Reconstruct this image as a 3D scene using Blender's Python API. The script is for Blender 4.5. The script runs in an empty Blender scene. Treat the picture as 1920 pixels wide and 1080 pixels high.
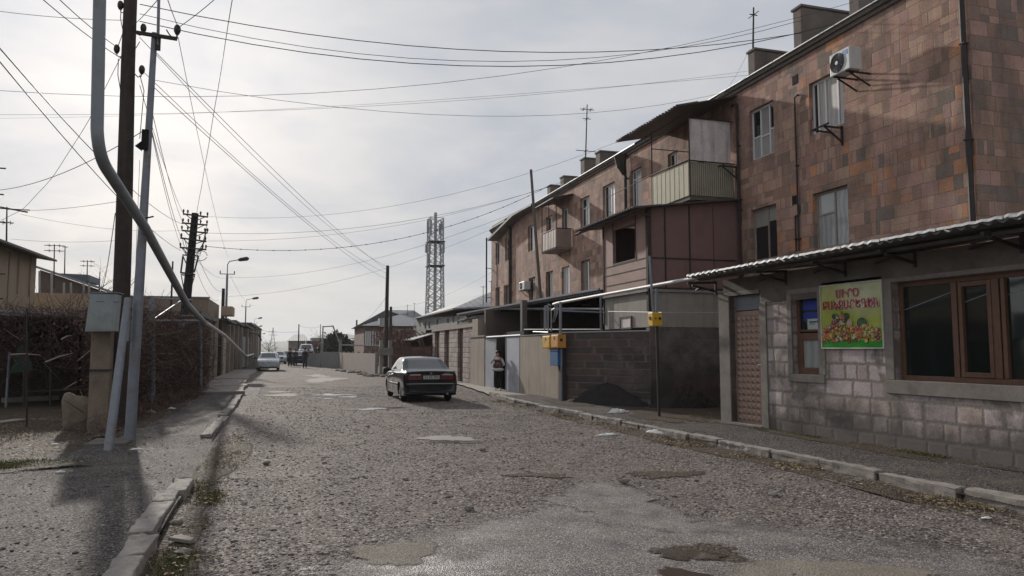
import bpy, bmesh, math, random
import numpy as np
from mathutils import Vector, Matrix
R = math.radians
random.seed(7); rng = np.random.default_rng(7)
S = bpy.context.scene; COL = S.collection

# ------------------------------------------------------------------ camera
YAW, PITCH, FOC, EYE = math.atan2(420, 1400), math.atan2(115, 1400), 1400.0, 1.6
cam = bpy.data.cameras.new('camera'); cam.sensor_width = 36; cam.lens = 36*FOC/1920; cam.clip_end = 6000; cam.clip_start = .05
cam_o = bpy.data.objects.new('camera', cam); COL.objects.link(cam_o)
cam_o.location = (0, 0, EYE); cam_o.rotation_euler = (math.pi/2+PITCH, 0, -YAW); S.camera = cam_o
# survey helpers: a sight line through a point of the photo meets a known wall / ground plane
_f = Vector((math.sin(YAW)*math.cos(PITCH), math.cos(YAW)*math.cos(PITCH), math.sin(PITCH)))
_r = Vector((math.cos(YAW), -math.sin(YAW), 0)); _u = _r.cross(_f)
def ray(u, v): return _f + _r*((u-960)/FOC) - _u*((v-540)/FOC)
def gr(u, v, z=0):
    d = ray(u, v); t = (z-EYE)/d.z; return Vector((d.x*t, d.y*t, z))
def onX(u, v, c):
    d = ray(u, v); t = c/d.x; return Vector((c, d.y*t, EYE+d.z*t))
def onY(u, v, c):
    d = ray(u, v); t = c/d.y; return Vector((d.x*t, c, EYE+d.z*t))

# ------------------------------------------------------------------ sky, sun, exposure
SUN_EL, SUN_AZ = R(20), R(-11)          # azimuth from +Y, negative = left of the street
S.view_settings.view_transform = 'Standard'; S.view_settings.look = 'None'
S.view_settings.exposure = .42; S.view_settings.gamma = 1
sd = Vector((math.sin(SUN_AZ)*math.cos(SUN_EL), math.cos(SUN_AZ)*math.cos(SUN_EL), math.sin(SUN_EL)))
W = bpy.data.worlds.new('World'); S.world = W; W.use_nodes = True
nt = W.node_tree; nt.nodes.clear()
class NT:
    def __init__(s, t): s.t = t
    def n(s, typ, **k):
        x = s.t.nodes.new(typ)
        for a, b in k.items(): setattr(x, a, b)
        return x
    def val(s, sock, v):
        if hasattr(v, 'is_linked') or isinstance(v, bpy.types.NodeSocket): s.t.links.new(v, sock)
        elif v is not None: sock.default_value = v
    def math(s, op, a, b=None, c=None, clamp=False):
        x = s.n('ShaderNodeMath', operation=op, use_clamp=clamp)
        s.val(x.inputs[0], a)
        if b is not None: s.val(x.inputs[1], b)
        if c is not None: s.val(x.inputs[2], c)
        return x.outputs[0]
    def vmath(s, op, a, b=None, out=0):
        x = s.n('ShaderNodeVectorMath', operation=op); s.val(x.inputs[0], a)
        if b is not None: s.val(x.inputs[1], b)
        return x.outputs[out]
    def comb(s, x, y, z=0.0):
        c = s.n('ShaderNodeCombineXYZ'); s.val(c.inputs[0], x); s.val(c.inputs[1], y); s.val(c.inputs[2], z); return c.outputs[0]
    def sep(s, v):
        c = s.n('ShaderNodeSeparateXYZ'); s.val(c.inputs[0], v); return c.outputs
    def noise(s, vec, scale, detail=4, rough=.55, dist=0.0, out='Fac'):
        x = s.n('ShaderNodeTexNoise'); s.val(x.inputs['Vector'], vec)
        x.inputs['Scale'].default_value = scale; x.inputs['Detail'].default_value = detail
        x.inputs['Roughness'].default_value = rough; x.inputs['Distortion'].default_value = dist
        return x.outputs[out]
    def voro(s, vec, scale, feature='F1', out='Distance'):
        x = s.n('ShaderNodeTexVoronoi', feature=feature); s.val(x.inputs['Vector'], vec); x.inputs['Scale'].default_value = scale
        return x.outputs[out]
    def white(s, vec, out='Value', dim='3D'):
        x = s.n('ShaderNodeTexWhiteNoise', noise_dimensions=dim)
        s.val(x.inputs['Vector'] if dim != '1D' else x.inputs['W'], vec); return x.outputs[out]
    def ramp(s, fac, stops, interp='LINEAR'):
        x = s.n('ShaderNodeValToRGB'); e = x.color_ramp.elements; x.color_ramp.interpolation = interp
        while len(e) < len(stops): e.new(.5)
        for el, (p, c) in zip(e, stops):
            el.position = p; el.color = (c, c, c, 1) if isinstance(c, (int, float)) else (*c, 1)
        s.val(x.inputs[0], fac); return x.outputs[0]
    def mix(s, fac, a, b, blend='MIX'):
        x = s.n('ShaderNodeMix', data_type='RGBA', blend_type=blend)
        s.val(x.inputs[0], fac)
        for i, v in ((6, a), (7, b)):
            if isinstance(v, tuple): v = (*v[:3], 1)
            s.val(x.inputs[i], v)
        return x.outputs[2]
    def mapr(s, v, a, b, c=0.0, d=1.0):
        x = s.n('ShaderNodeMapRange'); s.val(x.inputs[0], v)
        for i, q in enumerate((a, b, c, d)): x.inputs[i+1].default_value = q
        return x.outputs[0]
    def bump(s, h, strength=.5, dist=.02, nrm=None):
        x = s.n('ShaderNodeBump'); s.val(x.inputs['Height'], h); x.inputs['Strength'].default_value = strength
        x.inputs['Distance'].default_value = dist
        if nrm is not None: s.val(x.inputs['Normal'], nrm)
        return x.outputs[0]
w = NT(nt)
sky = w.n('ShaderNodeTexSky', sky_type='NISHITA', sun_disc=False, sun_elevation=SUN_EL, sun_rotation=SUN_AZ)
sky.dust_density = 3; sky.air_density = 1.2
geo = w.n('ShaderNodeTexCoord').outputs['Generated']
dx, dy, dz = w.sep(geo)
zc = w.math('MAXIMUM', dz, .03)
pl = w.comb(w.math('DIVIDE', dx, w.math('ADD', zc, .12)), w.math('DIVIDE', dy, w.math('ADD', zc, .12)))
c1 = w.noise(pl, .55, 6, .55, .35); c2 = w.noise(pl, 1.7, 4, .6, .5)
cl = w.math('ADD', w.math('MULTIPLY', c1, .7), w.math('MULTIPLY', c2, .3))
cloud = w.ramp(cl, [(.36, (3.3, 3.7, 4.3)), (.46, (4.2, 4.4, 4.8)), (.56, (5.25, 5.25, 5.35)), (.66, (4.6, 4.7, 4.95))])
dots = w.vmath('DOT_PRODUCT', geo, tuple(sd), 1)
glow = w.math("POWER", w.math("MAXIMUM", dots, 0), 30.0)
cloud = w.mix(1.0, cloud, w.mix(glow, (.86, .87, .89), (1.34, 1.32, 1.30)), "MULTIPLY")
horiz = w.mapr(dz, 0.0, .16, .7, 0.0)
cloud = w.mix(horiz, cloud, (4.7, 4.85, 4.85))
skyc = w.mix(.975, sky.outputs[0], cloud)
bg = w.n('ShaderNodeBackground'); w.val(bg.inputs[0], skyc); bg.inputs[1].default_value = .1
wo = w.n('ShaderNodeOutputWorld'); nt.links.new(bg.outputs[0], wo.inputs[0])
sun = bpy.data.lights.new('sun', 'SUN'); sun.energy = 2.7; sun.angle = R(1.3); sun.color = (1, .93, .84)
so = bpy.data.objects.new('sun', sun); COL.objects.link(so); so.rotation_euler = (-sd).to_track_quat('-Z', 'Y').to_euler()

# ------------------------------------------------------------------ object helpers
def tag(o, label=None, cat=None, group=None, kind=None):
    if label: o['label'] = label
    if cat: o['category'] = cat
    if group: o['group'] = group
    if kind: o['kind'] = kind
    return o
def thing(name, label, cat, loc=(0, 0, 0), group=None):
    o = bpy.data.objects.new(name, None); COL.objects.link(o); o.location = loc; o.empty_display_size = .3
    return tag(o, label, cat, group)
def copy_tree(o, parent=None):
    c = o.copy(); COL.objects.link(c); c.parent = parent
    for ch in list(o.children): copy_tree(ch, c)
    return c
def rootloc(p):
    v = Vector((0, 0, 0))
    while p is not None: v += p.location; p = p.parent
    return v
class MB:
    def __init__(s): s.v = []; s.f = []; s.M = None; s.mi = []; s.g = []
    def add(s, vs, fs, m=0):
        n = len(s.v)
        s.v += [tuple(s.M @ Vector(a)) if s.M is not None else tuple(a) for a in vs]
        s.f += [tuple(n+i for i in f) for f in fs]; s.mi += [m]*len(fs); s.g.append((n, len(s.v), len(s.f)-len(fs), len(s.f))); return s
    def box(s, a, b, m=0, taper=None):
        x0, y0, z0 = [min(a[i], b[i]) for i in range(3)]; x1, y1, z1 = [max(a[i], b[i]) for i in range(3)]
        return s.add([(x0,y0,z0),(x1,y0,z0),(x1,y1,z0),(x0,y1,z0),(x0,y0,z1),(x1,y0,z1),(x1,y1,z1),(x0,y1,z1)],
                     [(0,3,2,1),(4,5,6,7),(0,1,5,4),(1,2,6,5),(2,3,7,6),(3,0,4,7)], m)
    def cbox(s, c, d, m=0): return s.box([c[i]-d[i]/2 for i in range(3)], [c[i]+d[i]/2 for i in range(3)], m)
    def beam(s, p, q, wdt, hgt=None, m=0, up=(0, 0, 1)):
        hgt = hgt or wdt; p = Vector(p); q = Vector(q); d = (q-p).normalized(); upv = Vector(up)
        if abs(d.dot(upv)) > .95: upv = Vector((0, 1, 0))
        a = d.cross(upv).normalized()*wdt/2; b = a.cross(d).normalized()*hgt/2
        vs = [p-a-b, p+a-b, p+a+b, p-a+b, q-a-b, q+a-b, q+a+b, q-a+b]
        return s.add(vs, [(0,1,2,3),(7,6,5,4),(0,4,5,1),(1,5,6,2),(2,6,7,3),(3,7,4,0)], m)
    def tube(s, pts, r, n=8, m=0, caps=True):
        pts = [Vector(p) for p in pts]; rs = r if isinstance(r, (list, tuple)) else [r]*len(pts)
        base = len(s.v); vs = []; fs = []; prev = None
        for i, p in enumerate(pts):
            if i == 0: d = pts[1]-p
            elif i == len(pts)-1: d = p-pts[i-1]
            else: d = (pts[i+1]-p).normalized()+(p-pts[i-1]).normalized()
            d = d.normalized() if d.length > 1e-9 else Vector((0, 0, 1))
            if prev is None:
                a = d.cross(Vector((0, 0, 1)) if abs(d.z) < .9 else Vector((0, 1, 0))).normalized()
            else: a = (prev-d*prev.dot(d)).normalized()
            prev = a; b = d.cross(a)
            vs += [p+(a*math.cos(2*math.pi*k/n)+b*math.sin(2*math.pi*k/n))*rs[i] for k in range(n)]
        for i in range(len(pts)-1):
            for k in range(n): fs.append((i*n+k, i*n+(k+1) % n, (i+1)*n+(k+1) % n, (i+1)*n+k))
        if caps: fs += [tuple(range(n))[::-1], tuple((len(pts)-1)*n+k for k in range(n))]
        return s.add(vs, fs, m)
    def quad(s, a, b, c, d, m=0): return s.add([a, b, c, d], [(0, 1, 2, 3)], m)
    def poly(s, pts, m=0): return s.add(pts, [tuple(range(len(pts)))], m)
    def prism(s, pts, vec, m=0):
        n = len(pts); v = Vector(vec); a = [Vector(p) for p in pts]
        return s.add(a+[p+v for p in a], [tuple(range(n))[::-1], tuple(range(n, 2*n))]+[(i, (i+1) % n, n+(i+1) % n, n+i) for i in range(n)], m)
    def ball(s, c, r, m=0, seg=10, rings=6, jit=0):
        r = r if isinstance(r, (tuple, list)) else (r, r, r); vs = [(c[0], c[1], c[2]+r[2])]; fs = []
        for i in range(1, rings):
            t = math.pi*i/rings
            for k in range(seg):
                q = 2*math.pi*k/seg; j = 1+random.uniform(-jit, jit)
                vs.append((c[0]+r[0]*math.sin(t)*math.cos(q)*j, c[1]+r[1]*math.sin(t)*math.sin(q)*j, c[2]+r[2]*math.cos(t)*j))
        vs.append((c[0], c[1], c[2]-r[2])); L = len(vs)-1
        for k in range(seg): fs.append((0, 1+k, 1+(k+1) % seg)); fs.append((L, L-seg+(k+1) % seg, L-seg+k))
        for i in range(rings-2):
            for k in range(seg): fs.append((1+i*seg+k, 1+(i+1)*seg+k, 1+(i+1)*seg+(k+1) % seg, 1+i*seg+(k+1) % seg))
        return s.add(vs, fs, m)
    def each(s, name, mat, parent=None, **k):
        out = []
        for (v0, v1, f0, f1) in s.g:
            m = MB(); m.v = s.v[v0:v1]; m.f = [tuple(i-v0 for i in f) for f in s.f[f0:f1]]; m.mi = s.mi[f0:f1]; out.append(m.build(name, mat, parent, **k))
        return out
    def build(s, name, mat, parent=None, smooth=False, bevel=0, fixn=True):
        me = bpy.data.meshes.new(name); off = rootloc(parent)
        me.from_pydata([(v[0]-off.x, v[1]-off.y, v[2]-off.z) for v in s.v], [], s.f)
        mats = mat if isinstance(mat, (list, tuple)) else [mat]
        for m in mats:
            if m: me.materials.append(m)
        if len(mats) > 1: me.polygons.foreach_set('material_index', s.mi)
        if fixn:
            bm = bmesh.new(); bm.from_mesh(me); bmesh.ops.recalc_face_normals(bm, faces=bm.faces)
            bm.to_mesh(me); bm.free()
        if smooth:
            me.polygons.foreach_set('use_smooth', [True]*len(me.polygons))
            try: me.set_sharp_from_angle(angle=R(40))
            except Exception: pass
        me.update()
        o = bpy.data.objects.new(name, me); COL.objects.link(o)
        if parent is not None: o.parent = parent
        if bevel:
            b = o.modifiers.new('bevel', 'BEVEL'); b.width = bevel; b.segments = 2; b.limit_method = 'ANGLE'
        return o
def struct(name, mb, mat, **k):
    o = mb.build(name, mat, **k); o['kind'] = 'structure'; return o
def npmesh(name, V, F, mat, parent=None):
    """V (n,3), F (m,k) arrays -> one mesh object"""
    me = bpy.data.meshes.new(name); off = rootloc(parent); V = np.asarray(V, dtype=np.float32)-np.array(off, dtype=np.float32)
    m, k = F.shape
    me.vertices.add(len(V)); me.vertices.foreach_set('co', V.ravel())
    me.loops.add(m*k); me.loops.foreach_set('vertex_index', F.ravel().astype(np.int32))
    me.polygons.add(m); me.polygons.foreach_set('loop_start', np.arange(0, m*k, k, dtype=np.int32))
    try: me.polygons.foreach_set('loop_total', np.full(m, k, dtype=np.int32))
    except Exception: pass
    me.materials.append(mat); me.update(calc_edges=True); me.validate()
    o = bpy.data.objects.new(name, me); COL.objects.link(o)
    if parent is not None: o.parent = parent
    return o

# ------------------------------------------------------------------ materials
def mat_new(name):
    m = bpy.data.materials.new(name); m.use_nodes = True; t = m.node_tree; t.nodes.clear(); k = NT(t)
    b = k.n('ShaderNodeBsdfPrincipled'); o = k.n('ShaderNodeOutputMaterial'); t.links.new(b.outputs[0], o.inputs[0])
    co = k.n('ShaderNodeTexCoord').outputs['Object']; return m, k, b, co
def plain(name, col, rough=.7, metal=0, var=.25, scale=3.0, bump=.15, bdist=.01, dirt=None, spec=.4, streak=0, coat=0):
    """base colour with mottling, optional dirt colour patches and vertical streaks"""
    m, k, b, co = mat_new(name)
    n1 = k.noise(co, scale, 6, .6); n2 = k.noise(co, scale*9, 4, .6)
    f = k.math('ADD', k.math('MULTIPLY', n1, .6), k.math('MULTIPLY', n2, .4))
    lo = tuple(c*(1-var) for c in col); hi = tuple(min(1, c*(1+var)) for c in col)
    c = k.ramp(f, [(.3, lo), (.7, hi)])
    if streak:
        sx, sy, sz = k.sep(co)
        st = k.noise(k.comb(k.math('MULTIPLY', k.math('ADD', sx, sy), 5.0), k.math('MULTIPLY', sz, .35), 0.0), 1.2, 5, .65)
        c = k.mix(k.mapr(st, .5, .72, 0, streak), c, dirt or tuple(q*.45 for q in col))
    if dirt and not streak:
        dn = k.noise(co, scale*.5, 5, .65, .5)
        c = k.mix(k.mapr(dn, .5, .68, 0, .8), c, dirt)
    k.val(b.inputs['Base Color'], c); b.inputs['Metallic'].default_value = metal
    k.val(b.inputs['Roughness'], k.mapr(n2, .3, .7, max(.03, rough-.1), min(1, rough+.1)))
    b.inputs['Specular IOR Level'].default_value = spec
    if coat: b.inputs['Coat Weight'].default_value = coat; b.inputs['Coat Roughness'].default_value = .04
    if bump: k.val(b.inputs['Normal'], k.bump(f, bump, bdist))
    return m
def blocks(name, rowh, bw, cols, mortar, gap=.02, grime=None, bump=.6, bdist=.02, wobble=.02, jitter=.5, tone=.25, rough=.85, patch=None, bottom=None, topd=None, accents=None, render=None, swap=False):
    """coursed masonry: rows of unequal height blocks, each its own stone colour"""
    m, k, b, co = mat_new(name)
    x, y, z = k.sep(co)
    if swap: pass
    wob = k.noise(co, 6.0, 3, .6, 0, 'Color'); wx, wy, wz = k.sep(wob)
    u = k.math('ADD', k.math('ADD', x, y), k.math('MULTIPLY', k.math('SUBTRACT', wx, .5), wobble*2))
    v = k.math('ADD', z, k.math('MULTIPLY', k.math('SUBTRACT', wz, .5), wobble*2))
    row = k.math('FLOOR', k.math('DIVIDE', v, rowh)); fr = k.math('FRACT', k.math('DIVIDE', v, rowh))
    rr = k.white(row, dim='1D')
    ww = k.math('MULTIPLY', bw, k.math('ADD', 1-jitter/2, k.math('MULTIPLY', rr, jitter)))
    uu = k.math('ADD', k.math('DIVIDE', u, ww), k.math('MULTIPLY', rr, 37.7))
    # unequal widths: warp u inside a row
    uu = k.math('ADD', uu, k.math('MULTIPLY', k.math('SINE', k.math('ADD', k.math('MULTIPLY', uu, 2.1), k.math('MULTIPLY', rr, 60))), .27*jitter))
    colm = k.math('FLOOR', uu); fu = k.math('FRACT', uu); r3 = k.white(k.comb(row, colm, 21.7)); rh_ = rowh
    if jitter > .7:
        sw = k.math('GREATER_THAN', r3, .70); sh2 = k.math('LESS_THAN', r3, .16)
        f2 = k.math('MULTIPLY', fu, 2.0); g2 = k.math('MULTIPLY', fr, 2.0)
        colm = k.math('ADD', colm, k.math('MULTIPLY', sw, k.math('MULTIPLY', k.math('FLOOR', f2), .5)))
        row = k.math('ADD', row, k.math('MULTIPLY', sh2, k.math('MULTIPLY', k.math('FLOOR', g2), .5)))
        fu = k.math('ADD', k.math('MULTIPLY', sw, k.math('FRACT', f2)), k.math('MULTIPLY', k.math('SUBTRACT', 1.0, sw), fu))
        fr = k.math('ADD', k.math('MULTIPLY', sh2, k.math('FRACT', g2)), k.math('MULTIPLY', k.math('SUBTRACT', 1.0, sh2), fr))
        ww = k.math('MULTIPLY', ww, k.math('SUBTRACT', 1.0, k.math('MULTIPLY', sw, .5)))
    idv = k.comb(row, colm, 3.3); r1 = k.white(idv); r2 = k.white(k.comb(row, colm, 9.1))
    du = k.math('MULTIPLY', k.math('MINIMUM', fu, k.math('SUBTRACT', 1.0, fu)), ww)
    dv = k.math('MULTIPLY', k.math('MINIMUM', fr, k.math('SUBTRACT', 1.0, fr)), rowh)
    dm = k.math('MINIMUM', du, dv)
    fine = k.noise(co, 30, 5, .7); big = k.noise(co, .55, 5, .6, .3); mid = k.noise(co, 2.2, 5, .65)
    stone = k.ramp(r1, [(i/len(cols), c) for i, c in enumerate(cols)], 'CONSTANT')
    if accents:
        am = k.mapr(k.math('ADD', k.math('ADD', k.noise(co, .33, 2, .5), k.math('MULTIPLY', r2, .45)), k.math('ADD', k.mapr(y, 1.5, 7.5, .13, -.10), k.mapr(z, 5.2, 7.2, .08, -.08))), .86, .89)
        stone = k.mix(am, stone, k.ramp(k.white(k.comb(row, colm, 5.7)), [(i/len(accents), c) for i, c in enumerate(accents)], 'CONSTANT'))
    stone = k.mix(1.0, stone, k.ramp(fine, [(.25, 1-tone), (.75, 1+tone)]), 'MULTIPLY')
    pit = k.math('MULTIPLY', k.mapr(k.voro(co, 17), .05, .16, .45, 1.0), k.mapr(k.voro(co, 3.1), .03, .075, .25, 1.0)); pm = k.mapr(k.noise(co, 5, 2), .42, .5)
    stone = k.mix(pm, stone, k.mix(1.0, stone, pit, 'MULTIPLY'))
    mort = k.mix(1.0, mortar, k.ramp(fine, [(.25, .7), (.75, 1.3)]), 'MULTIPLY')
    edge = k.math('ADD', dm, k.math('MULTIPLY', k.math('SUBTRACT', fine, .5), gap*.9))
    mk = k.mapr(edge, gap*.35, gap*.75, 0, 1)
    c = k.mix(mk, mort, stone)
    if render:
        rm = k.mapr(k.math('ADD', k.noise(co, .6, 5, .6, .6), k.math('MULTIPLY', mid, .25)), render[1], render[1]+.06)
        rc = k.mix(1.0, render[0], k.ramp(k.math('ADD', k.math('MULTIPLY', fine, .4), k.math('MULTIPLY', mid, .6)), [(.3, .65), (.7, 1.25)]), 'MULTIPLY')
        c = k.mix(rm, c, rc)
    if grime:
        sx = k.noise(k.comb(k.math('MULTIPLY', k.math('ADD', x, y), 1.3), k.math('MULTIPLY', z, .35), 0.0), 1.3, 6, .6, .4)
        g = k.mapr(k.math('ADD', k.math('MULTIPLY', sx, .55), k.math('MULTIPLY', big, .45)), .47, .63, 0, .75)
        c = k.mix(g, c, k.mix(1.0, grime, k.ramp(fine, [(.2, .6), (.8, 1.4)]), 'MULTIPLY'))
    c = k.mix(1.0, c, k.ramp(mid, [(.25, .78), (.75, 1.2)]), 'MULTIPLY')
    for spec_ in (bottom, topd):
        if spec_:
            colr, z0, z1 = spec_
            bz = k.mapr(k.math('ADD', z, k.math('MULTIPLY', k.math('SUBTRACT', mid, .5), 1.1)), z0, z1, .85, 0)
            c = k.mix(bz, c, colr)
    k.val(b.inputs['Base Color'], c); b.inputs['Roughness'].default_value = rough; b.inputs['Specular IOR Level'].default_value = .25
    h = k.math('ADD', k.math('MULTIPLY', k.mapr(edge, gap*.2, gap*.95), .6), k.math('ADD', k.math('MULTIPLY', fine, .35), k.math('MULTIPLY', r2, .25)))
    k.val(b.inputs['Normal'], k.bump(h, bump, bdist)); return m
def gravel_mat(name, tint, stone_scale=38, light=1.0, wear=.4, bump=.9, dirtc=(.12, .10, .085)):
    m, k, b, co = mat_new(name)
    big = k.noise(co, .35, 5, .6, .4); mid = k.noise(co, 2.0, 5, .6); fine = k.noise(co, 60, 4, .7)
    wob = k.vmath('ADD', co, k.vmath('MULTIPLY', k.noise(co, 14, 2, .5, 0, 'Color'), (.03, .03, .03)))
    cid = k.voro(wob, stone_scale, out='Color'); d = k.voro(wob, stone_scale); d2 = k.voro(wob, stone_scale*2.3); cid2 = k.voro(wob, stone_scale*2.3, out='Color')
    r_, g_, b_ = k.sep(cid); r2, _, _ = k.sep(cid2)
    st = k.ramp(r_, [(0, (.055, .05, .048)), (.2, (.12, .107, .10)), (.45, (.17, .15, .145)), (.7, (.23, .205, .19)), (.9, (.33, .31, .295)), (.97, (.46, .44, .42))])
    st2 = k.ramp(r2, [(0, .55), (1, 1.35)])
    st = k.mix(1.0, st, st2, 'MULTIPLY'); st = k.mix(1.0, st, (tint[0]*light, tint[1]*light, tint[2]*light), 'MULTIPLY')
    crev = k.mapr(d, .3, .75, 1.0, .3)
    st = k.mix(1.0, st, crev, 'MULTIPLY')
    dirt = k.mix(1.0, dirtc, k.ramp(fine, [(.25, .6), (.75, 1.4)]), 'MULTIPLY')
    dm = k.mapr(k.math('ADD', k.math('MULTIPLY', big, .6), k.math('MULTIPLY', mid, .4)), wear, wear+.2, 0, .72)
    c = k.mix(dm, st, dirt)
    c = k.mix(1.0, c, k.ramp(mid, [(.3, .8), (.7, 1.18)]), 'MULTIPLY')
    k.val(b.inputs['Base Color'], c); b.inputs['Roughness'].default_value = .8; b.inputs['Specular IOR Level'].default_value = .16
    k.val(b.inputs['Roughness'], k.mapr(g_, 0, 1, .72, 1.0))
    h = k.math('ADD', k.math('MULTIPLY', k.mapr(d, 0, .8, 1, 0), 1.0), k.math('MULTIPLY', k.mapr(d2, 0, .8, 1, 0), .35))
    k.val(b.inputs['Normal'], k.bump(h, bump, .02, None)); return m
def corrug(name, col, pitch=.15, axis=1, rust=None, rough=.55, metal=.2):
    m, k, b, co = mat_new(name)
    n = k.noise(co, 2.0, 6, .6); n2 = k.noise(co, 25, 3, .6)
    s3 = k.sep(co); wv = k.math('SINE', k.math('MULTIPLY', s3[axis], 2*math.pi/pitch))
    c = k.ramp(k.math('ADD', k.math('MULTIPLY', n, .6), k.math('MULTIPLY', n2, .4)), [(.3, tuple(q*.7 for q in col)), (.7, tuple(min(1, q*1.2) for q in col))])
    if rust: c = k.mix(k.mapr(k.noise(co, 1.1, 5, .7), .5, .65, 0, .8), c, rust)
    c = k.mix(1.0, c, k.mapr(wv, -1, 1, .8, 1.05), 'MULTIPLY')
    k.val(b.inputs['Base Color'], c); b.inputs['Roughness'].default_value = rough; b.inputs['Metallic'].default_value = metal
    k.val(b.inputs['Normal'], k.bump(wv, .6, .02)); return m
def glass_mat(name, col, rough=.04, curtain=None, spec=.6):
    m, k, b, co = mat_new(name)
    n = k.noise(co, 1.5, 4, .6)
    c = k.mix(n, tuple(q*.7 for q in col), tuple(q*1.3 for q in col))
    if curtain:
        x, y, z = k.sep(co); fold = k.math('SINE', k.math('ADD', k.math('MULTIPLY', k.math('ADD', x, y), 38), k.math('MULTIPLY', k.noise(co, 2.0, 2), 9)))
        c = k.mix(k.mapr(fold, -1, 1), tuple(q*.72 for q in curtain), curtain)
    k.val(b.inputs['Base Color'], c); b.inputs['Roughness'].default_value = .5 if curtain else rough
    b.inputs['Specular IOR Level'].default_value = spec; b.inputs['Coat Weight'].default_value = .9; b.inputs['Coat Roughness'].default_value = rough
    k.val(b.inputs['Coat Normal'], k.bump(k.noise(co, 3.0, 2), .05, .02))
    return m
TAN=(.43,.285,.21); PINK=(.42,.255,.205); BRN=(.29,.185,.14); ORG=(.47,.235,.135); GRY=(.20,.16,.135); MAU=(.35,.225,.19); DRK=(.25,.165,.13)
M = {}
M['tuff'] = blocks('tuff_facade', .295, .36, [TAN, PINK, TAN, BRN, MAU, PINK, (.37,.24,.18), DRK, MAU, (.34,.20,.155)], (.26,.175,.135), .010, grime=(.15,.11,.088), bump=.7, wobble=.016, jitter=1.0, tone=.32, accents=[ORG, GRY, TAN, ORG, (.33,.19,.13), GRY])
M['tuff_shaded'] = blocks('tuff_end_wall_shaded', .295, .38, [BRN, MAU, DRK, BRN, (.25,.17,.14), PINK, GRY], (.17,.12,.095), .010, grime=(.12,.09,.075), bump=.5, wobble=.012, jitter=.8)  # facade tuff with the end wall's shade put into the stone colours
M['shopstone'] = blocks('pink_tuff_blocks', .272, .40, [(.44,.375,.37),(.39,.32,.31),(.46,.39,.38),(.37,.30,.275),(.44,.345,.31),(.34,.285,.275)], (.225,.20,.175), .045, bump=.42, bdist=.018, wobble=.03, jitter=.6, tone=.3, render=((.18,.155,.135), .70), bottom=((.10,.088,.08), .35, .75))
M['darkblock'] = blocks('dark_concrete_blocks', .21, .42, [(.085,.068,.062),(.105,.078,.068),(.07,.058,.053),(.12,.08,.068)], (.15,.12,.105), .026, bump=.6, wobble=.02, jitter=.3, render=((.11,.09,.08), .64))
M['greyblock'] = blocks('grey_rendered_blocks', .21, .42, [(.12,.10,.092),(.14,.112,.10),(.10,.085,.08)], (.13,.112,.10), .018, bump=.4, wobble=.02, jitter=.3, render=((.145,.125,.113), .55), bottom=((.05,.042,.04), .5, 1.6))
M['paleblock'] = blocks('pale_tuff_pillars', .24, .36, [(.40,.34,.31),(.34,.28,.255),(.42,.36,.33),(.30,.25,.23)], (.17,.14,.125), .035, bump=.7, wobble=.02, jitter=.4)
M['brickfill'] = blocks('brown_brick_fill', .19, .38, [(.12,.065,.052),(.10,.058,.05),(.15,.08,.062)], (.085,.06,.052), .025, bump=.6, wobble=.015, jitter=.3)
M['redbrick'] = blocks('red_tuff_house', .3, .5, [(.20,.135,.11),(.225,.145,.12),(.18,.12,.10)], (.16,.12,.10), .02, jitter=.4)
M['greybrick'] = blocks('grey_blocks_house', .2, .4, [(.20,.17,.15),(.17,.145,.13),(.23,.19,.165)], (.15,.13,.12), .02, jitter=.3)
M['plaster'] = plain('tan_plaster', (.30,.25,.205), .9, var=.2, scale=1.2, dirt=(.14,.10,.07), streak=.75)
M['chimney'] = plain('stained_cement', (.145,.12,.105), .9, var=.35, scale=1.6, bump=.4, dirt=(.075,.06,.052))
M['plaster_grey'] = plain('grey_cement_render', (.17,.15,.13), .9, var=.28, scale=2.0, bump=.35, dirt=(.09,.075,.065))
M['lintel'] = plain('dark_cement_fascia', (.135,.118,.103), .9, var=.3, scale=2.5, bump=.35, dirt=(.07,.06,.054))
M['plaster_box'] = plain('pale_cement_box', (.30,.275,.245), .9, var=.18, scale=1.6, bump=.2, dirt=(.17,.145,.12), streak=.6)
M['concrete'] = plain('old_concrete', (.24,.225,.205), .9, var=.3, scale=3, bump=.5, dirt=(.13,.115,.10))
M['concrete_tan'] = plain('tan_concrete', (.21,.165,.125), .92, var=.3, scale=4, bump=.6, dirt=(.13,.10,.08))
M['kerb'] = plain('kerb_concrete', (.235,.21,.188), .9, var=.4, scale=6, bump=.9, dirt=(.19,.165,.14))
M['wood_dark'] = plain('tarred_wood', (.045,.034,.028), .85, var=.4, scale=6, bump=.7, streak=.6, dirt=(.09,.075,.062))
M['wood_black'] = plain('creosote_wood', (.022,.02,.02), .85, var=.4, scale=6, bump=.5)
M['steel'] = plain('painted_grey_steel', (.20,.215,.24), .55, var=.22, scale=5, dirt=(.16,.12,.09), metal=.2)
M['steel_lt'] = plain('galvanised_steel', (.33,.33,.33), .65, metal=.15, var=.2, scale=5)
M['pipegrey'] = plain('grey_painted_pipe', (.225,.245,.265), .5, var=.15, scale=4, dirt=(.18,.17,.16))
M['pipesilver'] = plain('silver_painted_pipe', (.48,.48,.47), .55, metal=.1, var=.15, scale=4)
M['boxgrey'] = plain('grey_meter_cabinet', (.27,.30,.30), .55, var=.1, scale=3, dirt=(.2,.2,.18), bump=.03)
M['darkmetal'] = plain('dark_rusty_metal', (.035,.028,.026), .7, var=.4, scale=8)
M['wire'] = plain('black_wire', (.03,.03,.032), .6, var=.1, bump=0)
M['ceramic'] = plain('dark_insulator', (.03,.024,.022), .3, var=.2, bump=0)
M['yellow'] = plain('yellow_gas_box', (.62,.36,.03), .5, var=.15, scale=8, dirt=(.30,.17,.05), bump=.05)
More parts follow.
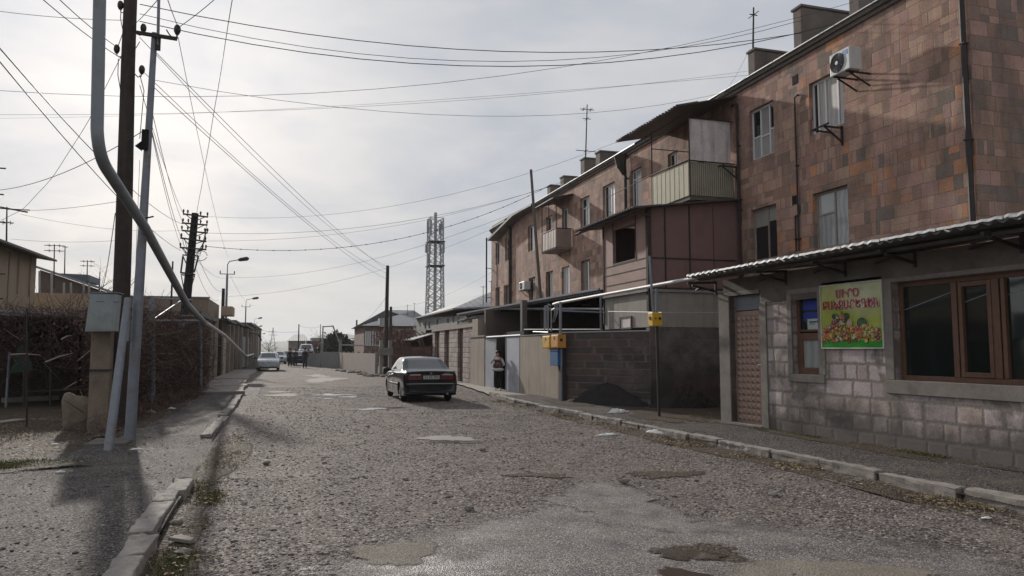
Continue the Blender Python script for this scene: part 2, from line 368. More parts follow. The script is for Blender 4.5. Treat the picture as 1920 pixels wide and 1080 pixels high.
M['orange'] = plain('orange_gas_box', (.55,.26,.05), .5, var=.15, scale=8, dirt=(.30,.15,.05), bump=.05)
M['blue'] = plain('blue_enamel', (.02,.10,.24), .45, var=.15, scale=6, bump=.03)
M['cream'] = plain('cream_board', (.44,.41,.285), .75, var=.1, scale=2, bump=.05, dirt=(.32,.28,.2), streak=.5)
M['cream_shaded'] = corrug('cream_board_shaded', (.33,.30,.225), .07, 0, metal=0)  # shaded side of the balcony cream, darkened in the colour itself
M['whitepanel'] = plain('weathered_white_sheet', (.62,.56,.54), .8, var=.3, scale=2.5, dirt=(.26,.21,.19), streak=.7)
M['pink_shaded'] = plain('pink_panel_shaded', (.205,.122,.108), .75, var=.12, scale=1.5, bump=.12, dirt=(.15,.09,.078))  # shaded copy of the annex panel, shade put into the colour
M['pink_lit'] = plain('pink_panel_lit', (.33,.215,.185), .75, var=.12, scale=1.5, bump=.12, dirt=(.24,.15,.13))  # lit copy of the same annex panel, brighter in the colour
M['slate'] = corrug('grey_asbestos_sheet', (.20,.19,.18), .17, 1, metal=0)
M['tinroof'] = corrug('tin_roof', (.28,.29,.30), .45, 1, metal=.1)
M['tinroof_l'] = corrug('pale_tin_roof', (.34,.345,.345), .5, 0, metal=.05)
M['edge_lt'] = plain('zinc_edge', (.42,.43,.43), .45, metal=.4, var=.25, scale=5)
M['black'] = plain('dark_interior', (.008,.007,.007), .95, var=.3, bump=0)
M['brown_in'] = plain('brown_shade_wall', (.12,.095,.08), .9, var=.25, scale=1.5)
M['pvc'] = plain('white_window_frame', (.62,.62,.62), .4, var=.06, bump=0)
M['oldframe'] = plain('worn_painted_frame', (.26,.225,.20), .7, var=.3, scale=9, bump=.3)
M['brownframe'] = plain('brown_wood_frame', (.135,.068,.042), .5, var=.35, scale=7, bump=.1)
M['glass_dk'] = glass_mat('dark_window_glass', (.012,.014,.015))
M['glass_shop'] = glass_mat('shop_window_glass', (.010,.016,.014), .05, spec=.5)
M['glass_mid'] = glass_mat('painted_reflection_pane', (.30,.29,.27), .08)  # reflected sky and curtain put into the pale base colour
M['curtain'] = glass_mat('net_curtain_pane', (.2,.2,.2), .08, curtain=(.33,.34,.33))
M['curtain_sky'] = glass_mat('curtain_and_sky_pane', (.5,.5,.5), .08, curtain=(.70,.70,.68))  # pale curtain colour, also painting the sky reflected in far panes
M['curtain_tan'] = glass_mat('tan_blind_pane', (.2,.2,.2), .08, curtain=(.34,.31,.28))
M['doormetal'] = plain('copper_brown_door', (.34,.235,.19), .42, metal=.35, var=.15, scale=7, bump=.05)
M['gate'] = plain('pale_grey_gate', (.37,.39,.43), .6, var=.12, scale=2, dirt=(.26,.25,.26), bump=.05)
M['acwhite'] = plain('white_ac_casing', (.55,.55,.54), .45, var=.08, bump=0, dirt=(.4,.4,.38))
M['earth'] = plain('dark_earth_heap', (.022,.018,.016), .95, var=.5, scale=9, bump=1, bdist=.03)
M['beige'] = plain('beige_house_plaster', (.37,.285,.20), .9, var=.12, scale=1.0, dirt=(.27,.195,.13))
M['beige_dk'] = plain('brown_beige_plaster', (.25,.195,.15), .9, var=.15, scale=1.0, dirt=(.19,.145,.11))
M['roof_dk'] = corrug('dark_sheet_roof', (.075,.068,.064), .2, 1, rust=(.10,.065,.05), metal=0)
M['roof_bl'] = corrug('blue_grey_roof', (.09,.115,.15), .2, 1, metal=.1)
M['slats'] = plain('concrete_fence_panel', (.34,.29,.26), .9, var=.15, scale=2)
M['greywall'] = plain('grey_far_wall', (.24,.235,.225), .9, var=.15, scale=.6)
M['twig'] = plain('dry_vine_twigs', (.10,.064,.052), .9, var=.5, scale=4, bump=0)
M['twig_pale'] = plain('pale_dead_branch', (.30,.25,.21), .9, var=.3, scale=4, bump=0)
M['darkfence'] = plain('dark_plank_fence', (.06,.042,.036), .9, var=.5, scale=2.5, bump=.6, streak=.5, dirt=(.025,.02,.018))
M['green_tarp'] = plain('green_tarp', (.03,.10,.07), .7, var=.2)
M['white'] = plain('white_rag', (.62,.62,.60), .9, var=.15, scale=12)
M['skin'] = plain('skin', (.36,.20,.14), .6, var=.08, bump=0)
M['hair'] = plain('dark_hair', (.012,.010,.009), .6, var=.2)
M['clothblack'] = plain('black_cloth', (.012,.012,.014), .9, var=.3)
M['clothwhite'] = plain('white_knit', (.50,.50,.48), .9, var=.12, scale=20)
M['clothred'] = plain('maroon_patterned_cloth', (.10,.045,.04), .9, var=.5, scale=18, dirt=(.28,.22,.2))
M['denim'] = plain('dark_blue_cloth', (.03,.035,.05), .9, var=.3)
M['rubber'] = plain('tyre_rubber', (.018,.018,.018), .85, var=.2, bump=0)
M['rim'] = plain('grey_alloy', (.30,.30,.31), .35, metal=.7, var=.1, bump=0)
M['trimblk'] = plain('black_trim', (.012,.012,.012), .5, var=.1, bump=0)
def paint(name, col, rough=.12):
    m, k, b, co = mat_new(name); n = k.noise(co, 5, 5, .6)
    k.val(b.inputs['Base Color'], k.mix(n, tuple(q*.85 for q in col), tuple(q*1.15 for q in col)))
    k.val(b.inputs['Roughness'], k.mapr(n, .3, .7, rough, rough+.15)); b.inputs['Coat Weight'].default_value = .55; b.inputs['Specular IOR Level'].default_value = .25; b.inputs['Coat Roughness'].default_value = .05
    b.inputs['Metallic'].default_value = .2; return m
M['carpaint'] = paint('black_green_paint', (.006,.009,.014)); M['carwhite'] = paint('pale_silver_paint', (.42,.45,.48), .2)
M['carblue'] = paint('dark_blue_paint', (.025,.035,.06)); M['carred'] = paint('dull_red_paint', (.12,.03,.025))
M['carglass'] = glass_mat('car_glass', (.02,.022,.024), .05, spec=.35)
M['taillight'] = plain('red_lens', (.10,.006,.008), .3, var=.15, bump=0); M['lens_clear'] = glass_mat('clear_lens', (.45,.45,.43), .1)
M['plate'] = plain('plate_white', (.42,.42,.39), .5, var=.05, bump=0)
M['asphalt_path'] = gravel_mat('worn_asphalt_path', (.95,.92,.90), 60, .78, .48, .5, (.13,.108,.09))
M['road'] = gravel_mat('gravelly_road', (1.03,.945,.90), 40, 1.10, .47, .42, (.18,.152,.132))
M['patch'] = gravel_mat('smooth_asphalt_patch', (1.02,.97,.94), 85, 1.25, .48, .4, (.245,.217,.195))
def damp(m):
    t = m.node_tree; k = NT(t); b = [n for n in t.nodes if n.type == 'BSDF_PRINCIPLED'][0]; co = k.n('ShaderNodeTexCoord').outputs['Object']
    w_ = k.mapr(k.noise(co, 1.6, 4, .55, .4), .46, .60); c0 = b.inputs['Base Color'].links[0].from_socket
    k.val(b.inputs['Roughness'], k.mapr(w_, 0, 1, .85, .42)); b.inputs['Specular IOR Level'].default_value = .5; k.val(b.inputs['Base Color'], k.mix(w_, c0, k.mix(1.0, c0, (.8,.8,.82), 'MULTIPLY')))
damp(M['patch'])
M['dirt'] = gravel_mat('bare_dirt', (.75,.62,.50), 30, .75, .22, .8, (.085,.066,.048))
M['slab'] = plain('pale_concrete_slab', (.27,.243,.215), .9, var=.25, scale=1.2, bump=.4, dirt=(.22,.185,.15))
M['sandy'] = gravel_mat('sandy_wear', (1.15,1.08,.95), 70, 1.05, .2, .4, (.215,.19,.155))
M['pebble'] = None
def pebble_mat():
    m, k, b, co = mat_new('pebbles'); r = k.n('ShaderNodeTexWhiteNoise', noise_dimensions='3D')
    g = k.n('ShaderNodeNewGeometry'); k.val(b.inputs['Base Color'], k.ramp(g.outputs['Random Per Island'], [(0, (.09,.077,.071)), (.3, (.135,.115,.107)), (.6, (.18,.156,.146)), (.85, (.25,.222,.208)), (.97, (.40,.375,.35))]))
    b.inputs['Roughness'].default_value = .92; b.inputs['Specular IOR Level'].default_value = .15; return m
M['pebble'] = pebble_mat()
def puddle_mat():
    m, k, b, co = mat_new('puddle_water')
    k.val(b.inputs['Base Color'], k.mix(k.noise(co, 3, 4), (.05,.04,.033), (.10,.08,.062))); b.inputs['Roughness'].default_value = .06
    b.inputs['Specular IOR Level'].default_value = .6
    k.val(b.inputs['Normal'], k.bump(k.noise(co, 30, 3), .03, .01)); return m
M['puddle'] = puddle_mat()
def leaf_mat(name, cols):
    m, k, b, co = mat_new(name); g = k.n('ShaderNodeNewGeometry')
    k.val(b.inputs['Base Color'], k.ramp(g.outputs['Random Per Island'], [(i/(len(cols)-1), c) for i, c in enumerate(cols)]))
    b.inputs['Roughness'].default_value = .8; return m
M['grass'] = leaf_mat('moss_and_grass', [(.05,.06,.015), (.085,.10,.02), (.12,.11,.035), (.16,.13,.06)])
M['drygrass'] = leaf_mat('dry_grass', [(.14,.10,.045), (.20,.15,.07), (.10,.07,.035), (.26,.21,.12), (.08,.085,.03)])
M['vine'] = leaf_mat('dead_vine_leaves', [(.05,.032,.028), (.10,.05,.04), (.14,.078,.06), (.08,.058,.05), (.24,.16,.125)])
M['evergreen'] = leaf_mat('evergreen_needles', [(.018,.026,.014), (.03,.042,.022), (.045,.058,.03)])
M['redbush'] = leaf_mat('russet_shrub', [(.10,.055,.042), (.14,.07,.05), (.075,.045,.036)])
M['litter'] = leaf_mat('leaf_litter', [(.16,.105,.05), (.26,.19,.10), (.10,.06,.03), (.33,.27,.17)])

# ================================================================== GROUND
def undul(x, y): return .012*np.sin(x*1.7+.6*np.sin(y*.9))*np.cos(y*1.1)+.008*np.sin(x*4.1+y*2.3)+.006*np.sin(x*.7-y*3.7)
def sheet(name, x0, x1, y0, y1, z, step, mat, wav=True, left=None, right=None, zf=None):
    ys = np.arange(y0, y1+step/2, step); nx = max(2, int((x1-x0)/step)+1)
    V = []
    for y in ys:
        a = left(y) if left else x0; b = right(y) if right else x1
        for x in np.linspace(a, b, nx): V.append((x, y, (zf(x, y) if zf else z)+(float(undul(x, y)) if wav else 0)))
    F = [(j*nx+i, j*nx+i+1, (j+1)*nx+i+1, (j+1)*nx+i) for j in range(len(ys)-1) for i in range(nx-1)]
    o = npmesh(name, np.array(V), np.array(F), mat); o['kind'] = 'structure'
    o.data.polygons.foreach_set('use_smooth', [True]*len(F)); return o
def lerp_pts(pts):
    return lambda y: float(np.interp(y, [p[1] for p in pts], [p[0] for p in pts]))
KR = [(7.0,-6),(6.92,0),(6.89,5.7),(6.86,8.6),(6.71,13.1),(6.39,21.3),(6.62,24.3),(7.1,29),(7.4,33)]
KL = [(-.93,-6),(-.97,5.5),(-1.04,9.5),(-1.22,14.5),(-1.36,24),(-1.44,27.6),(-1.75,36),(-2.02,43.5),(-2.0,53),(-2.3,90),(-3,200)]
kr, kl = lerp_pts(KR), lerp_pts(KL)
mb = MB(); mb.add([(-4000,-60,-.12),(4000,-60,-.12),(4000,5000,-.12),(-4000,5000,-.12)], [(0,1,2,3)]); struct('ground', mb, M['dirt'])
road_r = lerp_pts([(7.0,-6),(6.9,5.7),(6.7,13.1),(6.39,21.3),(6.62,24.3),(7.1,29),(7.4,33),(6.5,42),(5.0,50),(4.0,64),(2.6,74),(3.6,90),(3.6,200)])
sheet('road', 0, 8, -4, 70, 0, .22, M['road'], left=kl, right=road_r)
sheet('road', 0, 6, 70.0, 260, 0, 2.5, M['road'], wav=False, left=kl, right=road_r)
mb = MB(); mb.add([(-60,-10,-.05),(60,-10,-.05),(60,260,-.05),(-60,260,-.05)], [(0,1,2,3)]); struct('ground', mb, M['dirt'])
# pavements
def dipz(x, y): return .06-.063*min(1, max(0, 1-abs(y-12.0)/2.7)*2.5)*max(0, min(1, (x+3.4)/1.6))
sheet('pavement', 0, 2, -4, 24.2, .085, .3, M['asphalt_path'], left=kr, right=lambda y: 9.3 if y < 13.9 else (8.1 if y > 15.5 else 9.3-(y-13.9)*.75))
sheet('pavement', 0, 2, 24.2, 36, .05, .5, M['slab'], left=kr, right=lambda y: 8.0)
sheet('pavement', -6, -1, -4, 14.5, .06, .3, M['asphalt_path'], left=lerp_pts([(-9,-4),(-7.5,6),(-5.2,9.2),(-3.9,11.2),(-3.15,12.6),(-3.0,14.5)]), right=kl, zf=dipz)
sheet('pavement', -6, -1, 14.5, 27.8, .062, .3, M['asphalt_path'], left=lambda y: -3.0, right=kl, zf=dipz)
sheet('pavement', -3, -1, 28.35, 60, .09, .6, M['slab'], left=lambda y: -3.7, right=lambda y: kl(y)-.1)
sheet('yard', -14, -3, 7.5, 30, -.0, .4, M['dirt'], left=lambda y: -14, right=lambda y: -2.9)
mb = MB(); mb.box((8.0,13.9,-.02),(12.4,21.5,.05)); struct('yard', mb, M['dirt'])
for yy, dd in ((27.8,.5),(33.0,1.6),(41,2.2),(51,1.2)):     # raised crossing slabs of the left pavement
    mb = MB(); mb.box((-3.3,yy,.0),(kl(yy)+.05,yy+dd,.155 if yy < 30 else .12)); o = mb.build('pavement', M['slab'], bevel=.02); o['kind'] = 'structure'
# irregular worn patches: thin sheets lying on the road
def ragged(src, k_=.42, thr=.84, sc=8):
    if src.name+'_ragged' in bpy.data.materials: return bpy.data.materials[src.name+'_ragged']
    m = src.copy(); m.name = src.name+'_ragged'; t = m.node_tree; k = NT(t)
    out = [n for n in t.nodes if n.type == 'OUTPUT_MATERIAL'][0]; sh_ = out.inputs[0].links[0].from_socket
    at_ = k.n('ShaderNodeAttribute', attribute_name='rim').outputs['Fac']; co = k.n('ShaderNodeTexCoord').outputs['Object']
    nz = k.math('ADD', k.math('MULTIPLY', k.noise(co, sc, 6, .75), .6), k.math('MULTIPLY', k.noise(co, 45, 2, .6), .4))
    a = k.mapr(k.math('ADD', at_, k.math('MULTIPLY', k.math('SUBTRACT', nz, .5), k_*2)), thr, thr+.10)
    mx = k.n('ShaderNodeMixShader'); tr = k.n('ShaderNodeBsdfTransparent'); k.val(mx.inputs[0], a); t.links.new(sh_, mx.inputs[1]); t.links.new(tr.outputs[0], mx.inputs[2]); t.links.new(mx.outputs[0], out.inputs[0]); return m
def blob(name, cx, cy, rx, ry, z, mat, rough=.18, n=40, kind='structure', seed=0, rot=0):
    rd = random.Random(seed); ph = [rd.uniform(0, 6.28) for _ in range(6)]; pts = []
    for i in range(n):
        t = 2*math.pi*i/n; q = 1+rough*(math.sin(2*t+ph[0])+.7*math.sin(3*t+ph[1])+.5*math.sin(5*t+ph[2])+.4*math.sin(9*t+ph[3])+.3*math.sin(14*t+ph[4]))
        x = rx*q*math.cos(t); y = ry*q*math.sin(t)
        x, y = x*math.cos(rot)-y*math.sin(rot), x*math.sin(rot)+y*math.cos(rot); pts.append((cx+x, cy+y))
    V = [(cx, cy, z+float(undul(cx, cy)))]
    K = 6
    for r in range(1, K+1):
        for (x, y) in pts:
            X_ = cx+(x-cx)*r/K; Y_ = cy+(y-cy)*r/K; V.append((X_, Y_, z+float(undul(X_, Y_))-(.003 if r == K else 0)))
    F = [(0, 1+i, 1+(i+1) % n, 1+(i+1) % n) for i in range(n)]
    mb = MB(); mb.v = V; mb.f = [(0, 1+i, 1+(i+1) % n) for i in range(n)]
    for r in range(K-1):
        mb.f += [(1+r*n+i, 1+(r+1)*n+i, 1+(r+1)*n+(i+1) % n, 1+r*n+(i+1) % n) for i in range(n)]
    mb.mi = [0]*len(mb.f)
    o = mb.build(name, ragged(mat), smooth=True, fixn=False); o['kind'] = kind
    at_ = o.data.attributes.new('rim', 'FLOAT', 'POINT'); at_.data.foreach_set('value', [0.0]+[r/K for r in range(1, K+1) for _ in range(n)]); return o
blob('dirt_strip', -.80, 6.4, .22, 3.2, .007, M['dirt'], .3, 50, seed=61); blob('dirt_strip', -.85, 12.0, .35, 2.6, .008, M['dirt'], .15, 50, seed=62)
blob('dirt_strip', 6.5, 12, .35, 8.0, .007, M['dirt'], .25, 60, seed=63)
blob('road_patch', 2.5, 4.6, 2.45, 3.0, .009, M['patch'], .11, 60, seed=3, rot=.25)
blob('road_patch', 3.3, 7.3, .7, 1.1, .011, M['patch'], .2, seed=5, rot=-.3)
blob('road_patch', 3.75, 4.5, .9, .42, .013, M['sandy'], .12, seed=6, rot=-.5)
blob('road_patch', .85, 6.0, .30, .42, .014, M['sandy'], .18, seed=8)
blob('road_patch', 2.75, 13.35, .52, .38, .010, M['slab'], .2, seed=11)
blob('puddle', 3.0, 5.35, .17, .30, .017, M['puddle'], .25, seed=12, rot=.5)
blob('puddle', 2.72, 4.85, .16, .26, .017, M['puddle'], .2, seed=13, rot=.5)
for i, (u, v, rx, ry) in enumerate([(705,767,.95,.34),(628,740,1.1,.8),(607,712,1.2,3.0),(640,745,1.0,.6),(530,741,.8,.7),(862,829,.42,.2),(520,735,.6,.5),(595,705,.8,2.2)]):
    p = gr(u, v); blob('puddle' if i in (0,1,3,5) else 'road_patch', p.x, p.y, rx, ry, .010, M['puddle'] if i in (0,1,3,5) else M['slab'], .25, seed=20+i)
for i, (u, v, rx, ry) in enumerate([(1015,893,.34,.26),(1250,890,.42,.3),(1330,1035,.3,.25)]):
    p = gr(u, v); blob('pothole', p.x, p.y, rx, ry, .009, M['dirt'], .3, seed=40+i)
blob('dirt_strip', 8.62, 10.2, .22, 3.4, .092, M['dirt'], .25, 60, seed=71); blob('dirt_strip', 8.2, 15.4, .7, 1.6, .092, M['dirt'], .2, 50, seed=72); blob('dirt_strip', 7.6, 20.0, .4, 1.8, .092, M['dirt'], .2, 50, seed=73)
blob('dirt_strip', -3.0, 20.5, .45, 6, .068, M['dirt'], .2, 60, seed=74); blob('dirt_strip', -4.2, 11.6, 1.5, .7, .067, M['dirt'], .25, 60, seed=75)
# kerbs: runs of separate worn stones
def kerb(fn, y0, y1, h, wd, side, jit=.02, stone=1.0):
    mb = MB(); y = y0
    while y < y1:
        L = min(stone*random.uniform(.55, 1.15), y1-y); g = random.uniform(.008, .03)
        a = Vector((fn(y+g), y+g, 0)); b = Vector((fn(y+L-g), y+L-g, 0)); off = random.uniform(-jit, jit)
        hh = h+random.uniform(-.018, .012); tw = random.uniform(-.012, .012)
        d = (b-a).normalized(); nrm = Vector((d.y, -d.x, 0))*side
        p = [a+nrm*off, b+nrm*(off+tw), b+nrm*(off+tw+wd), a+nrm*(off+wd)]
        # top worn: slightly irregular corners, and one mid cut
        top = [q+Vector((random.uniform(-.008,.008), random.uniform(-.01,.01), hh+random.uniform(-.012,.008))) for q in p]
        mb.add([q+Vector((0,0,-.1)) for q in p]+top, [(0,3,2,1),(4,5,6,7),(0,1,5,4),(1,2,6,5),(2,3,7,6),(3,0,4,7)])
        y += L
    o = mb.build('kerb', M['kerb'], bevel=.014); o['kind'] = 'structure'
    sb_ = o.modifiers.new('sub', 'SUBSURF'); sb_.subdivision_type = 'SIMPLE'; sb_.levels = sb_.render_levels = 3
    tx = bpy.data.textures.get('kerb_wear') or bpy.data.textures.new('kerb_wear', 'CLOUDS'); tx.noise_scale = .11; tx.noise_depth = 3
    dp = o.modifiers.new('wear', 'DISPLACE'); dp.texture = tx; dp.strength = .045; dp.mid_level = .55; dp.texture_coords = 'GLOBAL'; return o
kerb(kr, -3, 25, .135, .17, 1, stone=1.0)
kerb(kl, 3.6, 9.7, .12, .2, -1, .03, .75); kerb(kl, 14.3, 26.6, .10, .19, -1, .02, 1.3)
kerb(kl, 28.5, 44, .12, .19, -1, .03, 1.5); kerb(kl, 44, 75, .1, .18, -1, .03, 2.0)

# pebbles, litter, grass
def inst_mesh(name, protoV, protoF, P, Sc, Rz, mat, tilt=.4, label=None):
    n = len(P); k = len(protoV); a = Rz; ca, sa = np.cos(a), np.sin(a)
    tx = rng.uniform(-tilt, tilt, n); V = np.repeat(protoV[None], n, 0)*Sc[:, None, :]
    z = V[:, :, 2]*np.cos(tx)[:, None]+V[:, :, 1]*np.sin(tx)[:, None]; y = V[:, :, 1]*np.cos(tx)[:, None]-V[:, :, 2]*np.sin(tx)[:, None]
    x = V[:, :, 0]; X_ = x*ca[:, None]-y*sa[:, None]; Y_ = x*sa[:, None]+y*ca[:, None]
    V = np.stack([X_, Y_, z], 2)+P[:, None, :]
    F = (protoF[None]+(np.arange(n)*k)[:, None, None]).reshape(-1, protoF.shape[1])
    o = npmesh(name, V.reshape(-1, 3), F, mat); o['kind'] = 'stuff'
    if label: o['label'] = label
    return o
def ico():
    t = (1+5**.5)/2; v = np.array([(-1,t,0),(1,t,0),(-1,-t,0),(1,-t,0),(0,-1,t),(0,1,t),(0,-1,-t),(0,1,-t),(t,0,-1),(t,0,1),(-t,0,-1),(-t,0,1)], float)
    v /= np.linalg.norm(v[0]); v *= rng.uniform(.75, 1.15, (12, 1))
    f = np.array([(0,11,5),(0,5,1),(0,1,7),(0,7,10),(0,10,11),(1,5,9),(5,11,4),(11,10,2),(10,7,6),(7,1,8),(3,9,4),(3,4,2),(3,2,6),(3,6,8),(3,8,9),(4,9,5),(2,4,11),(6,2,10),(8,6,7),(9,8,1)])
    return v, f
def in_patch(x, y): return (((x-2.5)*.97+(y-4.6)*.25)/2.05)**2+((-(x-2.5)*.25+(y-4.6)*.97)/2.5)**2 < 1
pts = []
N = 60000
yy = 3.2+30*rng.random(N)**1.9; xx = rng.uniform(-1.0, 6.8, N)
keep = np.array([(not in_patch(a, b)) or rng.random() < .03 for a, b in zip(xx, yy)])
xx, yy = xx[keep], yy[keep]; n = len(xx); sz = (rng.gamma(1.7, .0033, n)+.003)
P = np.stack([xx, yy, undul(xx, yy)+sz*.06], 1); v, f = ico()
inst_mesh('gravel', v, f, P, np.stack([sz*1.35, sz, sz*.5], 1), rng.uniform(0, 6.28, n), M['pebble'], tilt=.2, label='loose grey gravel on the road surface')
n = 5000
xx = np.concatenate([rng.uniform(-5.5, -1.3, n*2//3), rng.uniform(7.0, 8.8, n//3)]); yy = 3.5+14*rng.random(len(xx))**1.5; sz = rng.gamma(1.8, .003, len(xx))+.003
P = np.stack([xx, yy, np.where(xx > 0, .085, .062)+undul(xx, yy)+sz*.02], 1); v, f = ico()
inst_mesh('gravel', v, f, P, np.stack([sz*1.3, sz, sz*.45], 1), rng.uniform(0, 6.28, len(xx)), M['pebble'], label='fine gravel strewn over both pavements')
def blades(name, regions, mat, hgt, label, flat=False):
    """regions: (count, sampler) -> thin triangles standing up, or small leaves lying flat"""
    Ps = np.concatenate([r for r in regions]); n = len(Ps); a = rng.uniform(0, 6.28, n)
    if flat:
        s_ = rng.uniform(.012, .035, n); c, d = np.cos(a)*s_, np.sin(a)*s_
        A = Ps+np.stack([c, d, rng.uniform(0, .012, n)], 1); B = Ps+np.stack([-d*.5, c*.5, rng.uniform(0, .015, n)], 1)
        C = Ps+np.stack([-c, -d, rng.uniform(0, .012, n)], 1); D = Ps+np.stack([d*.5, -c*.5, rng.uniform(0, .006, n)], 1)
        V = np.stack([A, B, C, D], 1).reshape(-1, 3); F = np.arange(n*4).reshape(-1, 4)
    else:
        h = hgt*rng.uniform(.35, 1.2, n); wd = .004+.004*rng.random(n); ln = rng.uniform(-.7, .7, (n, 2))*h[:, None]
        A = Ps+np.stack([np.cos(a)*wd, np.sin(a)*wd, 0*a], 1); B = Ps-np.stack([np.cos(a)*wd, np.sin(a)*wd, 0*a], 1)
        C = Ps+np.stack([ln[:, 0], ln[:, 1], h], 1); V = np.stack([A, B, C], 1).reshape(-1, 3); F = np.arange(n*3).reshape(-1, 3)
    o = npmesh(name, V, F, mat); tag(o, label, kind='stuff'); return o
def scat(n, fx, fy, z):
    return np.stack([fx(n), fy(n), np.full(n, z)], 1)
def along(fn, n, y0, y1, off, sp, z):
    y = rng.uniform(y0, y1, n); x = np.array([fn(t) for t in y])+off+rng.normal(0, sp, n)
    c = np.sin(y*2.3)+np.sin(y*5.1+1)+rng.normal(0, .5, n); k = c > .1
    return np.stack([x[k], y[k], np.full(k.sum(), z)], 1)
def clump(n, cx, cy, sx, sy, z, k=14):
    cs = np.stack([rng.normal(cx, sx, k), rng.normal(cy, sy, k)], 1); i = rng.integers(0, k, n)
    return np.stack([cs[i, 0]+rng.normal(0, .09+.12*sx, n), cs[i, 1]+rng.normal(0, .09+.12*sx, n), np.full(n, z)], 1)
blades('grass', [clump(15000, -4.9, 11.6, .8, .3, .06, 60), clump(12000, -6.4, 11.2, 1.0, .4, .0, 50), along(lambda y: -.82, 5200, 4.0, 9.8, .06, .08, .0), clump(700, -.95, 9.4, .08, .4, .0, 4),
                 along(lambda y: 8.72+.3*(12-y)/6, 5200, 8.4, 13.2, -.03, .06, .085)], M['grass'], .035, 'short moss and green grass at the pavement edges')
blades('grass', [clump(7000, -6.2, 17, 1.6, 2.2, .0, 40), along(lambda y: -.95, 1800, 4.3, 16, .1, .15, .0), along(kr, 8000, 5, 23, -.12, .12, .0), along(kr, 900, 5, 23, .3, .2, .09), clump(1400, 9.1, 14.8, .5, .5, .05, 10), along(lambda y: -2.9, 2600, 15, 27.5, -.1, .18, .06)], M['drygrass'], .05, 'dry yellowish grass tufts along kerbs and yard')
blades('leaf_litter', [along(kr, 5200, 5, 24, -.25, .2, .02), along(lambda y: -2.9, 900, 14, 27, .05, .2, .075), clump(700, 8.9, 14.8, .5, .6, .06), clump(600, -4.8, 18, 1, 1.5, .02), along(lambda y: -.9, 1200, 4.3, 16, .2, .2, .02), clump(2500, -5.5, 16.5, 1.8, 1.8, .02, 40)], M['litter'], .03, 'dry leaves gathered along the kerbs', flat=True)
# hills on the horizon
def ridge(y, x0, x1, h, seed, mat):
    rd = random.Random(seed); ph = [rd.uniform(0, 6.28) for _ in range(5)]; n = 90; V = []; F = []
    for i in range(n):
        x = x0+(x1-x0)*i/(n-1); hh = h*(.75+.2*math.sin(x*.0021+ph[0])+.1*math.sin(x*.006+ph[1])+.05*math.sin(x*.02+ph[2]))
        V += [(x, y, -2), (x, y+h*4, hh), (x, y+h*12, -2)]
    for i in range(n-1):
        F += [(3*i, 3*i+3, 3*i+4, 3*i+1), (3*i+1, 3*i+4, 3*i+5, 3*i+2)]
    mb = MB(); mb.v = V; mb.f = F; mb.mi = [0]*len(F); o = mb.build('hills', mat, smooth=True); o['kind'] = 'structure'
M['hill'] = plain('distant_hillside', (.22,.22,.20), .95, var=.15, scale=.01, bump=0)
ridge(1500, -3000, 3500, 27, 2, M['hill']); ridge(700, -1500, 1800, 7, 5, M['hill'])

# ================================================================== APARTMENT BUILDING
BX, BY0, BY1, BZ = 12.5, 10.85, 46.3, 9.1
ap = thing('apartment_building', 'long three-storey block faced with patchwork brown and orange tuff tiles', 'building', (BX, BY0, 0))
def wall_x(mb, X_, y0, y1, z0, z1, holes, depth=.22, sgn=1):
    """street-facing wall skin on plane X with window openings and their reveals (reveals run to +X*sgn)"""
    ys = sorted({y0, y1, *[h[0] for h in holes], *[h[1] for h in holes]}); zs = sorted({z0, z1, *[h[2] for h in holes], *[h[3] for h in holes]})
    for a, b in zip(ys, ys[1:]):
        for c, d in zip(zs, zs[1:]):
            my, mz = (a+b)/2, (c+d)/2
            if any(h[0] < my < h[1] and h[2] < mz < h[3] for h in holes): continue
            mb.quad((X_, a, c), (X_, a, d), (X_, b, d), (X_, b, c))
    for a, b, c, d in [h[:4] for h in holes]:
        q = X_+depth*sgn
        mb.quad((X_, a, c), (q, a, c), (q, a, d), (X_, a, d)); mb.quad((X_, b, c), (q, b, c), (q, b, d), (X_, b, d))
        mb.quad((X_, a, c), (q, a, c), (q, b, c), (X_, b, c)); mb.quad((X_, a, d), (q, a, d), (q, b, d), (X_, b, d))
def window_x(parent, X_, y0, y1, z0, z1, panes, frame, fw=.06, name='window', depth=.11, th=.06, sgn=1):
    """panes: list (weight, [(fraction height, material), ... from the bottom]) from the far end to the near one"""
    q = X_+depth*sgn; f = MB()
    f.box((q, y0, z0), (q+th, y1, z0+fw)); f.box((q, y0, z1-fw), (q+th, y1, z1))
    f.box((q, y0, z0+fw), (q+th, y0+fw, z1-fw)); f.box((q, y1-fw, z0+fw), (q+th, y1, z1-fw))
    tw = sum(p[0] for p in panes); inner = (y1-y0-2*fw-fw*.8*(len(panes)-1)); y = y1-fw; plist = []
    for i, (wt, rows) in enumerate(panes):
        wd = inner*wt/tw; z = z0+fw; hh = z1-z0-2*fw
        for j, (fr, mt) in enumerate(rows):
            zz = z+hh*fr; g = fw*.35 if j < len(rows)-1 else 0
            plist.append((y-wd, y, z, zz-g, mt))
            if g: f.box((q, y-wd, zz-g), (q+th, y, zz+g)); zz += g
            z = zz
        y -= wd
        if i < len(panes)-1: f.box((q-.006*sgn, y-fw*.8, z0+fw), (q+th-.006*sgn, y, z1-fw)); y -= fw*.8
    fo = f.build(name, frame, parent)
    for a, b, c, d, mt in plist:
        m = MB(); m.box((q+.02, a, c), (q+.035, b, d)); m.build('pane', mt, fo)
    return fo
DK, CU, CL, TN, MD = M['glass_dk'], M['curtain'], M['curtain_sky'], M['curtain_tan'], M['glass_mid']
PV, OF = M['pvc'], M['oldframe']
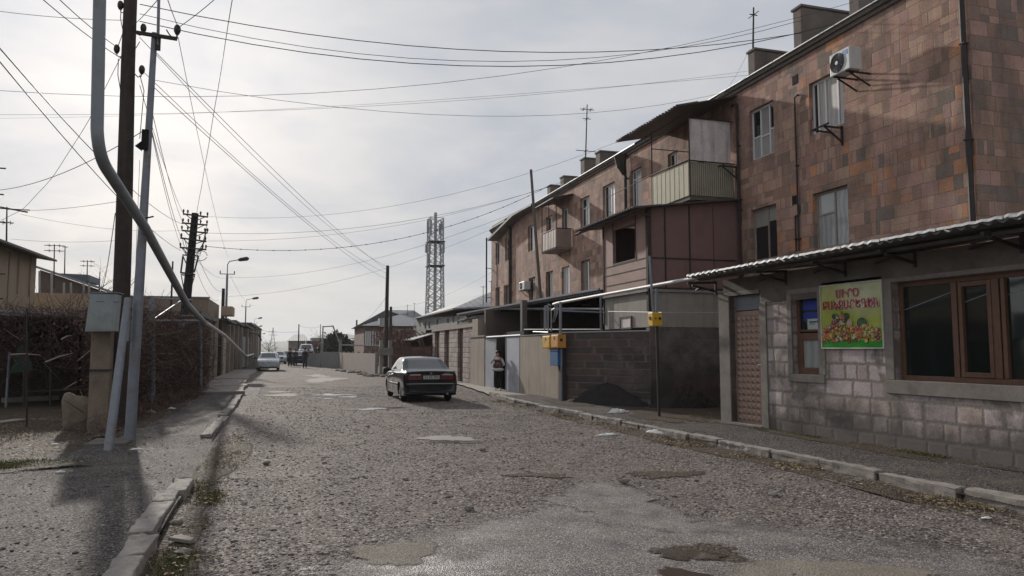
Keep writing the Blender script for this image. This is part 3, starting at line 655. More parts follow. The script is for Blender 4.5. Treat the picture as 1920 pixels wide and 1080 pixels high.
wins = [
 (14.30,15.50,6.95,8.30,[(.3,[(1,DK)]),(.5,[(1,TN)]),(.9,[(1,TN)]),(.5,[(1,MD)])],PV),
 (16.95,18.07,6.92,8.38,[(1,[(.45,CU),(.55,DK)]),(1.1,[(.42,MD),(.58,MD)]),(.7,[(.5,CU),(.5,DK)])],PV),
 (14.28,15.50,4.05,5.47,[(1,[(.62,CU),(.38,MD)]),(.8,[(1,CU)])],OF),
 (16.95,18.10,4.05,5.52,[(1.1,[(.68,DK),(.32,MD)]),(.8,[(.75,DK),(.25,MD)])],OF),
 (22.15,22.85,7.62,8.34,[(1,[(1,DK)]),(1,[(1,CL)])],PV),
 (24.90,25.80,6.85,8.42,[(.35,[(.8,DK),(.2,DK)]),(1,[(.8,TN),(.2,CU)])],PV),
 (27.25,28.45,6.90,8.38,[(1.3,[(1,DK)]),(1,[(1,CL)])],PV),
 (29.88,30.95,6.88,8.34,[(.9,[(.7,DK),(.3,DK)]),(1,[(.72,CL),(.28,CL)])],PV),
 (32.5,33.3,6.55,8.30,[(1,[(1,DK)]),(1,[(1,CL)])],PV),
 (34.7,35.6,7.0,8.30,[(1.1,[(1,DK)]),(1,[(1,CL)])],PV),
 (37.5,38.6,6.9,8.3,[(1,[(1,DK)]),(.4,[(1,CU)])],PV),
 (42.1,43.1,6.9,8.3,[(.8,[(1,DK)]),(1,[(1,CL)])],PV),
 (44.2,45.3,6.9,8.3,[(.9,[(1,DK)]),(1,[(1,CL)])],PV),
 (29.88,30.95,4.15,5.52,[(.8,[(1,MD)]),(.7,[(1,DK)]),(.7,[(1,CU)])],OF),
 (32.35,33.4,4.15,5.50,[(.6,[(1,CL)]),(.9,[(.7,CL),(.3,CL)])],PV),
 (34.6,35.7,4.15,5.50,[(1,[(1,DK)]),(1,[(1,CU)])],OF),
 (37.4,38.5,4.2,5.45,[(1,[(1,DK)]),(1,[(1,MD)])],OF),
 (42.3,43.4,4.2,5.45,[(1,[(1,DK)]),(1,[(1,MD)])],OF),
 (44.3,45.3,4.2,5.45,[(1,[(1,DK)]),(1,[(1,CU)])],OF),
 (20.0,20.9,6.15,8.3,[(1,[(.5,OF),(.5,DK)])],OF),
 (25.0,26.0,4.15,5.5,[(1,[(1,DK)]),(1,[(1,CU)])],OF),(27.3,28.4,4.15,5.5,[(1,[(1,DK)]),(1,[(1,CU)])],OF),
]
mb = MB(); wall_x(mb, BX, BY0, BY1, 0, BZ, [x[:4] for x in wins]); mb.build('wall', M['tuff'], ap)
mb = MB(); mb.quad((BX, BY0, 0), (24, BY0, 0), (24, BY0, BZ), (BX, BY0, BZ)); mb.quad((BX, BY1, 0), (24, BY1, 0), (24, BY1, BZ), (BX, BY1, BZ)); mb.quad((24, BY0, 0), (24, BY1, 0), (24, BY1, BZ), (24, BY0, BZ)); mb.build('end_wall', M['tuff_shaded'], ap)
for x in wins: window_x(ap, BX, *x[:4], x[4], x[5])
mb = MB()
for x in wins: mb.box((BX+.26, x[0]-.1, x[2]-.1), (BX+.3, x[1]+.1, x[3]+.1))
mb.each('dark_room_sheet', M['black'], ap)  # near-black sheets stand in for the darkness of the unlit rooms
mb = MB(); mb.box((BX-.06, BY0-.06, BZ), (24.06, BY1+.06, BZ+.10)); mb.box((BX-.12, BY0-.12, BZ+.10), (24.1, BY1+.1, BZ+.2)); mb.build('cornice', M['lintel'], ap, bevel=.01)
mb = MB()
y = BY0-.15
while y < BY1:
    L = min(2.0, BY1+.1-y); mb.box((BX-.17, y+.01, BZ+.203), (BX+.25, y+L-.01, BZ+.225+random.uniform(0, .015))); y += L
mb.build('roof_edge', M['edge_lt'], ap)
# fire walls and chimneys standing on the roof, seen above the cornice
for (u, vt, ur, vb, th) in [(1502,12,1610,85,.35),(1610,-35,1700,30,.35),(1415,93,1490,150,.35),(1125,284,1180,310,.5),(1096,297,1126,330,.5),(1057,331,1096,352,.5),(1032,348,1052,365,.5),(970,400,990,412,.4)]:
    p = onX(u, vt, BX+.12); zt = p.z; xr = onY(ur, vt, p.y).x
    mb = MB(); mb.box((BX+.12, p.y, BZ+.2), (max(xr, BX+.6), p.y+th, zt)); cw = mb.build('chimney_wall', M['chimney'], ap, bevel=.03)
    mb = MB(); mb.box((BX+.09, p.y-.03, zt), (max(xr, BX+.6)+.03, p.y+th+.03, zt+.06)); mb.build('cap', M['lintel'], cw)
# gabled overhanging roof over the far bay
mb = MB(); a = onX(914,448,11.9); b = onX(960,401,11.9)
mb.prism([(11.9,a.y,a.z),(11.9,b.y,b.z),(11.9,b.y-3.4,b.z-.05),(11.9,b.y-3.4,b.z-.15),(11.9,b.y-.1,b.z-.12),(11.9,a.y,a.z-.12)], (5.5,0,0)); mb.build('far_roof', M['roof_dk'], ap)
mb = MB(); mb.box((BX+.02, BY1-4.9, BZ+.225), (17, BY1, BZ+.45)); mb.build('attic_wall', M['plaster'], ap)
# downspouts and thin pipes on the facade
def down(y, z0, z1, r, x=BX-.09, m='darkmetal', name='downspout'):
    mb = MB(); mb.tube([(x, y, z0), (x, y, z1)], r, 8)
    z = z0+.3
    while z < z1: mb.box((x-r-.01, y-r-.01, z), (BX+.01, y+r+.01, z+.03)); z += 1.9
    return mb.build(name, M[m], ap)
down(10.95, 3.4, 9.1, .052, BX-.06); down(41.78, 3.5, 8.75, .09); down(BY1+.1, 4.6, 8.8, .05, 12.2)
mb = MB(); mb.tube([(12.35,41.78,8.7),(12.25,41.78,8.95),(12.3,41.9,9.2)], [.09,.16,.2], 8); mb.build('rain_hopper', M['darkmetal'], ap)
mb = MB(); hp = onX(1163, 308, 12.2); mb.tube([(12.2,hp.y,9.1),(12.25,hp.y,8.7),(12.38,hp.y,8.35)], [.26,.2,.09], 8); mb.build('rain_hopper', M['darkmetal'], ap)
down(hp.y, 6.0, 8.35, .06)
down(16.0, 4.1, 8.1, .022, BX-.05, name='pipe'); down(18.55, 3.4, 8.75, .035, BX-.08, name='pipe'); down(16.12, 4.1, 5.0, .02, BX-.05, name='pipe')
mb = MB(); mb.tube([(BX-.08,18.55,8.75),(BX-.08,18.8,8.78),(BX-.02,18.85,8.78)], .035, 6); mb.tube([(BX-.05,16.0,8.1),(BX-.05,15.9,8.14),(BX,15.88,8.14)], .022, 6); mb.tube([(BX-.05,16.12,5.0),(BX-.05,16.0,5.03),(BX-.03,15.98,5.1),(BX+.01,15.98,5.3)], .03, 6); mb.build('pipe_elbow', M['darkmetal'], ap)
mb = MB()
for (u, v, s_) in [(1490,150,.13),(1490,375,.12)]:
    p = onX(u, v, BX); mb.box((BX-.012, p.y-s_, p.z-s_), (BX+.05, p.y+s_*.8, p.z+s_))
mb.each('vent_hole', M['black'], ap, bevel=.02)
# --- cream balcony with a tin roof
bal = MB(); bal.box((11.05,18.92,5.92),(BX,21.17,6.06)); bal = bal.build('balcony', M['lintel'], ap)
mb = MB(); mb.box((11.02,18.90,6.04),(11.045,21.19,7.08)); mb.box((11.05,21.165,6.04),(BX,21.19,7.08)); fpn = mb.build('front_panel', M['cream'], bal)
mb = MB()
for y in np.linspace(18.95, 21.15, 9): mb.box((11.012,y-.008,6.05),(11.022,y+.008,7.07))
mb.build('seam', M['cream_shaded'], bal)
mb = MB(); mb.box((11.05,18.885,6.04),(BX-.01,18.91,7.02)); mb.build('side_panel', M['cream_shaded'], bal)
mb = MB()
for y in (18.88, 21.2): mb.tube([(11.03,y,6.0),(11.03,y,8.55)], .022, 6)
mb.tube([(11.0,18.86,7.07),(11.0,21.22,7.13)], .022, 6); mb.tube([(11.0,18.86,7.05),(12.5,18.86,7.04)], .022, 6)
mb.tube([(11.03,18.88,8.35),(12.5,18.88,8.32)], .018, 6); mb.tube([(11.03,18.88,8.5),(11.03,22.4,8.5)], .022, 6); mb.tube([(11.03,21.2,8.0),(12.5,21.2,8.0)], .015, 6); mb.tube([(11.0,21.2,7.13),(11.0,24.6,7.1)], .012, 6)
mb.build('railing', M['darkmetal'], bal)
mb = MB(); mb.add([(10.55,18.6,8.53),(12.5,18.6,9.02),(12.5,22.9,9.05),(10.55,22.9,8.62)], [(0,1,2,3)]); mb.add([(10.55,18.6,8.56),(12.5,18.6,9.05),(12.5,22.9,9.08),(10.55,22.9,8.65)], [(0,1,2,3)]); mb.add([(10.55,18.6,8.53),(12.5,18.6,9.02),(12.5,18.6,9.05),(10.55,18.6,8.56)],[(0,1,2,3)]); mb.add([(10.55,18.6,8.53),(10.55,22.9,8.62),(10.55,22.9,8.65),(10.55,18.6,8.56)],[(0,1,2,3)]); mb.build('roof', M['roof_dk'], bal, fixn=False)
mb = MB()
y = 18.65
while y < 22.9: mb.tube([(10.5,y,8.555+.02*(y-18.6)),(11.2,y,8.73+.02*(y-18.6))], .03, 6); y += .17
mb.build('roof_corrugation', M['roof_dk'], bal)
mb = MB(); mb.box((11.08,18.93,7.06),(12.44,18.95,8.32)); mb.box((11.7,18.9,7.06),(11.73,18.93,8.3)); mb.build('side_sheet', M['whitepanel'], bal)
# --- small far balcony
sx = onY(1044, 470, 32.05).x; sy1 = onX(1017, 470, sx).y
b2 = MB(); b2.box((sx,32.07,6.22),(BX,sy1,6.34)); b2 = b2.build('balcony', M['plaster'], ap)
M['balc2'] = corrug('pinkish_balcony_board', (.27,.20,.17), .22, 1, metal=0)
mb = MB(); mb.box((sx-.03,32.03,6.3),(sx,sy1,7.15)); mb.box((sx,32.03,6.3),(BX-.02,32.06,7.15)); mb.build('front_panel', M['balc2'], b2)
mb = MB(); y = 32.1
while y < sy1: mb.tube([(sx-.04,y,6.22),(sx-.04,y,6.30)], .06, 6); y += .22
mb.build('trim', M['plaster'], b2)
mb = MB()
for y in (32.05, (32.05+sy1)/2, sy1-.02): mb.tube([(sx-.02,y,6.2),(sx-.02,y,8.55)], .022, 6)
mb.tube([(sx-.02,32.05,7.17),(sx-.02,sy1,7.17)], .03, 6); mb.tube([(sx-.02,32.05,7.17),(BX,32.05,7.17)], .03, 6); mb.tube([(sx-.02,32.05,8.5),(sx-.02,sy1,8.5)], .02, 6); mb.build('railing', M['darkmetal'], b2)
mb = MB(); mb.prism([(sx-.25,31.8,8.52),(BX,31.8,8.75),(BX,31.8,8.79),(sx-.25,31.8,8.56)], (0,sy1-31.5,0)); mb.build('roof', M['roof_dk'], b2)

# rooftop masts and antennas
def mast(base, top, r, name, label, arms=(), cat='antenna', mat='darkmetal', group=None):
    t = thing(name, label, cat, tuple(base), group); mb = MB(); mb.tube([base, top], [r, r*.7], 6); mb.build('mast', M[mat], t)
    if arms:
        mb = MB()
        for (z, L, k) in arms:
            p = Vector(base).lerp(Vector(top), z); mb.tube([p-Vector((L/2,0,0)), p+Vector((L/2,0,0))], r*.5, 5)
            for i in range(k):
                q = p+Vector((-L/2+L*(i+.5)/k,0,0)); mb.tube([q-Vector((0,.25,0)), q+Vector((0,.25,0))], r*.4, 4); mb.tube([q-Vector((0,0,.08)), q+Vector((0,0,.08))], r*.4, 4)
        mb.build('aerial', M[mat], t)
    return t
p = onX(1411,152,12.9); mast(p, onX(1413,14,12.9), .035, 'lightning_rod', 'thin dark rod rising from the cornice above the second chimney wall', ((.9,.25,1),))
p = onX(1097,330,13.2); mast(p, onX(1101,196,13.2), .035, 'antenna', 'tall thin antenna mast beside the stepped chimney walls', ((.93,.7,2),(.8,.4,1),(.35,1.0,1)))
# air conditioners
def aircon(x, y0, y1, z0, z1, d, label, group):
    t = thing('air_conditioner', label, 'air conditioner', (x, y0, z0), group)
    mb = MB(); mb.box((x,y0,z0),(x+d,y1,z1)); mb.build('casing', M['acwhite'], t, bevel=.02)
    cy = y0+(y1-y0)*.62; cz = (z0+z1)/2; r = (z1-z0)*.43
    mb = MB(); mb.tube([(x-.012,cy,cz),(x+.01,cy,cz)], r, 28); g = mb.build('fan_grille', M['trimblk'], t)
    mb = MB()
    for q in (.35,.5,.65,.8,.93):
        c = [(x-.016, cy+math.cos(a)*r*q, cz+math.sin(a)*r*q) for a in np.linspace(0, 2*math.pi, 25)]; mb.tube(c, .004, 4, caps=False)
    for a in np.linspace(0, math.pi, 7)[:-1]: mb.tube([(x-.018,cy-math.cos(a)*r,cz-math.sin(a)*r),(x-.018,cy+math.cos(a)*r,cz+math.sin(a)*r)], .004, 4)
    mb.build('ring', M['steel'], g)
    mb = MB(); mb.tube([(x-.022,cy,cz),(x-.01,cy,cz)], r*.2, 14); mb.build('hub', M['acwhite'], g)
    for y in (y0+.12, y1-.12): mb = MB(); mb.box((x-.03,y-.02,z0-.04),(BX,y+.02,z0-.005)); mb.beam((x+.1,y,z0-.05),(BX-.01,y,z0-.3),.03); mb.build('bracket', M['darkmetal'], t)
    return t
XA = 11.85; pa = onX(1556,132,XA); pb = onX(1592,85,XA); z0 = onX(1592,128,XA).z; z1 = pb.z
ac = aircon(XA, pb.y, pa.y, z0, z1, .34, 'white air conditioner with a large fan above the top-floor window', 'air conditioners on the facade')
mb = MB(); mb.box((XA-.004,pb.y+.06,z1-.16),(XA+.004,pb.y+.22,z1-.05)); M['sticker'] = plain('blue_sticker', (.10,.22,.45), .5, bump=0); mb.build('sticker', M['sticker'], ac)
pc = onX(973,545,12.1); pd = onX(983,528,12.1)
aircon(12.1, pd.y, pc.y, pc.z, onX(983,527,12.1).z, .35, 'small white air conditioner low on the far facade', 'air conditioners on the facade')
for (u, v, lb) in [(1560,238,'rusty empty wall bracket under the top-floor window'),(1366,312,'rusty empty wall bracket beside the cream balcony')]:
    p = onX(u, v, 12.2); t = thing('wall_bracket', lb, 'bracket', (12.2, p.y, p.z), 'empty brackets on the facade')
    mb = MB(); mb.beam((11.95,p.y,p.z),(BX,p.y,p.z),.04); mb.beam((11.98,p.y,p.z),(BX-.02,p.y,p.z-.35),.035); mb.beam((BX-.03,p.y,p.z-.42),(BX-.03,p.y,p.z+.05),.04); mb.beam((11.98,p.y-.15,p.z+.03),(11.98,p.y+.45,p.z+.02),.035); mb.beam((11.98,p.y+.4,p.z+.02),(BX,p.y+.4,p.z),.035); mb.build('arm', M['darkmetal'], t)

# ================================================================== ENCLOSED ANNEX (pink-brown panels)
AX, AY0, AY1 = 9.6, 18.73, 21.8
an = thing('panelled_annex', 'first-floor lean-to clad in pink-brown panels with an open dark window', 'annex', (AX, AY0, 0))
mb = MB(); wall_x(mb, AX, AY0, AY1, 3.27, 5.55, [(19.54,21.06,4.22,5.27)], .08); mb.build('front_wall', M['pink_lit'], an)
mb = MB(); mb.prism([(AX,AY0,3.27),(12.49,AY0,3.27),(12.49,AY0,5.93),(AX,AY0,5.55)], (0,.08,0)); mb.build('side_wall', M['pink_shaded'], an)
mb = MB(); mb.box((AX,AY1,3.27),(12.49,AY1+.08,5.5)); mb.box((AX+.1,AY0+.1,3.3),(12.4,AY1-.05,3.35)); mb.build('rear_wall', M['pink_shaded'], an)
mb = MB(); mb.box((AX+1.0,19.0,3.5),(AX+1.05,21.6,5.5)); mb.build('dark_room_sheet', M['black'], an)  # near-black sheet paints the darkness behind the annex opening
mb = MB()
for u in (1247, 1293): xx_ = onY(u, 470, AY0).x; mb.box((xx_-.02,AY0-.025,3.27),(xx_+.02,AY0-.002,5.62+.13*(xx_-AX)-.1))
xx_ = onY(1338, 470, AY0).x; mb.box((xx_-.008,AY0-.012,3.3),(xx_+.008,AY0-.002,5.7))
za = onY(1300, 486, AY0).z; mb.box((AX,AY0-.022,za-.02),(12.4,AY0-.003,za+.015)); mb.box((AX,AY0-.02,3.27),(12.45,AY0-.002,3.33))
for z in (4.17, 3.90, 3.58, 3.30): mb.box((AX-.014,AY0+.03,z-.012),(AX-.002,AY1,z+.012))
for y in (19.52, 21.08): mb.box((AX-.018,y-.018,4.15),(AX-.002,y+.018,5.5))
mb.box((AX-.02,19.5,4.19),(AX-.004,21.1,4.225)); mb.build('batten', M['darkmetal'], an)
mb = MB(); mb.box((AX-.05,AY0-.05,2.6),(AX+.07,AY0+.07,5.56)); mb.box((AX-.03,AY1-.03,2.4),(AX+.03,AY1+.05,5.5)); mb.each('corner_post', M['wood_dark'], an)
mb = MB(); mb.prism([(9.05,AY0-.25,5.48),(12.5,AY0-.25,5.92),(12.5,AY0-.25,5.96),(9.05,AY0-.25,5.52)], (0,4.4,0)); mb.build('roof', M['roof_dk'], an)
mb = MB(); y = AY0-.2
while y < 22.85: mb.tube([(9.0,y,5.50),(9.9,y,5.615)], .035, 6); y += .17
mb.build('roof_corrugation', M['slate'], an)
mb = MB(); mb.tube([(9.15,AY0-.2,5.42),(9.15,23.1,5.42)], .035, 6); mb.tube([(9.2,AY0-.1,5.42),(9.6,AY0-.1,5.3)], .03, 6); mb.build('eave_pole', M['wood_dark'], an)
mb = MB(); mb.box((AX+.01,AY0+.02,2.22),(12.4,AY1,3.20)); mb.build('base_box', M['plaster_box'], an)
mb = MB(); mb.box((AX-.1,AY0-.05,3.20),(12.4,AY1,3.27)); mb.build('floor_slab', M['concrete'], an)
p = onX(1163,618,AX); q = onX(1185,592,AX); fr = MB()
fr.box((AX-.03,q.y,p.z),(AX+.02,q.y+.06,q.z)); fr.box((AX-.03,p.y-.06,p.z),(AX+.02,p.y,q.z)); fr.box((AX-.03,q.y+.06,p.z),(AX+.02,p.y-.06,p.z+.05)); fr.box((AX-.03,q.y+.06,q.z-.05),(AX+.02,p.y-.06,q.z)); fo = fr.build('hatch_frame', M['darkmetal'], an)
mb = MB(); mb.box((AX-.008,q.y+.06,p.z+.05),(AX+.005,p.y-.06,q.z-.05)); mb.build('hatch_pane', M['whitepanel'], fo)
# rear grey wall below it, low block wall, earth heaps
w1 = MB(); w1.box((AX+.02,AY0+.03,0),(12.48,AY0+.25,3.19)); w1 = w1.build('rendered_wall', M['greyblock']); tag(w1, 'tall grey rendered block wall under the panelled annex', 'wall')
A_, B_ = Vector((7.95,21.35,0)), Vector((9.62,18.8,0)); d_ = (B_-A_).normalized(); n_ = Vector((-d_.y, d_.x, 0))*.2
mb = MB(); mb.prism([A_, B_, B_+n_, A_+n_], (0,0,2.08)); lw = thing('block_wall', 'low dark block wall stained black, between garage and shop', 'wall', (7.95,21.35,0)); mb.build('blockwork', M['darkblock'], lw)
mb = MB(); mb.tube([A_+Vector((0,0,2.11)), B_+Vector((0,0,2.11))], .025, 6); mb.build('top_rail', M['steel_lt'], lw)
def heap(name, cx, cy, rx, ry, h, rot, seed, label):
    rd = random.Random(seed); n = 36; K = 9; V = []
    for r in range(K+1):
        for i in range(n):
            t = 2*math.pi*i/n; q = r/K*(1+.14*math.sin(3*t+seed)+.08*math.sin(7*t)); x = rx*q*math.cos(t); y = ry*q*math.sin(t)
            X_ = cx+x*math.cos(rot)-y*math.sin(rot); Y_ = cy+x*math.sin(rot)+y*math.cos(rot)
            V.append((X_, Y_, .03+h*max(0, 1-(r/K)**1.25)+rd.uniform(-.03,.03)*(r < K)))
    mb = MB(); mb.v = V; mb.f = [(r*n+i, (r+1)*n+i, (r+1)*n+(i+1) % n, r*n+(i+1) % n) for r in range(K) for i in range(n)]; mb.mi = [0]*len(mb.f)
    o = mb.build(name, M['earth'], smooth=True); tag(o, label, 'earth heap', 'heaps of dark earth'); return o
heap('earth_heap', 8.75, 19.7, 1.35, .55, .62, -.98, 3, 'dark earth heap against the low block wall')
heap('earth_heap', 10.4, 18.2, .95, .5, .62, .05, 5, 'dark earth heap with weeds in the corner beside the shop')
def twig_cloud(name, n, sampler, ln, wd, mat, label=None, kind='stuff', up=.2, parent=None):
    P = sampler(n); d = rng.normal(0, 1, (n, 3)); d[:, 2] += up; d /= np.linalg.norm(d, axis=1)[:, None]
    L = ln*rng.uniform(.3, 1.3, n); e = P+d*L[:, None]; s_ = np.cross(d, rng.normal(0, 1, (n, 3))); s_ /= np.linalg.norm(s_, axis=1)[:, None]; s_ *= wd
    V = np.stack([P-s_, P+s_, e+s_*.5, e-s_*.5], 1).reshape(-1, 3); F = np.arange(n*4).reshape(-1, 4)
    o = npmesh(name, V, F, mat, parent)
    if kind: o['kind'] = kind
    if label: o['label'] = label
    return o
twig_cloud('dry_weeds', 1500, lambda n: np.stack([rng.uniform(9.9,11.6,n), rng.uniform(17.5,18.5,n), rng.uniform(.05,.7,n)],1), .28, .004, M['twig'], 'dark dry weeds on the earth heap by the shop', up=1.2)

# ================================================================== SHOP
SP, SQ = Vector((8.80, 13.75, 0)), Vector((9.08, 7.43, 0)); SD = (SQ-SP).normalized(); SN = Vector((SD.y, -SD.x, 0))  # SN towards the street
if SN.x > 0: SN = -SN
SM = Matrix(((SD.x, SN.x, 0, SP.x), (SD.y, SN.y, 0, SP.y), (0, 0, 1, 0), (0, 0, 0, 1)))
def sh(u, v, off=0.0):          # photo point on the shop front -> (s along the wall, height)
    d = ray(u, v); o = Vector((0, 0, EYE)); p0 = SP+SN*off; t = (p0-o).dot(SN)/d.dot(SN); p = o+d*t
    return (p-SP).dot(SD), p.z
shop = thing('vegetable_shop', 'single-storey shop of pink tuff blocks under a corrugated roof edge', 'shop', tuple(SP))
SZ = 3.05
def sb(): m = MB(); m.M = SM; return m
dL, dTz = sh(1368, 556); dR, _ = sh(1425, 556)
wl, wt = sh(1484, 552); wr, _ = sh(1533, 552); _, wb = sh(1510, 702)
bl, bt = sh(1672, 530); _, bb = sh(1690, 713); br = bl+4.2
SEND = 10.5
holes = [(dL, dR, .09, dTz), (wl, wr, wb, wt), (bl, br, bb, bt)]
def wall_s(mb, s0, s1, z0, z1, holes, depth):
    ss = sorted({s0, s1, *[h[0] for h in holes], *[h[1] for h in holes]}); zs = sorted({z0, z1, *[h[2] for h in holes], *[h[3] for h in holes]})
    for a, b in zip(ss, ss[1:]):
        for c, d in zip(zs, zs[1:]):
            if any(h[0] < (a+b)/2 < h[1] and h[2] < (c+d)/2 < h[3] for h in holes): continue
            mb.quad((a,0,c),(a,0,d),(b,0,d),(b,0,c))
    for a, b, c, d in holes:
        q = -depth
        mb.quad((a,0,c),(a,q,c),(a,q,d),(a,0,d)); mb.quad((b,0,c),(b,q,c),(b,q,d),(b,0,d)); mb.quad((a,0,c),(a,q,c),(b,q,c),(b,0,c)); mb.quad((a,0,d),(a,q,d),(b,q,d),(b,0,d))
mb = sb(); wall_s(mb, 0.12, SEND, 0, 2.62, holes, .22); mb.build('wall', M['shopstone'], shop)
mb = sb(); mb.box((0,-3.3,0),(.115,-.004,2.95)); mb.box((.116,-3.3,2.0),(SEND,-.3,2.9)); mb.each('side_wall', M['greyblock'], shop)
fz = sh(1560, 529)[1]
mb = sb(); mb.box((-.02,-.1,fz),(dL-.04,.02,SZ)); mb.box((dL-.04,-.1,dTz+.06),(dR+.04,.02,SZ)); mb.box((dR+.04,-.1,2.5),(wr+.12,.021,SZ)); mb.box((wr+.12,-.1,fz),(bl-.18,.02,SZ)); mb.box((bl-.18,-.1,bt+.06),(SEND,.022,SZ)); mb.build('fascia', M['lintel'], shop)
# cement surrounds
M['surround'] = plain('cement_surround', (.205,.185,.16), .9, var=.3, scale=4, bump=.5, dirt=(.13,.115,.10))
mb = sb()
c0 = sh(1352, 700)[0]
mb.box((c0,-.12,.02),(dL,.03,fz+.02)); mb.box((dR,-.12,.05),(sh(1441,700)[0],.03,2.52))
mb.box((dL,-.12,dTz),(dR,.032,dTz+.08)); mb.box((dL,-.14,.07),(dR,.05,.12))
mb.build('door_surround', M['surround'], shop, bevel=.008)
t = .12; mb = sb(); mb.box((wl-t,-.02,wb-.14),(wr+t,.028,wb)); mb.box((wl-t,-.02,wb),(wl,.025,wt+.09)); mb.box((wr,-.02,wb),(wr+t*1.3,.025,wt+.09)); mb.box((wl,-.02,wt),(wr,.026,wt+.09)); mb.build('window_surround', M['surround'], shop, bevel=.008)
mb = sb(); mb.box((bl-.17,-.02,bb-.21),(SEND,.03,bb)); mb.box((bl-.17,-.02,bb),(bl,.026,bt+.07)); mb.box((bl,-.02,bt),(SEND,.027,bt+.07)); mb.build('window_surround', M['surround'], shop, bevel=.008)
# small window
def swin(s0, s1, z0, z1, muls, rails, d=-.10, fw=.065, mats=None):
    f = sb(); f.box((s0,d-.06,z0),(s1,d,z0+fw)); f.box((s0,d-.06,z1-fw),(s1,d,z1)); f.box((s0,d-.06,z0+fw),(s0+fw,d,z1-fw)); f.box((s1-fw,d-.06,z0+fw),(s1,d,z1-fw))
    return f
f = swin(wl, wr, wb, wt, [], []); zm = sh(1510, 632)[1]; f.box((wl+.065,-.155,zm-.05),(wr-.065,-.095,zm+.07)); f.box((wl+.065,-.16,zm+.10),(wr-.065,-.11,zm+.14))
f.box((wl+.065,-.15,wb+.065),(wl+.12,-.105,zm-.05)); f.box((wr-.11,-.15,wb+.065),(wr-.065,-.105,zm-.05)); f.box((wl+.12,-.15,wb+.065),(wr-.11,-.105,wb+.12))
wf = f.build('window', M['brownframe'], shop, bevel=.006)
mb = sb(); mb.box((wl+.06,-.145,zm+.07),(wr-.06,-.135,wt-.06)); mb.build('pane', M['glass_shop'], wf)
mb = sb(); mb.box((wl+.1,-.145,wb+.1),(wr-.1,-.135,zm-.05)); mb.build('pane', M['curtain'], wf)
M['bluepaper'] = plain('blue_paper', (.02,.04,.26), .6, var=.2, bump=0); M['paper'] = plain('notice_paper', (.42,.50,.47), .8, var=.08, bump=0)
z2 = sh(1510, 562)[1]; z3 = sh(1510, 583)[1]; z4 = sh(1510,601)[1]
nt_ = sb(); nt_.box((wl+.14,-.134,z3+.02),(wr-.10,-.131,z2)); nt_.box((wl+.14,-.134,z4),(wr-.10,-.131,z3-.02)); no = nt_.build('blue_poster', M['bluepaper']); tag(no, 'blue paper poster stuck inside the small brown shop window', 'poster')
mb = sb(); a = sh(1503,598); b = sh(1527,617); mb.box((a[0],-.130,b[1]),(b[0],-.127,a[1])); no = mb.build('paper_notice', M['paper']); tag(no, 'pale paper notice with faint dark marks in the small window', 'notice')
mb = sb(); mb.box((a[0]+.05,-.1265,a[1]-.07),(b[0]-.09,-.1255,a[1]-.045)); mb.box((b[0]-.08,-.1265,a[1]-.075),(b[0]-.05,-.1255,a[1]-.03)); mb.box((a[0]+.05,-.1265,a[1]-.10),(b[0]-.12,-.1255,a[1]-.088)); mb.build('print', M['trimblk'], no)
# big window
f = swin(bl, br, bb, bt, [], [], d=-.12, fw=.075)
mus = [sh(u, 620)[0] for u in (1783, 1857)]; s_a, s_b = mus
f.box((s_a-.07,-.19,bb+.075),(s_a+.02,-.11,bt-.075)); f.box((s_b-.05,-.19,bb+.075),(s_b+.06,-.11,bt-.075)); f.box((s_b+1.35,-.19,bb+.075),(s_b+1.45,-.11,bt-.075))
f.box((s_a+.05,-.17,bb+.08),(s_a+.11,-.10,bt-.08)); f.box((s_b-.11,-.17,bb+.08),(s_b-.05,-.10,bt-.08)); f.box((s_a+.11,-.17,bt-.15),(s_b-.11,-.10,bt-.08)); f.box((s_a+.11,-.17,bb+.08),(s_b-.11,-.10,bb+.15))
f.box((s_b+.09,-.17,bb+.08),(s_b+.15,-.10,bt-.08))
bf = f.build('window', M['brownframe'], shop, bevel=.006)
for (a, b) in ((bl+.07, s_a-.07), (s_a+.02, s_b-.05), (s_b+.06, s_b+1.36), (s_b+1.45, br-.07)):
    mb = sb(); mb.box((a,-.165,bb+.07),(b,-.155,bt-.07)); mb.build('pane', M['glass_shop'], bf)
# inside the glass the edge of a pinned green curtain shows: a slim pale hem on a dark drape
mb = sb()
for (a, b, z0_, z1_) in ((bl+.08, s_a-.08, bt-.42, bt-.20), (s_a+.12, s_b-.12, bt-.36, bt-.26), (s_b+.17, s_b+1.3, bt-.30, bt-.02)):
    pr_ = [(a,-.153,z0_-.012),(b,-.153,z1_-.012),(b,-.153,z1_),(a,-.153,z0_)]; mb.poly(pr_)
mb.build('drape_hem', M['steel'], bf, fixn=False)
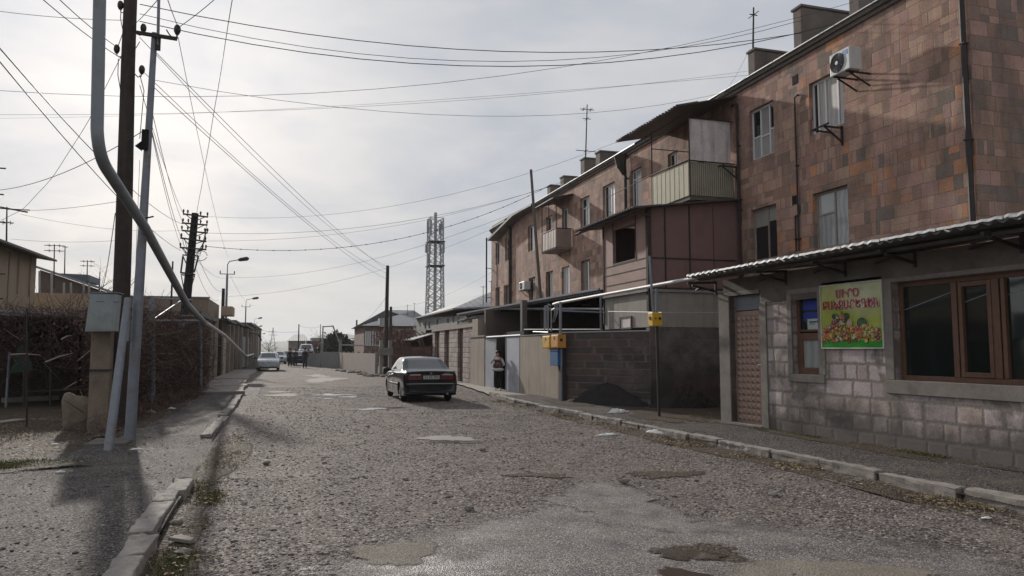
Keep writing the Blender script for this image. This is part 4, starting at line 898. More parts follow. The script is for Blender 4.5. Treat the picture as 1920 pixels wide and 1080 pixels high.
# embossed metal door
mb = sb(); mb.box((dL,-.16,.12),(dR,-.12,dTz-.32)); door = mb.build('door', M['doormetal'], shop)
mb = sb(); nx, nz = 6, 17; w_ = (dR-dL-.08)/nx; h_ = (dTz-.40-.16)/nz
for i in range(nx):
    for j in range(nz):
        s0 = dL+.04+i*w_; z0 = .16+j*h_; g = .008
        mb.add([(s0+g,-.1195,z0+g),(s0+w_-g,-.1195,z0+g),(s0+w_-g,-.1195,z0+h_-g),(s0+g,-.1195,z0+h_-g),(s0+w_/2,-.075,z0+h_/2)], [(0,1,4),(1,2,4),(2,3,4),(3,0,4)])
o = mb.build('door_studs', M['doormetal'], door); o['kind'] = 'stuff'
mb = sb(); mb.box((dL,-.155,dTz-.30),(dR,-.125,dTz)); mb.build('transom', M['steel'], door)
hz = sh(1420, 687)[1]; mb = sb(); mb.box((dR-.10,-.118,hz-.1),(dR-.055,-.105,hz+.1)); mb.tube([(dR-.08,-.105,hz+.03),(dR-.08,-.06,hz+.03),(dR-.2,-.06,hz+.03)], .011, 8); mb.build('handle', M['steel_lt'], door)
# corrugated roof with pale drip edge, on angle brackets
rz0 = sh(1290, 519, .75)[1]; s_r0 = sh(1290, 519, .75)[0]; s_r1 = SEND+.5
rz1 = sh(1920, 403, .75); slope = (rz1[1]-rz0)/(rz1[0]-s_r0)
mb = sb(); n = 400; V = []; F = []
for i in range(n+1):
    s_ = s_r0+(s_r1-s_r0)*i/n; wv = .02*math.sin(2*math.pi*s_/.19); z = rz0+slope*(s_-s_r0)
    V += [(s_, .75, z+wv), (s_, -3.5, z+.5+wv)]
F = [(2*i, 2*i+2, 2*i+3, 2*i+1) for i in range(n)]; mb.add(V, F)
V2 = [(a, b, c-.03) for a, b, c in V]; mb.add(V2, F); mb.add([p for i in range(n+1) for p in (V[2*i], V2[2*i])], F)
mb.build('roof', M['slate'], shop, fixn=False)
mb = sb()
s_ = s_r0
while s_ < s_r1:
    L = .19*random.choice((3, 4, 5)); z = rz0+slope*(s_-s_r0); zb = rz0+slope*(s_+L-s_r0)
    pts_ = [(s_+.01+k*(L-.02)/10, .0, 0) for k in range(11)]
    A1 = [(q[0], .79, rz0+slope*(q[0]-s_r0)+.032+.016*math.sin(2*math.pi*q[0]/.19)) for q in pts_]
    mb.add([p for q in A1 for p in (q, (q[0], .62, q[2]+.02), )], [(2*i, 2*i+2, 2*i+3, 2*i+1) for i in range(10)])
    mb.add([p for q in A1 for p in (q, (q[0], .795, q[2]-.035), )], [(2*i, 2*i+2, 2*i+3, 2*i+1) for i in range(10)])
    s_ += L
mb.build('drip_edge', M['edge_lt'], shop, fixn=False)
mb = sb(); mb.box((s_r0+.03,.55,rz0-.10),(s_r1,.60,rz0-.05)); mb.build('eave_beam', M['wood_dark'], shop)
for u in (1320, 1450, 1560, 1690, 1890):
    s_ = sh(u, 500, .3)[0]; mb = sb(); zz = rz0+slope*(s_-s_r0)-.07
    mb.beam((s_,.0,zz-.02),(s_,.72,zz-.06),.045); mb.beam((s_,.0,zz-.22),(s_,.60,zz-.10),.04); mb.beam((s_,.02,zz-.28),(s_,.02,zz),.045); mb.beam((s_-.02,.40,zz-.13),(s_-.75,.02,zz-.13),.03)
    mb.build('bracket', M['darkmetal'], shop)
mb = sb(); mb.quad((.12,-.3,.1),(SEND,-.3,.1),(SEND,-.3,2.6),(.12,-.3,2.6)); mb.build('dark_room_sheet', M['black'], shop, fixn=False)  # near-black sheet in place of the unlit space inside the shop
# ---- vegetable banner
b0, bz1 = sh(1541, 536); b1, _ = sh(1656, 528); _, bz0 = sh(1548, 653); bz1 = sh(1600, 531)[1]
bw, bh = b1-b0, bz1-bz0
ban = thing('shop_banner', 'green and yellow vegetable banner with red Armenian lettering on the shop front', 'banner', tuple(SM @ Vector((b0, .03, bz0))))
def banner_mat():
    m, k, b, co = mat_new('printed_banner'); x, y, z = k.sep(co)
    zz = k.math('DIVIDE', z, bh); dd = k.math('DIVIDE', k.math('ADD', k.math('ABSOLUTE', y), 0), bw)
    c = k.ramp(zz, [(0, (.22,.33,.03)), (.35, (.33,.38,.04)), (.8, (.36,.38,.09)), (1, (.42,.42,.15))])
    r_ = k.math('ADD', k.math('MULTIPLY', k.math('SUBTRACT', dd, .75), k.math('SUBTRACT', dd, .75)), k.math('MULTIPLY', k.math('SUBTRACT', zz, .95), k.math('SUBTRACT', zz, .95)))
    c = k.mix(k.mapr(r_, 0, .3, .75, 0), c, (.55,.55,.38))
    b_ = k.mapr(k.math('ADD', zz, k.math('MULTIPLY', k.math('SINE', k.math('MULTIPLY', dd, 9)), .02)), .115, .13, 1, 0); c = k.mix(b_, c, (.03,.28,.03))
    c = k.mix(1.0, c, k.ramp(k.noise(co, 4, 4), [(.3, .82), (.7, 1.15)]), 'MULTIPLY')
    k.val(b.inputs['Base Color'], c); b.inputs['Roughness'].default_value = .35
    k.val(b.inputs['Normal'], k.bump(k.noise(co, 3.5, 3), .5, .03)); return m
n = 24; mb = sb(); V = []
for i in range(n+1):
    for j in range(n+1):
        u_, v_ = i/n, j/n; V.append((b0+bw*u_, .038+.008*math.sin(u_*9+v_*4)+.006*math.sin(v_*11), bz0+bh*v_+.012*math.sin(u_*3.1)*(1 if j in (0, n) else 0)))
mb.add(V, [(i*(n+1)+j, (i+1)*(n+1)+j, (i+1)*(n+1)+j+1, i*(n+1)+j+1) for i in range(n) for j in range(n)]); mb.build('sheet', banner_mat(), ban, fixn=False)
mb = sb(); e = .012
mb.box((b0-.01,.028,bz0-.01),(b1+.01,.05,bz0+e)); mb.box((b0-.01,.028,bz1-e),(b1+.01,.05,bz1+.01)); mb.box((b0-.01,.028,bz0+e),(b0+e,.05,bz1-e)); mb.box((b1-e,.028,bz0+e),(b1+.01,.05,bz1-e)); mb.build('hem', plain('banner_hem', (.5,.5,.42), .6, bump=0), ban)
M['letter'] = plain('red_letters', (.42,.03,.045), .5, var=.1, bump=0); M['letter_o'] = plain('pale_letter_outline', (.60,.52,.50), .5, var=.05, bump=0)
def text_mesh(txt, width, cx, z, depth, mat, off, parent, yoff, weight, name):
    cu = bpy.data.curves.new('t', 'FONT'); cu.body = txt; cu.size = 1; cu.offset = off; cu.extrude = .004; cu.align_x = 'CENTER'
    o = bpy.data.objects.new('t', cu); COL.objects.link(o); bpy.context.view_layer.update()
    dg = bpy.context.evaluated_depsgraph_get(); me = bpy.data.meshes.new_from_object(o.evaluated_get(dg)); bpy.data.objects.remove(o)
    xs = [v.co.x for v in me.vertices]; ys = [v.co.y for v in me.vertices]; w0 = max(xs)-min(xs); sc = width/w0; hs = weight/(max(ys)-min(ys)); mx = (max(xs)+min(xs))/2; y0 = min(ys)
    loc = rootloc(parent)
    for v in me.vertices:
        p = SM @ Vector((cx+(v.co.x-mx)*sc, yoff+v.co.z, z+(v.co.y-y0)*hs)); v.co = p-loc
    me.materials.clear(); me.materials.append(mat); ob = bpy.data.objects.new(name, me); COL.objects.link(ob); ob.parent = parent; return ob
for txt, wd, cx, z, hh in (('ՄԻՐՕ', .37, .47, .785, .135), ('ԲԱՆՋԱՐԵՂԵՆ', .90, .50, .615, .14)):
    text_mesh(txt, bw*wd*1.015, b0+bw*cx, bz0+bh*z-.006, 0, M['letter_o'], .034, ban, .050, bh*hh+.012, 'letter_outline')
    text_mesh(txt, bw*wd, b0+bw*cx, bz0+bh*z, 0, M['letter'], .010, ban, .056, bh*hh, 'lettering')
fr = sb(); rd = random.Random(4)
cols = [(.45,.06,.03),(.55,.25,.04),(.50,.40,.06),(.10,.20,.03),(.03,.06,.03),(.40,.03,.05),(.42,.34,.24),(.55,.12,.03),(.16,.03,.06),(.5,.5,.3)]
fm = [plain('veg_%d' % i, c, .5, var=.25, scale=14, bump=0) for i, c in enumerate(cols)]
def disc(cx, cz, r, m, k=0, ry=None):
    ry = ry or r; y = .047+.000012*k; fr.add([(b0+bw*cx+r*math.cos(t), y, bz0+bh*cz+ry*math.sin(t)) for t in np.linspace(0, 6.283, 15)[:-1]], [tuple(range(14))], m)
k = 0
cols2 = len(cols)
for i in range(330):
    cx = rd.uniform(.03, .975); top = .27+.24*math.exp(-((cx-.34)/.15)**2)+.07*math.exp(-((cx-.74)/.14)**2)+.05*math.exp(-((cx-.1)/.05)**2); cz = .105+(top-.105)*(1-rd.random()**1.3)
    r = rd.uniform(.010, .027)*bw; m_ = rd.choice([0,0,1,1,2,2,3,3,4,5,6,7,7,8,9]); disc(cx, cz, r*1.13, 8 if rd.random() < .5 else 4, k, r*rd.uniform(.9,1.2)); k += 1
    disc(cx, cz+.003, r, m_, k, r*rd.uniform(.8,1.05)); k += 1; disc(cx-.006, cz+.008, r*.3, 9, k); k += 1
    if i == 120:
        for cx_, cz_, r_, m2, ry in ((.24,.50,.045,4,.045),(.44,.50,.045,4,.05),(.25,.41,.065,8,.05),(.26,.42,.05,6,.04),(.36,.49,.04,7,.04),(.37,.41,.06,6,.055),(.49,.38,.05,6,.06),(.69,.38,.088,9,.09),(.69,.38,.082,4,.085),(.12,.22,.05,7,.07),(.11,.33,.012,3,.03),(.27,.53,.012,3,.03),(.36,.55,.015,3,.03)):
            disc(cx_, cz_, r_*bw, m2, k, ry*bh); k += 1
        for q in (-.045,-.015,.015,.045): disc(.69+q, .38, .007*bw, 3, k, .07*bh); k += 1
o = fr.build('fruit_picture', fm, ban, fixn=False); o['kind'] = 'stuff'

# ================================================================== GARAGE AND CARPORT
GX = 7.95
ga = thing('garage_front', 'tan plastered yard wall with pale sheet-metal gates below a wide lean-to roof', 'garage', (GX, 21.4, 0))
mb = MB(); mb.box((GX,21.4,0),(GX+.22,25.5,2.06)); mb.box((GX,30.55,0),(GX+.22,33.1,2.12)); mb.each('wall', M['plaster'], ga, bevel=.01)
mb = MB(); mb.box((GX-.04,30.4,2.13),(GX+.5,33.2,2.2)); mb.box((GX-.02,21.4,2.065),(GX+.24,25.5,2.10)); mb.each('coping', M['concrete'], ga)
mb = MB(); mb.tube([(GX+.02,25.45,2.1),(GX+.02,30.2,2.1)], .045, 8); mb.build('lintel_pipe', M['steel'], ga)
mb = MB(); mb.box((GX+.02,25.55,.04),(GX+.06,27.4,2.04)); g1 = mb.build('gate_leaf', M['gate'], ga)
mb = MB(); mb.box((GX+.0,25.56,.04),(GX+.025,25.6,2.04)); mb.box((GX,27.34,.04),(GX+.02,27.38,2.04)); mb.each('gate_frame', M['steel'], g1)
mb = MB(); mb.add([(GX+.02,30.5,.04),(GX+.02,30.5,2.04),(GX+.10,29.1,2.04),(GX+.10,29.1,.04),(GX+.06,30.5,.04),(GX+.06,30.5,2.04),(GX+.14,29.1,2.04),(GX+.14,29.1,.04)],[(0,1,2,3),(4,7,6,5),(0,4,5,1),(3,2,6,7),(1,5,6,2),(0,3,7,4)]); mb.build('gate_leaf', M['gate'], ga)
mb = MB(); mb.box((GX+.6,26.9,0),(GX+.65,29.9,2.3)); mb.build('gateway_shade', M['black'], ga)  # near-black sheet painting the shade inside the open gateway
mb = MB(); mb.box((GX+.45,28.35,.1),(GX+.5,28.9,2.0)); mb.build('hanging_cloth', M['denim'], ga)
cp = thing('carport', 'wide dark lean-to roof on concrete posts between the garage wall and the apartment block', 'carport', (8, 21.8, 0))
e0 = Vector((9.5, 21.9, onX(1135, 541, 9.5).z)); p_ = onX(858, 590, 8.0); e1 = p_
th = Vector((0,0,-.1)); back0 = Vector((12.45,21.9,e0.z+.35)); back1 = Vector((12.45,e1.y,e1.z+.35))
mb = MB(); vs = [e0,e1,back1,back0]; mb.add(vs+[v+th for v in vs], [(0,1,2,3),(7,6,5,4),(0,4,5,1),(1,5,6,2),(2,6,7,3),(3,7,4,0)]); mb.build('roof', M['roof_dk'], cp)
mb = MB(); d_ = (e1-e0).normalized(); mb.beam(e0+Vector((-.03,0,.02)), e1+Vector((-.03,0,.02)), .05, .07); mb.build('roof_edge', M['steel'], cp)
for u in (977, 1000):
    if u == 977: a = onX(u, 627, 8.6); mb = MB(); mb.box((a.x,a.y-.15,0),(a.x+.20,a.y+.10,onX(977,563,8.6).z)); mb.build('post', M['lintel'], cp)
mb = MB(); yb = 31.2; mb.box((GX+.22,yb,0),(12.4,yb+.2,3.3)); mb.build('cross_wall', M['brown_in'], cp)
mb = MB(); mb.box((12.3,21.9,0),(12.42,31.2,3.5)); mb.box((10.6,26.5,0),(12.3,26.6,2.4)); mb.each('rear_wall', M['darkfence'], cp)
mb = MB()
for y in (22.5, 24.5, 26.5, 28.5, 30.6):
    t_ = (y-e0.y)/(e1.y-e0.y); a = e0.lerp(e1, t_)+Vector((0.1,0,-.16)); mb.beam(a, (12.4, y, a.z+.33), .07, .1)
mb.each('rafter', M['wood_dark'], cp)
mb = MB(); mb.box((8.0,31.9,2.2),(8.35,32.9,2.95)); mb.build('block_pillar', M['plaster'], cp)
# gas pipes
gp = thing('gas_pipe', 'silver gas main running from the shop roof to a bundle of risers over the garage', 'gas pipe', (8.0, 21.5, 3.0))
pA = SM @ Vector((s_r0+.1, .55, 0)); pA.z = onX(1288, 524, pA.x).z; pB = onX(1046, 568, 7.85)
mb = MB(); mb.tube([pA, pB, pB+Vector((0,.4,-.02))], .042, 10); mb.build('main', M['pipesilver'], gp)
risers = [[(1067,575),(1070,562)],]
def riser(u, vt, vb, x=7.85, dy=0.0, kink=0):
    a = onX(u, vt, x); b = onX(u, vb, x); mb = MB(); pts_ = [a+Vector((.05,-.12,-.02)), a+Vector((0,-.02,.05)), a, b]
    if kink: pts_ = [a+Vector((.05,-.12,-.02)), a+Vector((0,-.02,.05)), a, a.lerp(b,.6), a.lerp(b,.6)+Vector((0,kink,-.25)), b+Vector((0,kink,0))]
    mb.tube(pts_, .021, 8); return mb.build('riser', M['pipegrey'], gp)
riser(1021,577,618); riser(1024,576,616); riser(1028,573,622); riser(1034,582,622); riser(1041,570,600,kink=.25); riser(1045,569,600,kink=.3)
mb = MB(); a = onX(1051,566,7.82); b = onX(1051,640,7.82); mb.tube([a, b], .045, 10); mb.build('riser', M['pipegrey'], gp)
for (q0, q1, r, xx_) in (((1028,623),(1000,622),.02,7.85),((1034,582),(1040,578),.02,7.85)):
    mb = MB(); mb.tube([onX(*q0,xx_), onX(*q1,xx_)], r, 6); mb.build('branch', M['pipegrey'], gp)
for va, vb, r in ((579,579.5,.045),(583,586,.02)):
    a = onX(930 if va == 579 else 1050, va, 8.6); b = onY(1134, vb, 21.85) if va == 579 else onY(1134, vb, 21.7); mb = MB(); mb.tube([a, b], r, 8)
    mb.build('cross_pipe', M['steel'], gp)
mb = MB(); mb.tube([onX(983,618,8.4), onY(1130,618,21.9)], .03, 6); mb.build('cross_pipe', M['steel'], gp)
mb = MB(); a = onX(1134,548,9.5); mb.tube([(9.5,21.86,2.1),(9.5,21.86,a.z)], .04, 8); mb.tube([(9.48,21.8,2.1),(9.48,21.8,2.35)],.02,6); mb.build('support_post', M['steel'], gp)
def gasbox(name, x, y0, y1, z0, z1, d, mat, label, grp=None):
    t = thing(name, label, 'gas box', (x, y0, z0), grp); mb = MB(); mb.box((x-d,y0,z0),(x,y1,z1)); mb.build('casing', M[mat], t, bevel=.012)
    mb = MB(); mb.box((x-d-.012,y0+.03,z0+.03),(x-d-.001,y1-.03,z1-.03)); dr = mb.build('door', M[mat], t, bevel=.006)
    mb = MB(); mb.tube([(x-d-.02,(y0+y1)/2,z1-.1),(x-d-.008,(y0+y1)/2,z1-.1)], .045, 12); mb.build('dial', M['trimblk'], dr)
    mb = MB(); mb.box((x-d+.05,y0-.008,z1-.2),(x-d+.14,y0-.002,z1-.12)); mb.build('vent', M['trimblk'], t); return t
q0 = onX(1017,648,GX); q1 = onX(1031,625,GX); q2 = onX(1048,645,GX)
gasbox('gas_meter_box', GX-.003, onX(1032,640,GX-.2).y, onX(1018,640,GX-.2).y, 1.62, 2.02, .22, 'yellow', 'left yellow gas meter box on the tan garage wall', 'gas boxes on the garage wall')
gasbox('gas_meter_box', GX-.003, onX(1047,640,GX-.25).y, onX(1033.5,640,GX-.25).y, 1.64, 2.04, .25, 'orange', 'right orange gas meter box on the tan garage wall', 'gas boxes on the garage wall')
t = thing('yellow_gas_box', 'yellow gas regulator box fixed on the lone street pipe before the dark wall', 'gas box', (8.15,15.5,2.1))
yb = gasbox; c = onY(1227, 599, 15.5); mb = MB(); mb.box((c.x-.11,15.38,c.z-.155),(c.x+.14,15.62,c.z+.155)); mb.build('casing', M['yellow'], t, bevel=.012)
mb = MB(); mb.tube([(c.x+.07,15.36,c.z+.02),(c.x+.07,15.38,c.z+.02)], .03, 12); mb.box((c.x-.04,15.365,c.z+.0),(c.x-.02,15.378,c.z+.04)); mb.tube([(c.x-.13,15.5,c.z+.03),(c.x-.105,15.5,c.z+.03)], .04, 10); mb.build('fitting', M['trimblk'], t)
t = thing('street_pipe', 'rusty upright pipe standing in the pavement in front of the dark walls', 'pipe', (8.15,15.5,0))
b_ = gr(1236, 787); b_ = Vector((8.15,15.5,.05)); tp = onY(1222, 540, 15.5); mb = MB(); mb.tube([b_, (c.x+.06,15.5,c.z-.16)], .032, 10); mb.build('post', M['darkmetal'], t)
mb = MB(); mb.tube([(c.x-.02,15.5,c.z+.15), onY(1222,545,15.5), onY(1218,480,15.5)], .03, 8); mb.tube([(c.x+.07,15.5,c.z+.15), onY(1231,541,15.5)], .036, 8); mb.build('upper_pipe', M['steel'], t)
mb = MB(); mb.tube([onY(1352,586,15.3), onY(1240,586,15.5), onY(1140,584,21.0)], .012, 6); mb.build('thin_line', M['steel_lt'], t)
t = thing('blue_box', 'small blue enamel box hanging at the corner of the tan wall', 'box', (7.9,21.3,1.1))
a = onX(1039,658,7.86); b = onX(1054,686,7.86); mb = MB(); mb.box((7.72,b.y,b.z),(7.9,a.y,a.z)); mb.build('casing', M['blue'], t, bevel=.015); mb = MB(); mb.box((7.70,b.y-.02,a.z+.002),(7.91,a.y+.02,a.z+.03)); mb.build('lid', M['blue'], t)
t = thing('corner_post', 'dark steel post and thin pipe at the corner of the tan wall', 'post', (7.9,21.2,0)); mb = MB(); mb.box((7.86,21.1,0),(8.02,21.34,1.95)); mb.build('post', M['darkmetal'], t); mb = MB(); mb.tube([(7.83,20.98,.05),(7.83,20.98,2.1)], .03, 8); mb.build('pipe', M['steel'], t)

# ================================================================== STONE PILLAR FRONT, TIN-ROOFED BUILDING, RED WALL
PX_ = 8.1
def yX(u, x=PX_): return onX(u, 650, x).y
pf = thing('pillared_building', 'row of pale tuff pillars with brown brick bays under a grey wall and tin roof', 'building', (PX_, yX(883), 0))
cols_ = [(868,889),(842,858),(824,833),(811,815)]; bays = [(858,868),(833,842),(815,824)]
for a, b in cols_:
    mb = MB(); mb.box((PX_,yX(b),0),(PX_+.3,yX(a),2.62)); mb.build('pillar', M['paleblock'], pf)
for i, (a, b) in enumerate(bays):
    mb = MB(); mb.box((PX_+.12,yX(b),0),(PX_+.25,yX(a),2.58)); mb.build('brick_infill', M['brickfill'], pf)
mb = MB(); mb.box((PX_-.06,yX(889),2.62),(PX_+.3,yX(811),2.8)); mb.build('lintel', M['plaster'], pf)
mb = MB(); mb.box((PX_+.3,33.6,0),(17,50,2.62)); mb.build('lower_wall', M['greybrick'], pf)
zt = onX(857,592,PX_+.3).z; UX = PX_+.3
wn = [(yX(u1,UX), yX(u0,UX), onX(u0,v1,UX).z, onX(u0,v0,UX).z) for (u0,u1,v0,v1) in ((848,853,595,605),(838,843,597,606),(818,824,600,609),(803,807,603,616),(796,799,604,616))]
yn = yX(857, UX); yf = yX(789, UX)
mb = MB(); wall_x(mb, UX, yn, yf, 2.8, zt, wn, .2); mb.box((UX+.01,yn,2.8),(17,yn+.1,zt)); mb.box((UX+.3,yf-.1,0),(17,yf,zt)); mb.build('upper_wall', M['greywall'], pf)
for x in wn: window_x(pf, UX, *x, [(1,[(1,CL)])], PV, fw=.05, depth=.1)
mb = MB(); mb.box((UX,35.0,2.81),(UX+.02,yX(862,UX),3.4)); mb.box((UX-.1,33.6,3.05),(UX+.1,yX(862,UX),3.1)); mb.box((UX-.1,33.6,2.85),(UX+.1,yX(862,UX),2.9)); mb.build('corrugated_sheet', M['slate'], pf)
zr0 = onX(790,592,UX-.25).z; y0_, y1_ = yn-.3, yf+.4
mb = MB(); mb.prism([(UX-.3,y0_,zr0-.1),(12.4,y0_,zr0+.15),(12.4,y0_,zr0+.22),(UX-.3,y0_,zr0-.02)], (0,y1_-y0_,0)); mb.build('roof', M['tinroof_l'], pf)
hl = thing('tin_roofed_hall', 'grey hall with a pale hipped tin roof just left of the apartment block end', 'building', (8.4, 50.5, 0))
ea = onY(840,582,50.5); eb = onY(960,582,50.5); rb = onY(926,548,57); mb = MB(); mb.box((ea.x+.4,50.9,0),(ea.x+14,66,ea.z)); mb.build('wall', M['greywall'], hl)
mb = MB(); mb.add([ea, (ea.x+15,50.5,ea.z), (ea.x+15,66,ea.z), (ea.x,66,ea.z), (rb.x-.3,57,rb.z), (ea.x+10,57,rb.z+.3), (rb.x-.3,60,rb.z)], [(0,1,5,4),(0,4,6,3),(4,5,6),(1,2,5),(2,3,6,5)]); mb.build('roof', M['tinroof_l'], hl, fixn=False)
# low red wall with a lean-to and dry shrubs
rwp = [gr(812,708), Vector((7.9,44.5,0)), gr(737,704)+Vector((.3,0,0))]
rw = thing('block_garden_wall', 'low reddish block wall with a tiny tin awning beyond the pillars', 'wall', (7.9,44.5,0))
def wall_path(pts_, h, th_, mat, parent, name):
    for a, b in zip(pts_, pts_[1:]):
        a = Vector(a); b = Vector(b); d = (b-a).normalized(); n__ = Vector((-d.y,d.x,0))*th_; mb = MB(); mb.prism([a,b,b+n__,a+n__], (0,0,h)); mb.build(name, mat, parent)
wall_path([(8.2,43.2,0),(6.1,46.8,0)], 1.75, .2, M['brickfill'], rw, 'blockwork')
mb = MB(); aw = [onX(812,632,7.9), onX(772,636,7.9)]; mb.prism([(7.2,44.3,2.15),(8.4,44.3,2.5),(8.4,44.3,2.55),(7.2,44.3,2.2)], (0,4.5,0)); mb.build('awning', M['tinroof'], rw)
twig_cloud('russet_shrub', 5200, lambda n: np.stack([rng.uniform(6.6,10.5,n), rng.uniform(46.5,52,n), rng.uniform(.6,2.9,n)*rng.uniform(.7,1,n)],1), .35, .022, M['redbush'], None, kind=None)
tag(bpy.data.objects['russet_shrub'], 'russet leafless shrubs spilling above the low reddish wall', 'shrub')

# ---- wooden poles
def pole(name, base, top, r, label, mat='wood_dark', group=None, stub=None, cat='utility pole'):
    t = thing(name, label, cat, tuple(base), group); mb = MB(); b = Vector(base); tp = Vector(top)
    mb.tube([b, b.lerp(tp,.3)+Vector((.02,0,0)), b.lerp(tp,.7), tp], [r, r*.93, r*.84, r*.75], 10); mb.build('shaft', M[mat], t, smooth=True); return t
b = gr(722,705); b = Vector((5.68,45.5,0)); tp = onY(727,498,45.5); t = pole('utility_pole', b, tp, .13, 'black wooden pole clamped between two concrete stubs beyond the dark car')
for dx_ in (-.27, .27):
    mb = MB(); mb.box((b.x+dx_-.09,45.35,0),(b.x+dx_+.09,45.65,2.15)); mb.build('concrete_stub', M['concrete'], t)
mb = MB(); mb.box((b.x-.42,45.25,1.25),(b.x+.42,45.34,1.7)); mb.build('clamp_plate', M['concrete'], t)
tp = onY(733,575,58); pole('utility_pole', (tp.x,58,0), tp, .13, 'shorter black pole just behind the clamped pole')
tp = onY(995.5,318,29.3); b = onY(1013,560,29.3); b2_ = tp.lerp(b, 1.55); pole('utility_pole', b2_, tp, .075, 'slim leaning dark pole standing close to the apartment facade', mat='lintel')
tp = onY(669,600,95); pole('utility_pole', (tp.x,95,0), tp, .13, 'far dark pole behind the ribbed concrete fence', 'wood_dark')
for i, (u, v, Y_, r) in enumerate([(560.5,608,110,.1),(601,608,120,.07),(606,611,135,.1),(632,617,120,.12)]):
    tp = onY(u, v, Y_); pole('utility_pole', (tp.x,Y_,0), tp, r, ['thin distant pole in front of the far grey house','bent thin distant pole by the dark far shed','thin distant pole right of the bent one','distant pole among the dark evergreens'][i])
# ---- ribbed concrete fence and grey panels
fp = [Vector((5.35,47.2,0)), Vector((4.24,64.0,0)), Vector((2.95,68.4,0)), Vector((1.9,73.2,0)), Vector((2.2,84,0))]
fe = thing('concrete_fence', 'long low fence of ribbed pinkish concrete panels along the right side', 'fence', tuple(fp[0]))
n = 7
for i in range(n):
    a = fp[0].lerp(fp[1], i/n); b = fp[0].lerp(fp[1], (i+1)/n); d = (b-a).normalized(); nn = Vector((-d.y,d.x,0)); mb = MB()
    for j in range(8): z = .06+j*.165; mb.prism([a+nn*-.0+Vector((0,0,z)), b+Vector((0,0,z)), b+nn*.06+Vector((0,0,z)), a+nn*.06+Vector((0,0,z))], (0,0,.10))
    mb.prism([a+nn*.04, b+nn*.04, b+nn*.09, a+nn*.09], (0,0,1.34)); mb.build('panel', M['slats'], fe)
    mb = MB(); mb.cbox((a.x,a.y,.72),(.14,.14,1.44)); mb.build('post', M['concrete'], fe)
fg = thing('panel_fence', 'grey concrete panel fence continuing beyond the ribbed panels', 'fence', tuple(fp[1]))
for a, b, mt in ((fp[1],fp[2],'greywall'),(fp[2],fp[3],'greywall'),(fp[3],fp[4],'plaster_grey')):
    d = (b-a).normalized(); nn = Vector((-d.y,d.x,0))*.1; mb = MB(); mb.prism([a+d*.1,b-d*.1,b-d*.1+nn,a+d*.1+nn],(0,0,1.25 if a is not fp[1] else 1.38)); mb.build('panel', M[mt], fg)
    mb = MB(); mb.cbox((a.x,a.y,1.2),(.22,.22,2.4 if a is fp[1] else 1.7)); mb.build('post', M['concrete'], fg)
mb = MB(); a = Vector((3.0,68.6,0)); mb.tube([a, a+Vector((0,0,3.6)), a+Vector((.9,.6,3.7)), a+Vector((1.6,1,2.0)), a+Vector((5.5,-.8,1.9))], .07, 6); o = mb.build('yard_pipe', M['steel_lt']); tag(o, 'pale pipe loop rising over the grey panel fence', 'pipe')
# rubble at the foot of the fence
rd = random.Random(9)
for i in range(26):
    t_ = rd.random()**1.5; p = Vector((5.9,44.5,0)).lerp(Vector((4.6,60,0)), t_)+Vector((rd.uniform(-1.3,.1), rd.uniform(-1,1), 0)); mb = MB(); r = rd.uniform(.07,.2); mb.ball((p.x,p.y,r*.4), (r*1.3,r,r*.6), seg=7, rings=4, jit=.25)
    o = mb.build('rubble_stone', M['slab']); tag(o, 'pale rubble stone lying below the ribbed concrete fence', 'stone', 'rubble stones below the concrete fence')

# ================================================================== FAR RIGHT HOUSES, TOWER
def hip_house(name, x0, x1, y0, y1, h, rh, wallm, roofm, label, over=.4, loc=None):
    t = thing(name, label, 'house', (x0, y0, 0)); return t
h3 = thing('hip_roofed_house', 'reddish house with pale hipped tin roof and tall narrow white windows', 'house', tuple(onY(686,655,80)))
h3.location.z = 0
a = onY(683, 613, 80); b = onY(788, 613, 80); x0_, x1_, zw = a.x, b.x+1.5, onY(700, 611, 80).z
mb = MB(); mb.box((x0_,80,0),(x1_,92,zw)); mb.build('wall', M['redbrick'], h3)
zr = onY(783, 582, 86).z; mb = MB(); mb.add([(x0_-.4,79.5,zw),(x1_+.4,79.5,zw),(x1_+.4,92.5,zw),(x0_-.4,92.5,zw),(x0_+6.2,86,zr),(x1_-4.5,86,zr)], [(0,1,5,4),(1,2,5),(2,3,4,5),(3,0,4),(0,3,2,1)]); mb.build('roof', M['tinroof'], h3)
mb = MB(); c_ = onY(716,604,80); mb.box((c_.x-.3,79.3,zw-.1),(c_.x+1.0,81,zw+.8)); mb.build('dormer', M['tinroof_l'], h3)
for u in (686,690,694,699,704,709):
    c_ = onY(u, 630, 80); z0 = onY(u, 648, 80).z; z1 = onY(u, 621, 80).z; mb = MB(); mb.box((c_.x-.07,79.95,z0),(c_.x+.07,80.0,z1)); mb.build('window_strip', PV, h3)
c_ = onY(742,622,80); mb = MB(); mb.box((c_.x-.22,79.95,c_.z-.45),(c_.x+.22,80.0,c_.z+.45)); mb.build('window', DK, h3)
c_ = onY(785,620,79.9); mb = MB(); mb.box((c_.x-.6,79.8,c_.z-.8),(c_.x+.6,79.98,c_.z+.8)); mb.build('white_porch', M['whitepanel'], h3)
twig_cloud('russet_shrub', 4200, lambda n: np.stack([rng.uniform(8,16,n), rng.uniform(66,76,n), rng.uniform(.4,3.4,n)],1), .5, .035, M['redbush'], None, kind=None)
tag(bpy.data.objects['russet_shrub.001'], 'russet shrubs in front of the hipped red house', 'shrub')
tw = thing('cell_tower', 'tapering steel lattice phone mast with panel antennas behind the roofs', 'tower', (onY(816,583,120).x, 120, 0))
TX = onY(816,500,120).x; TH = onY(816,410,120).z; wb_, wt_ = 1.42, 1.12
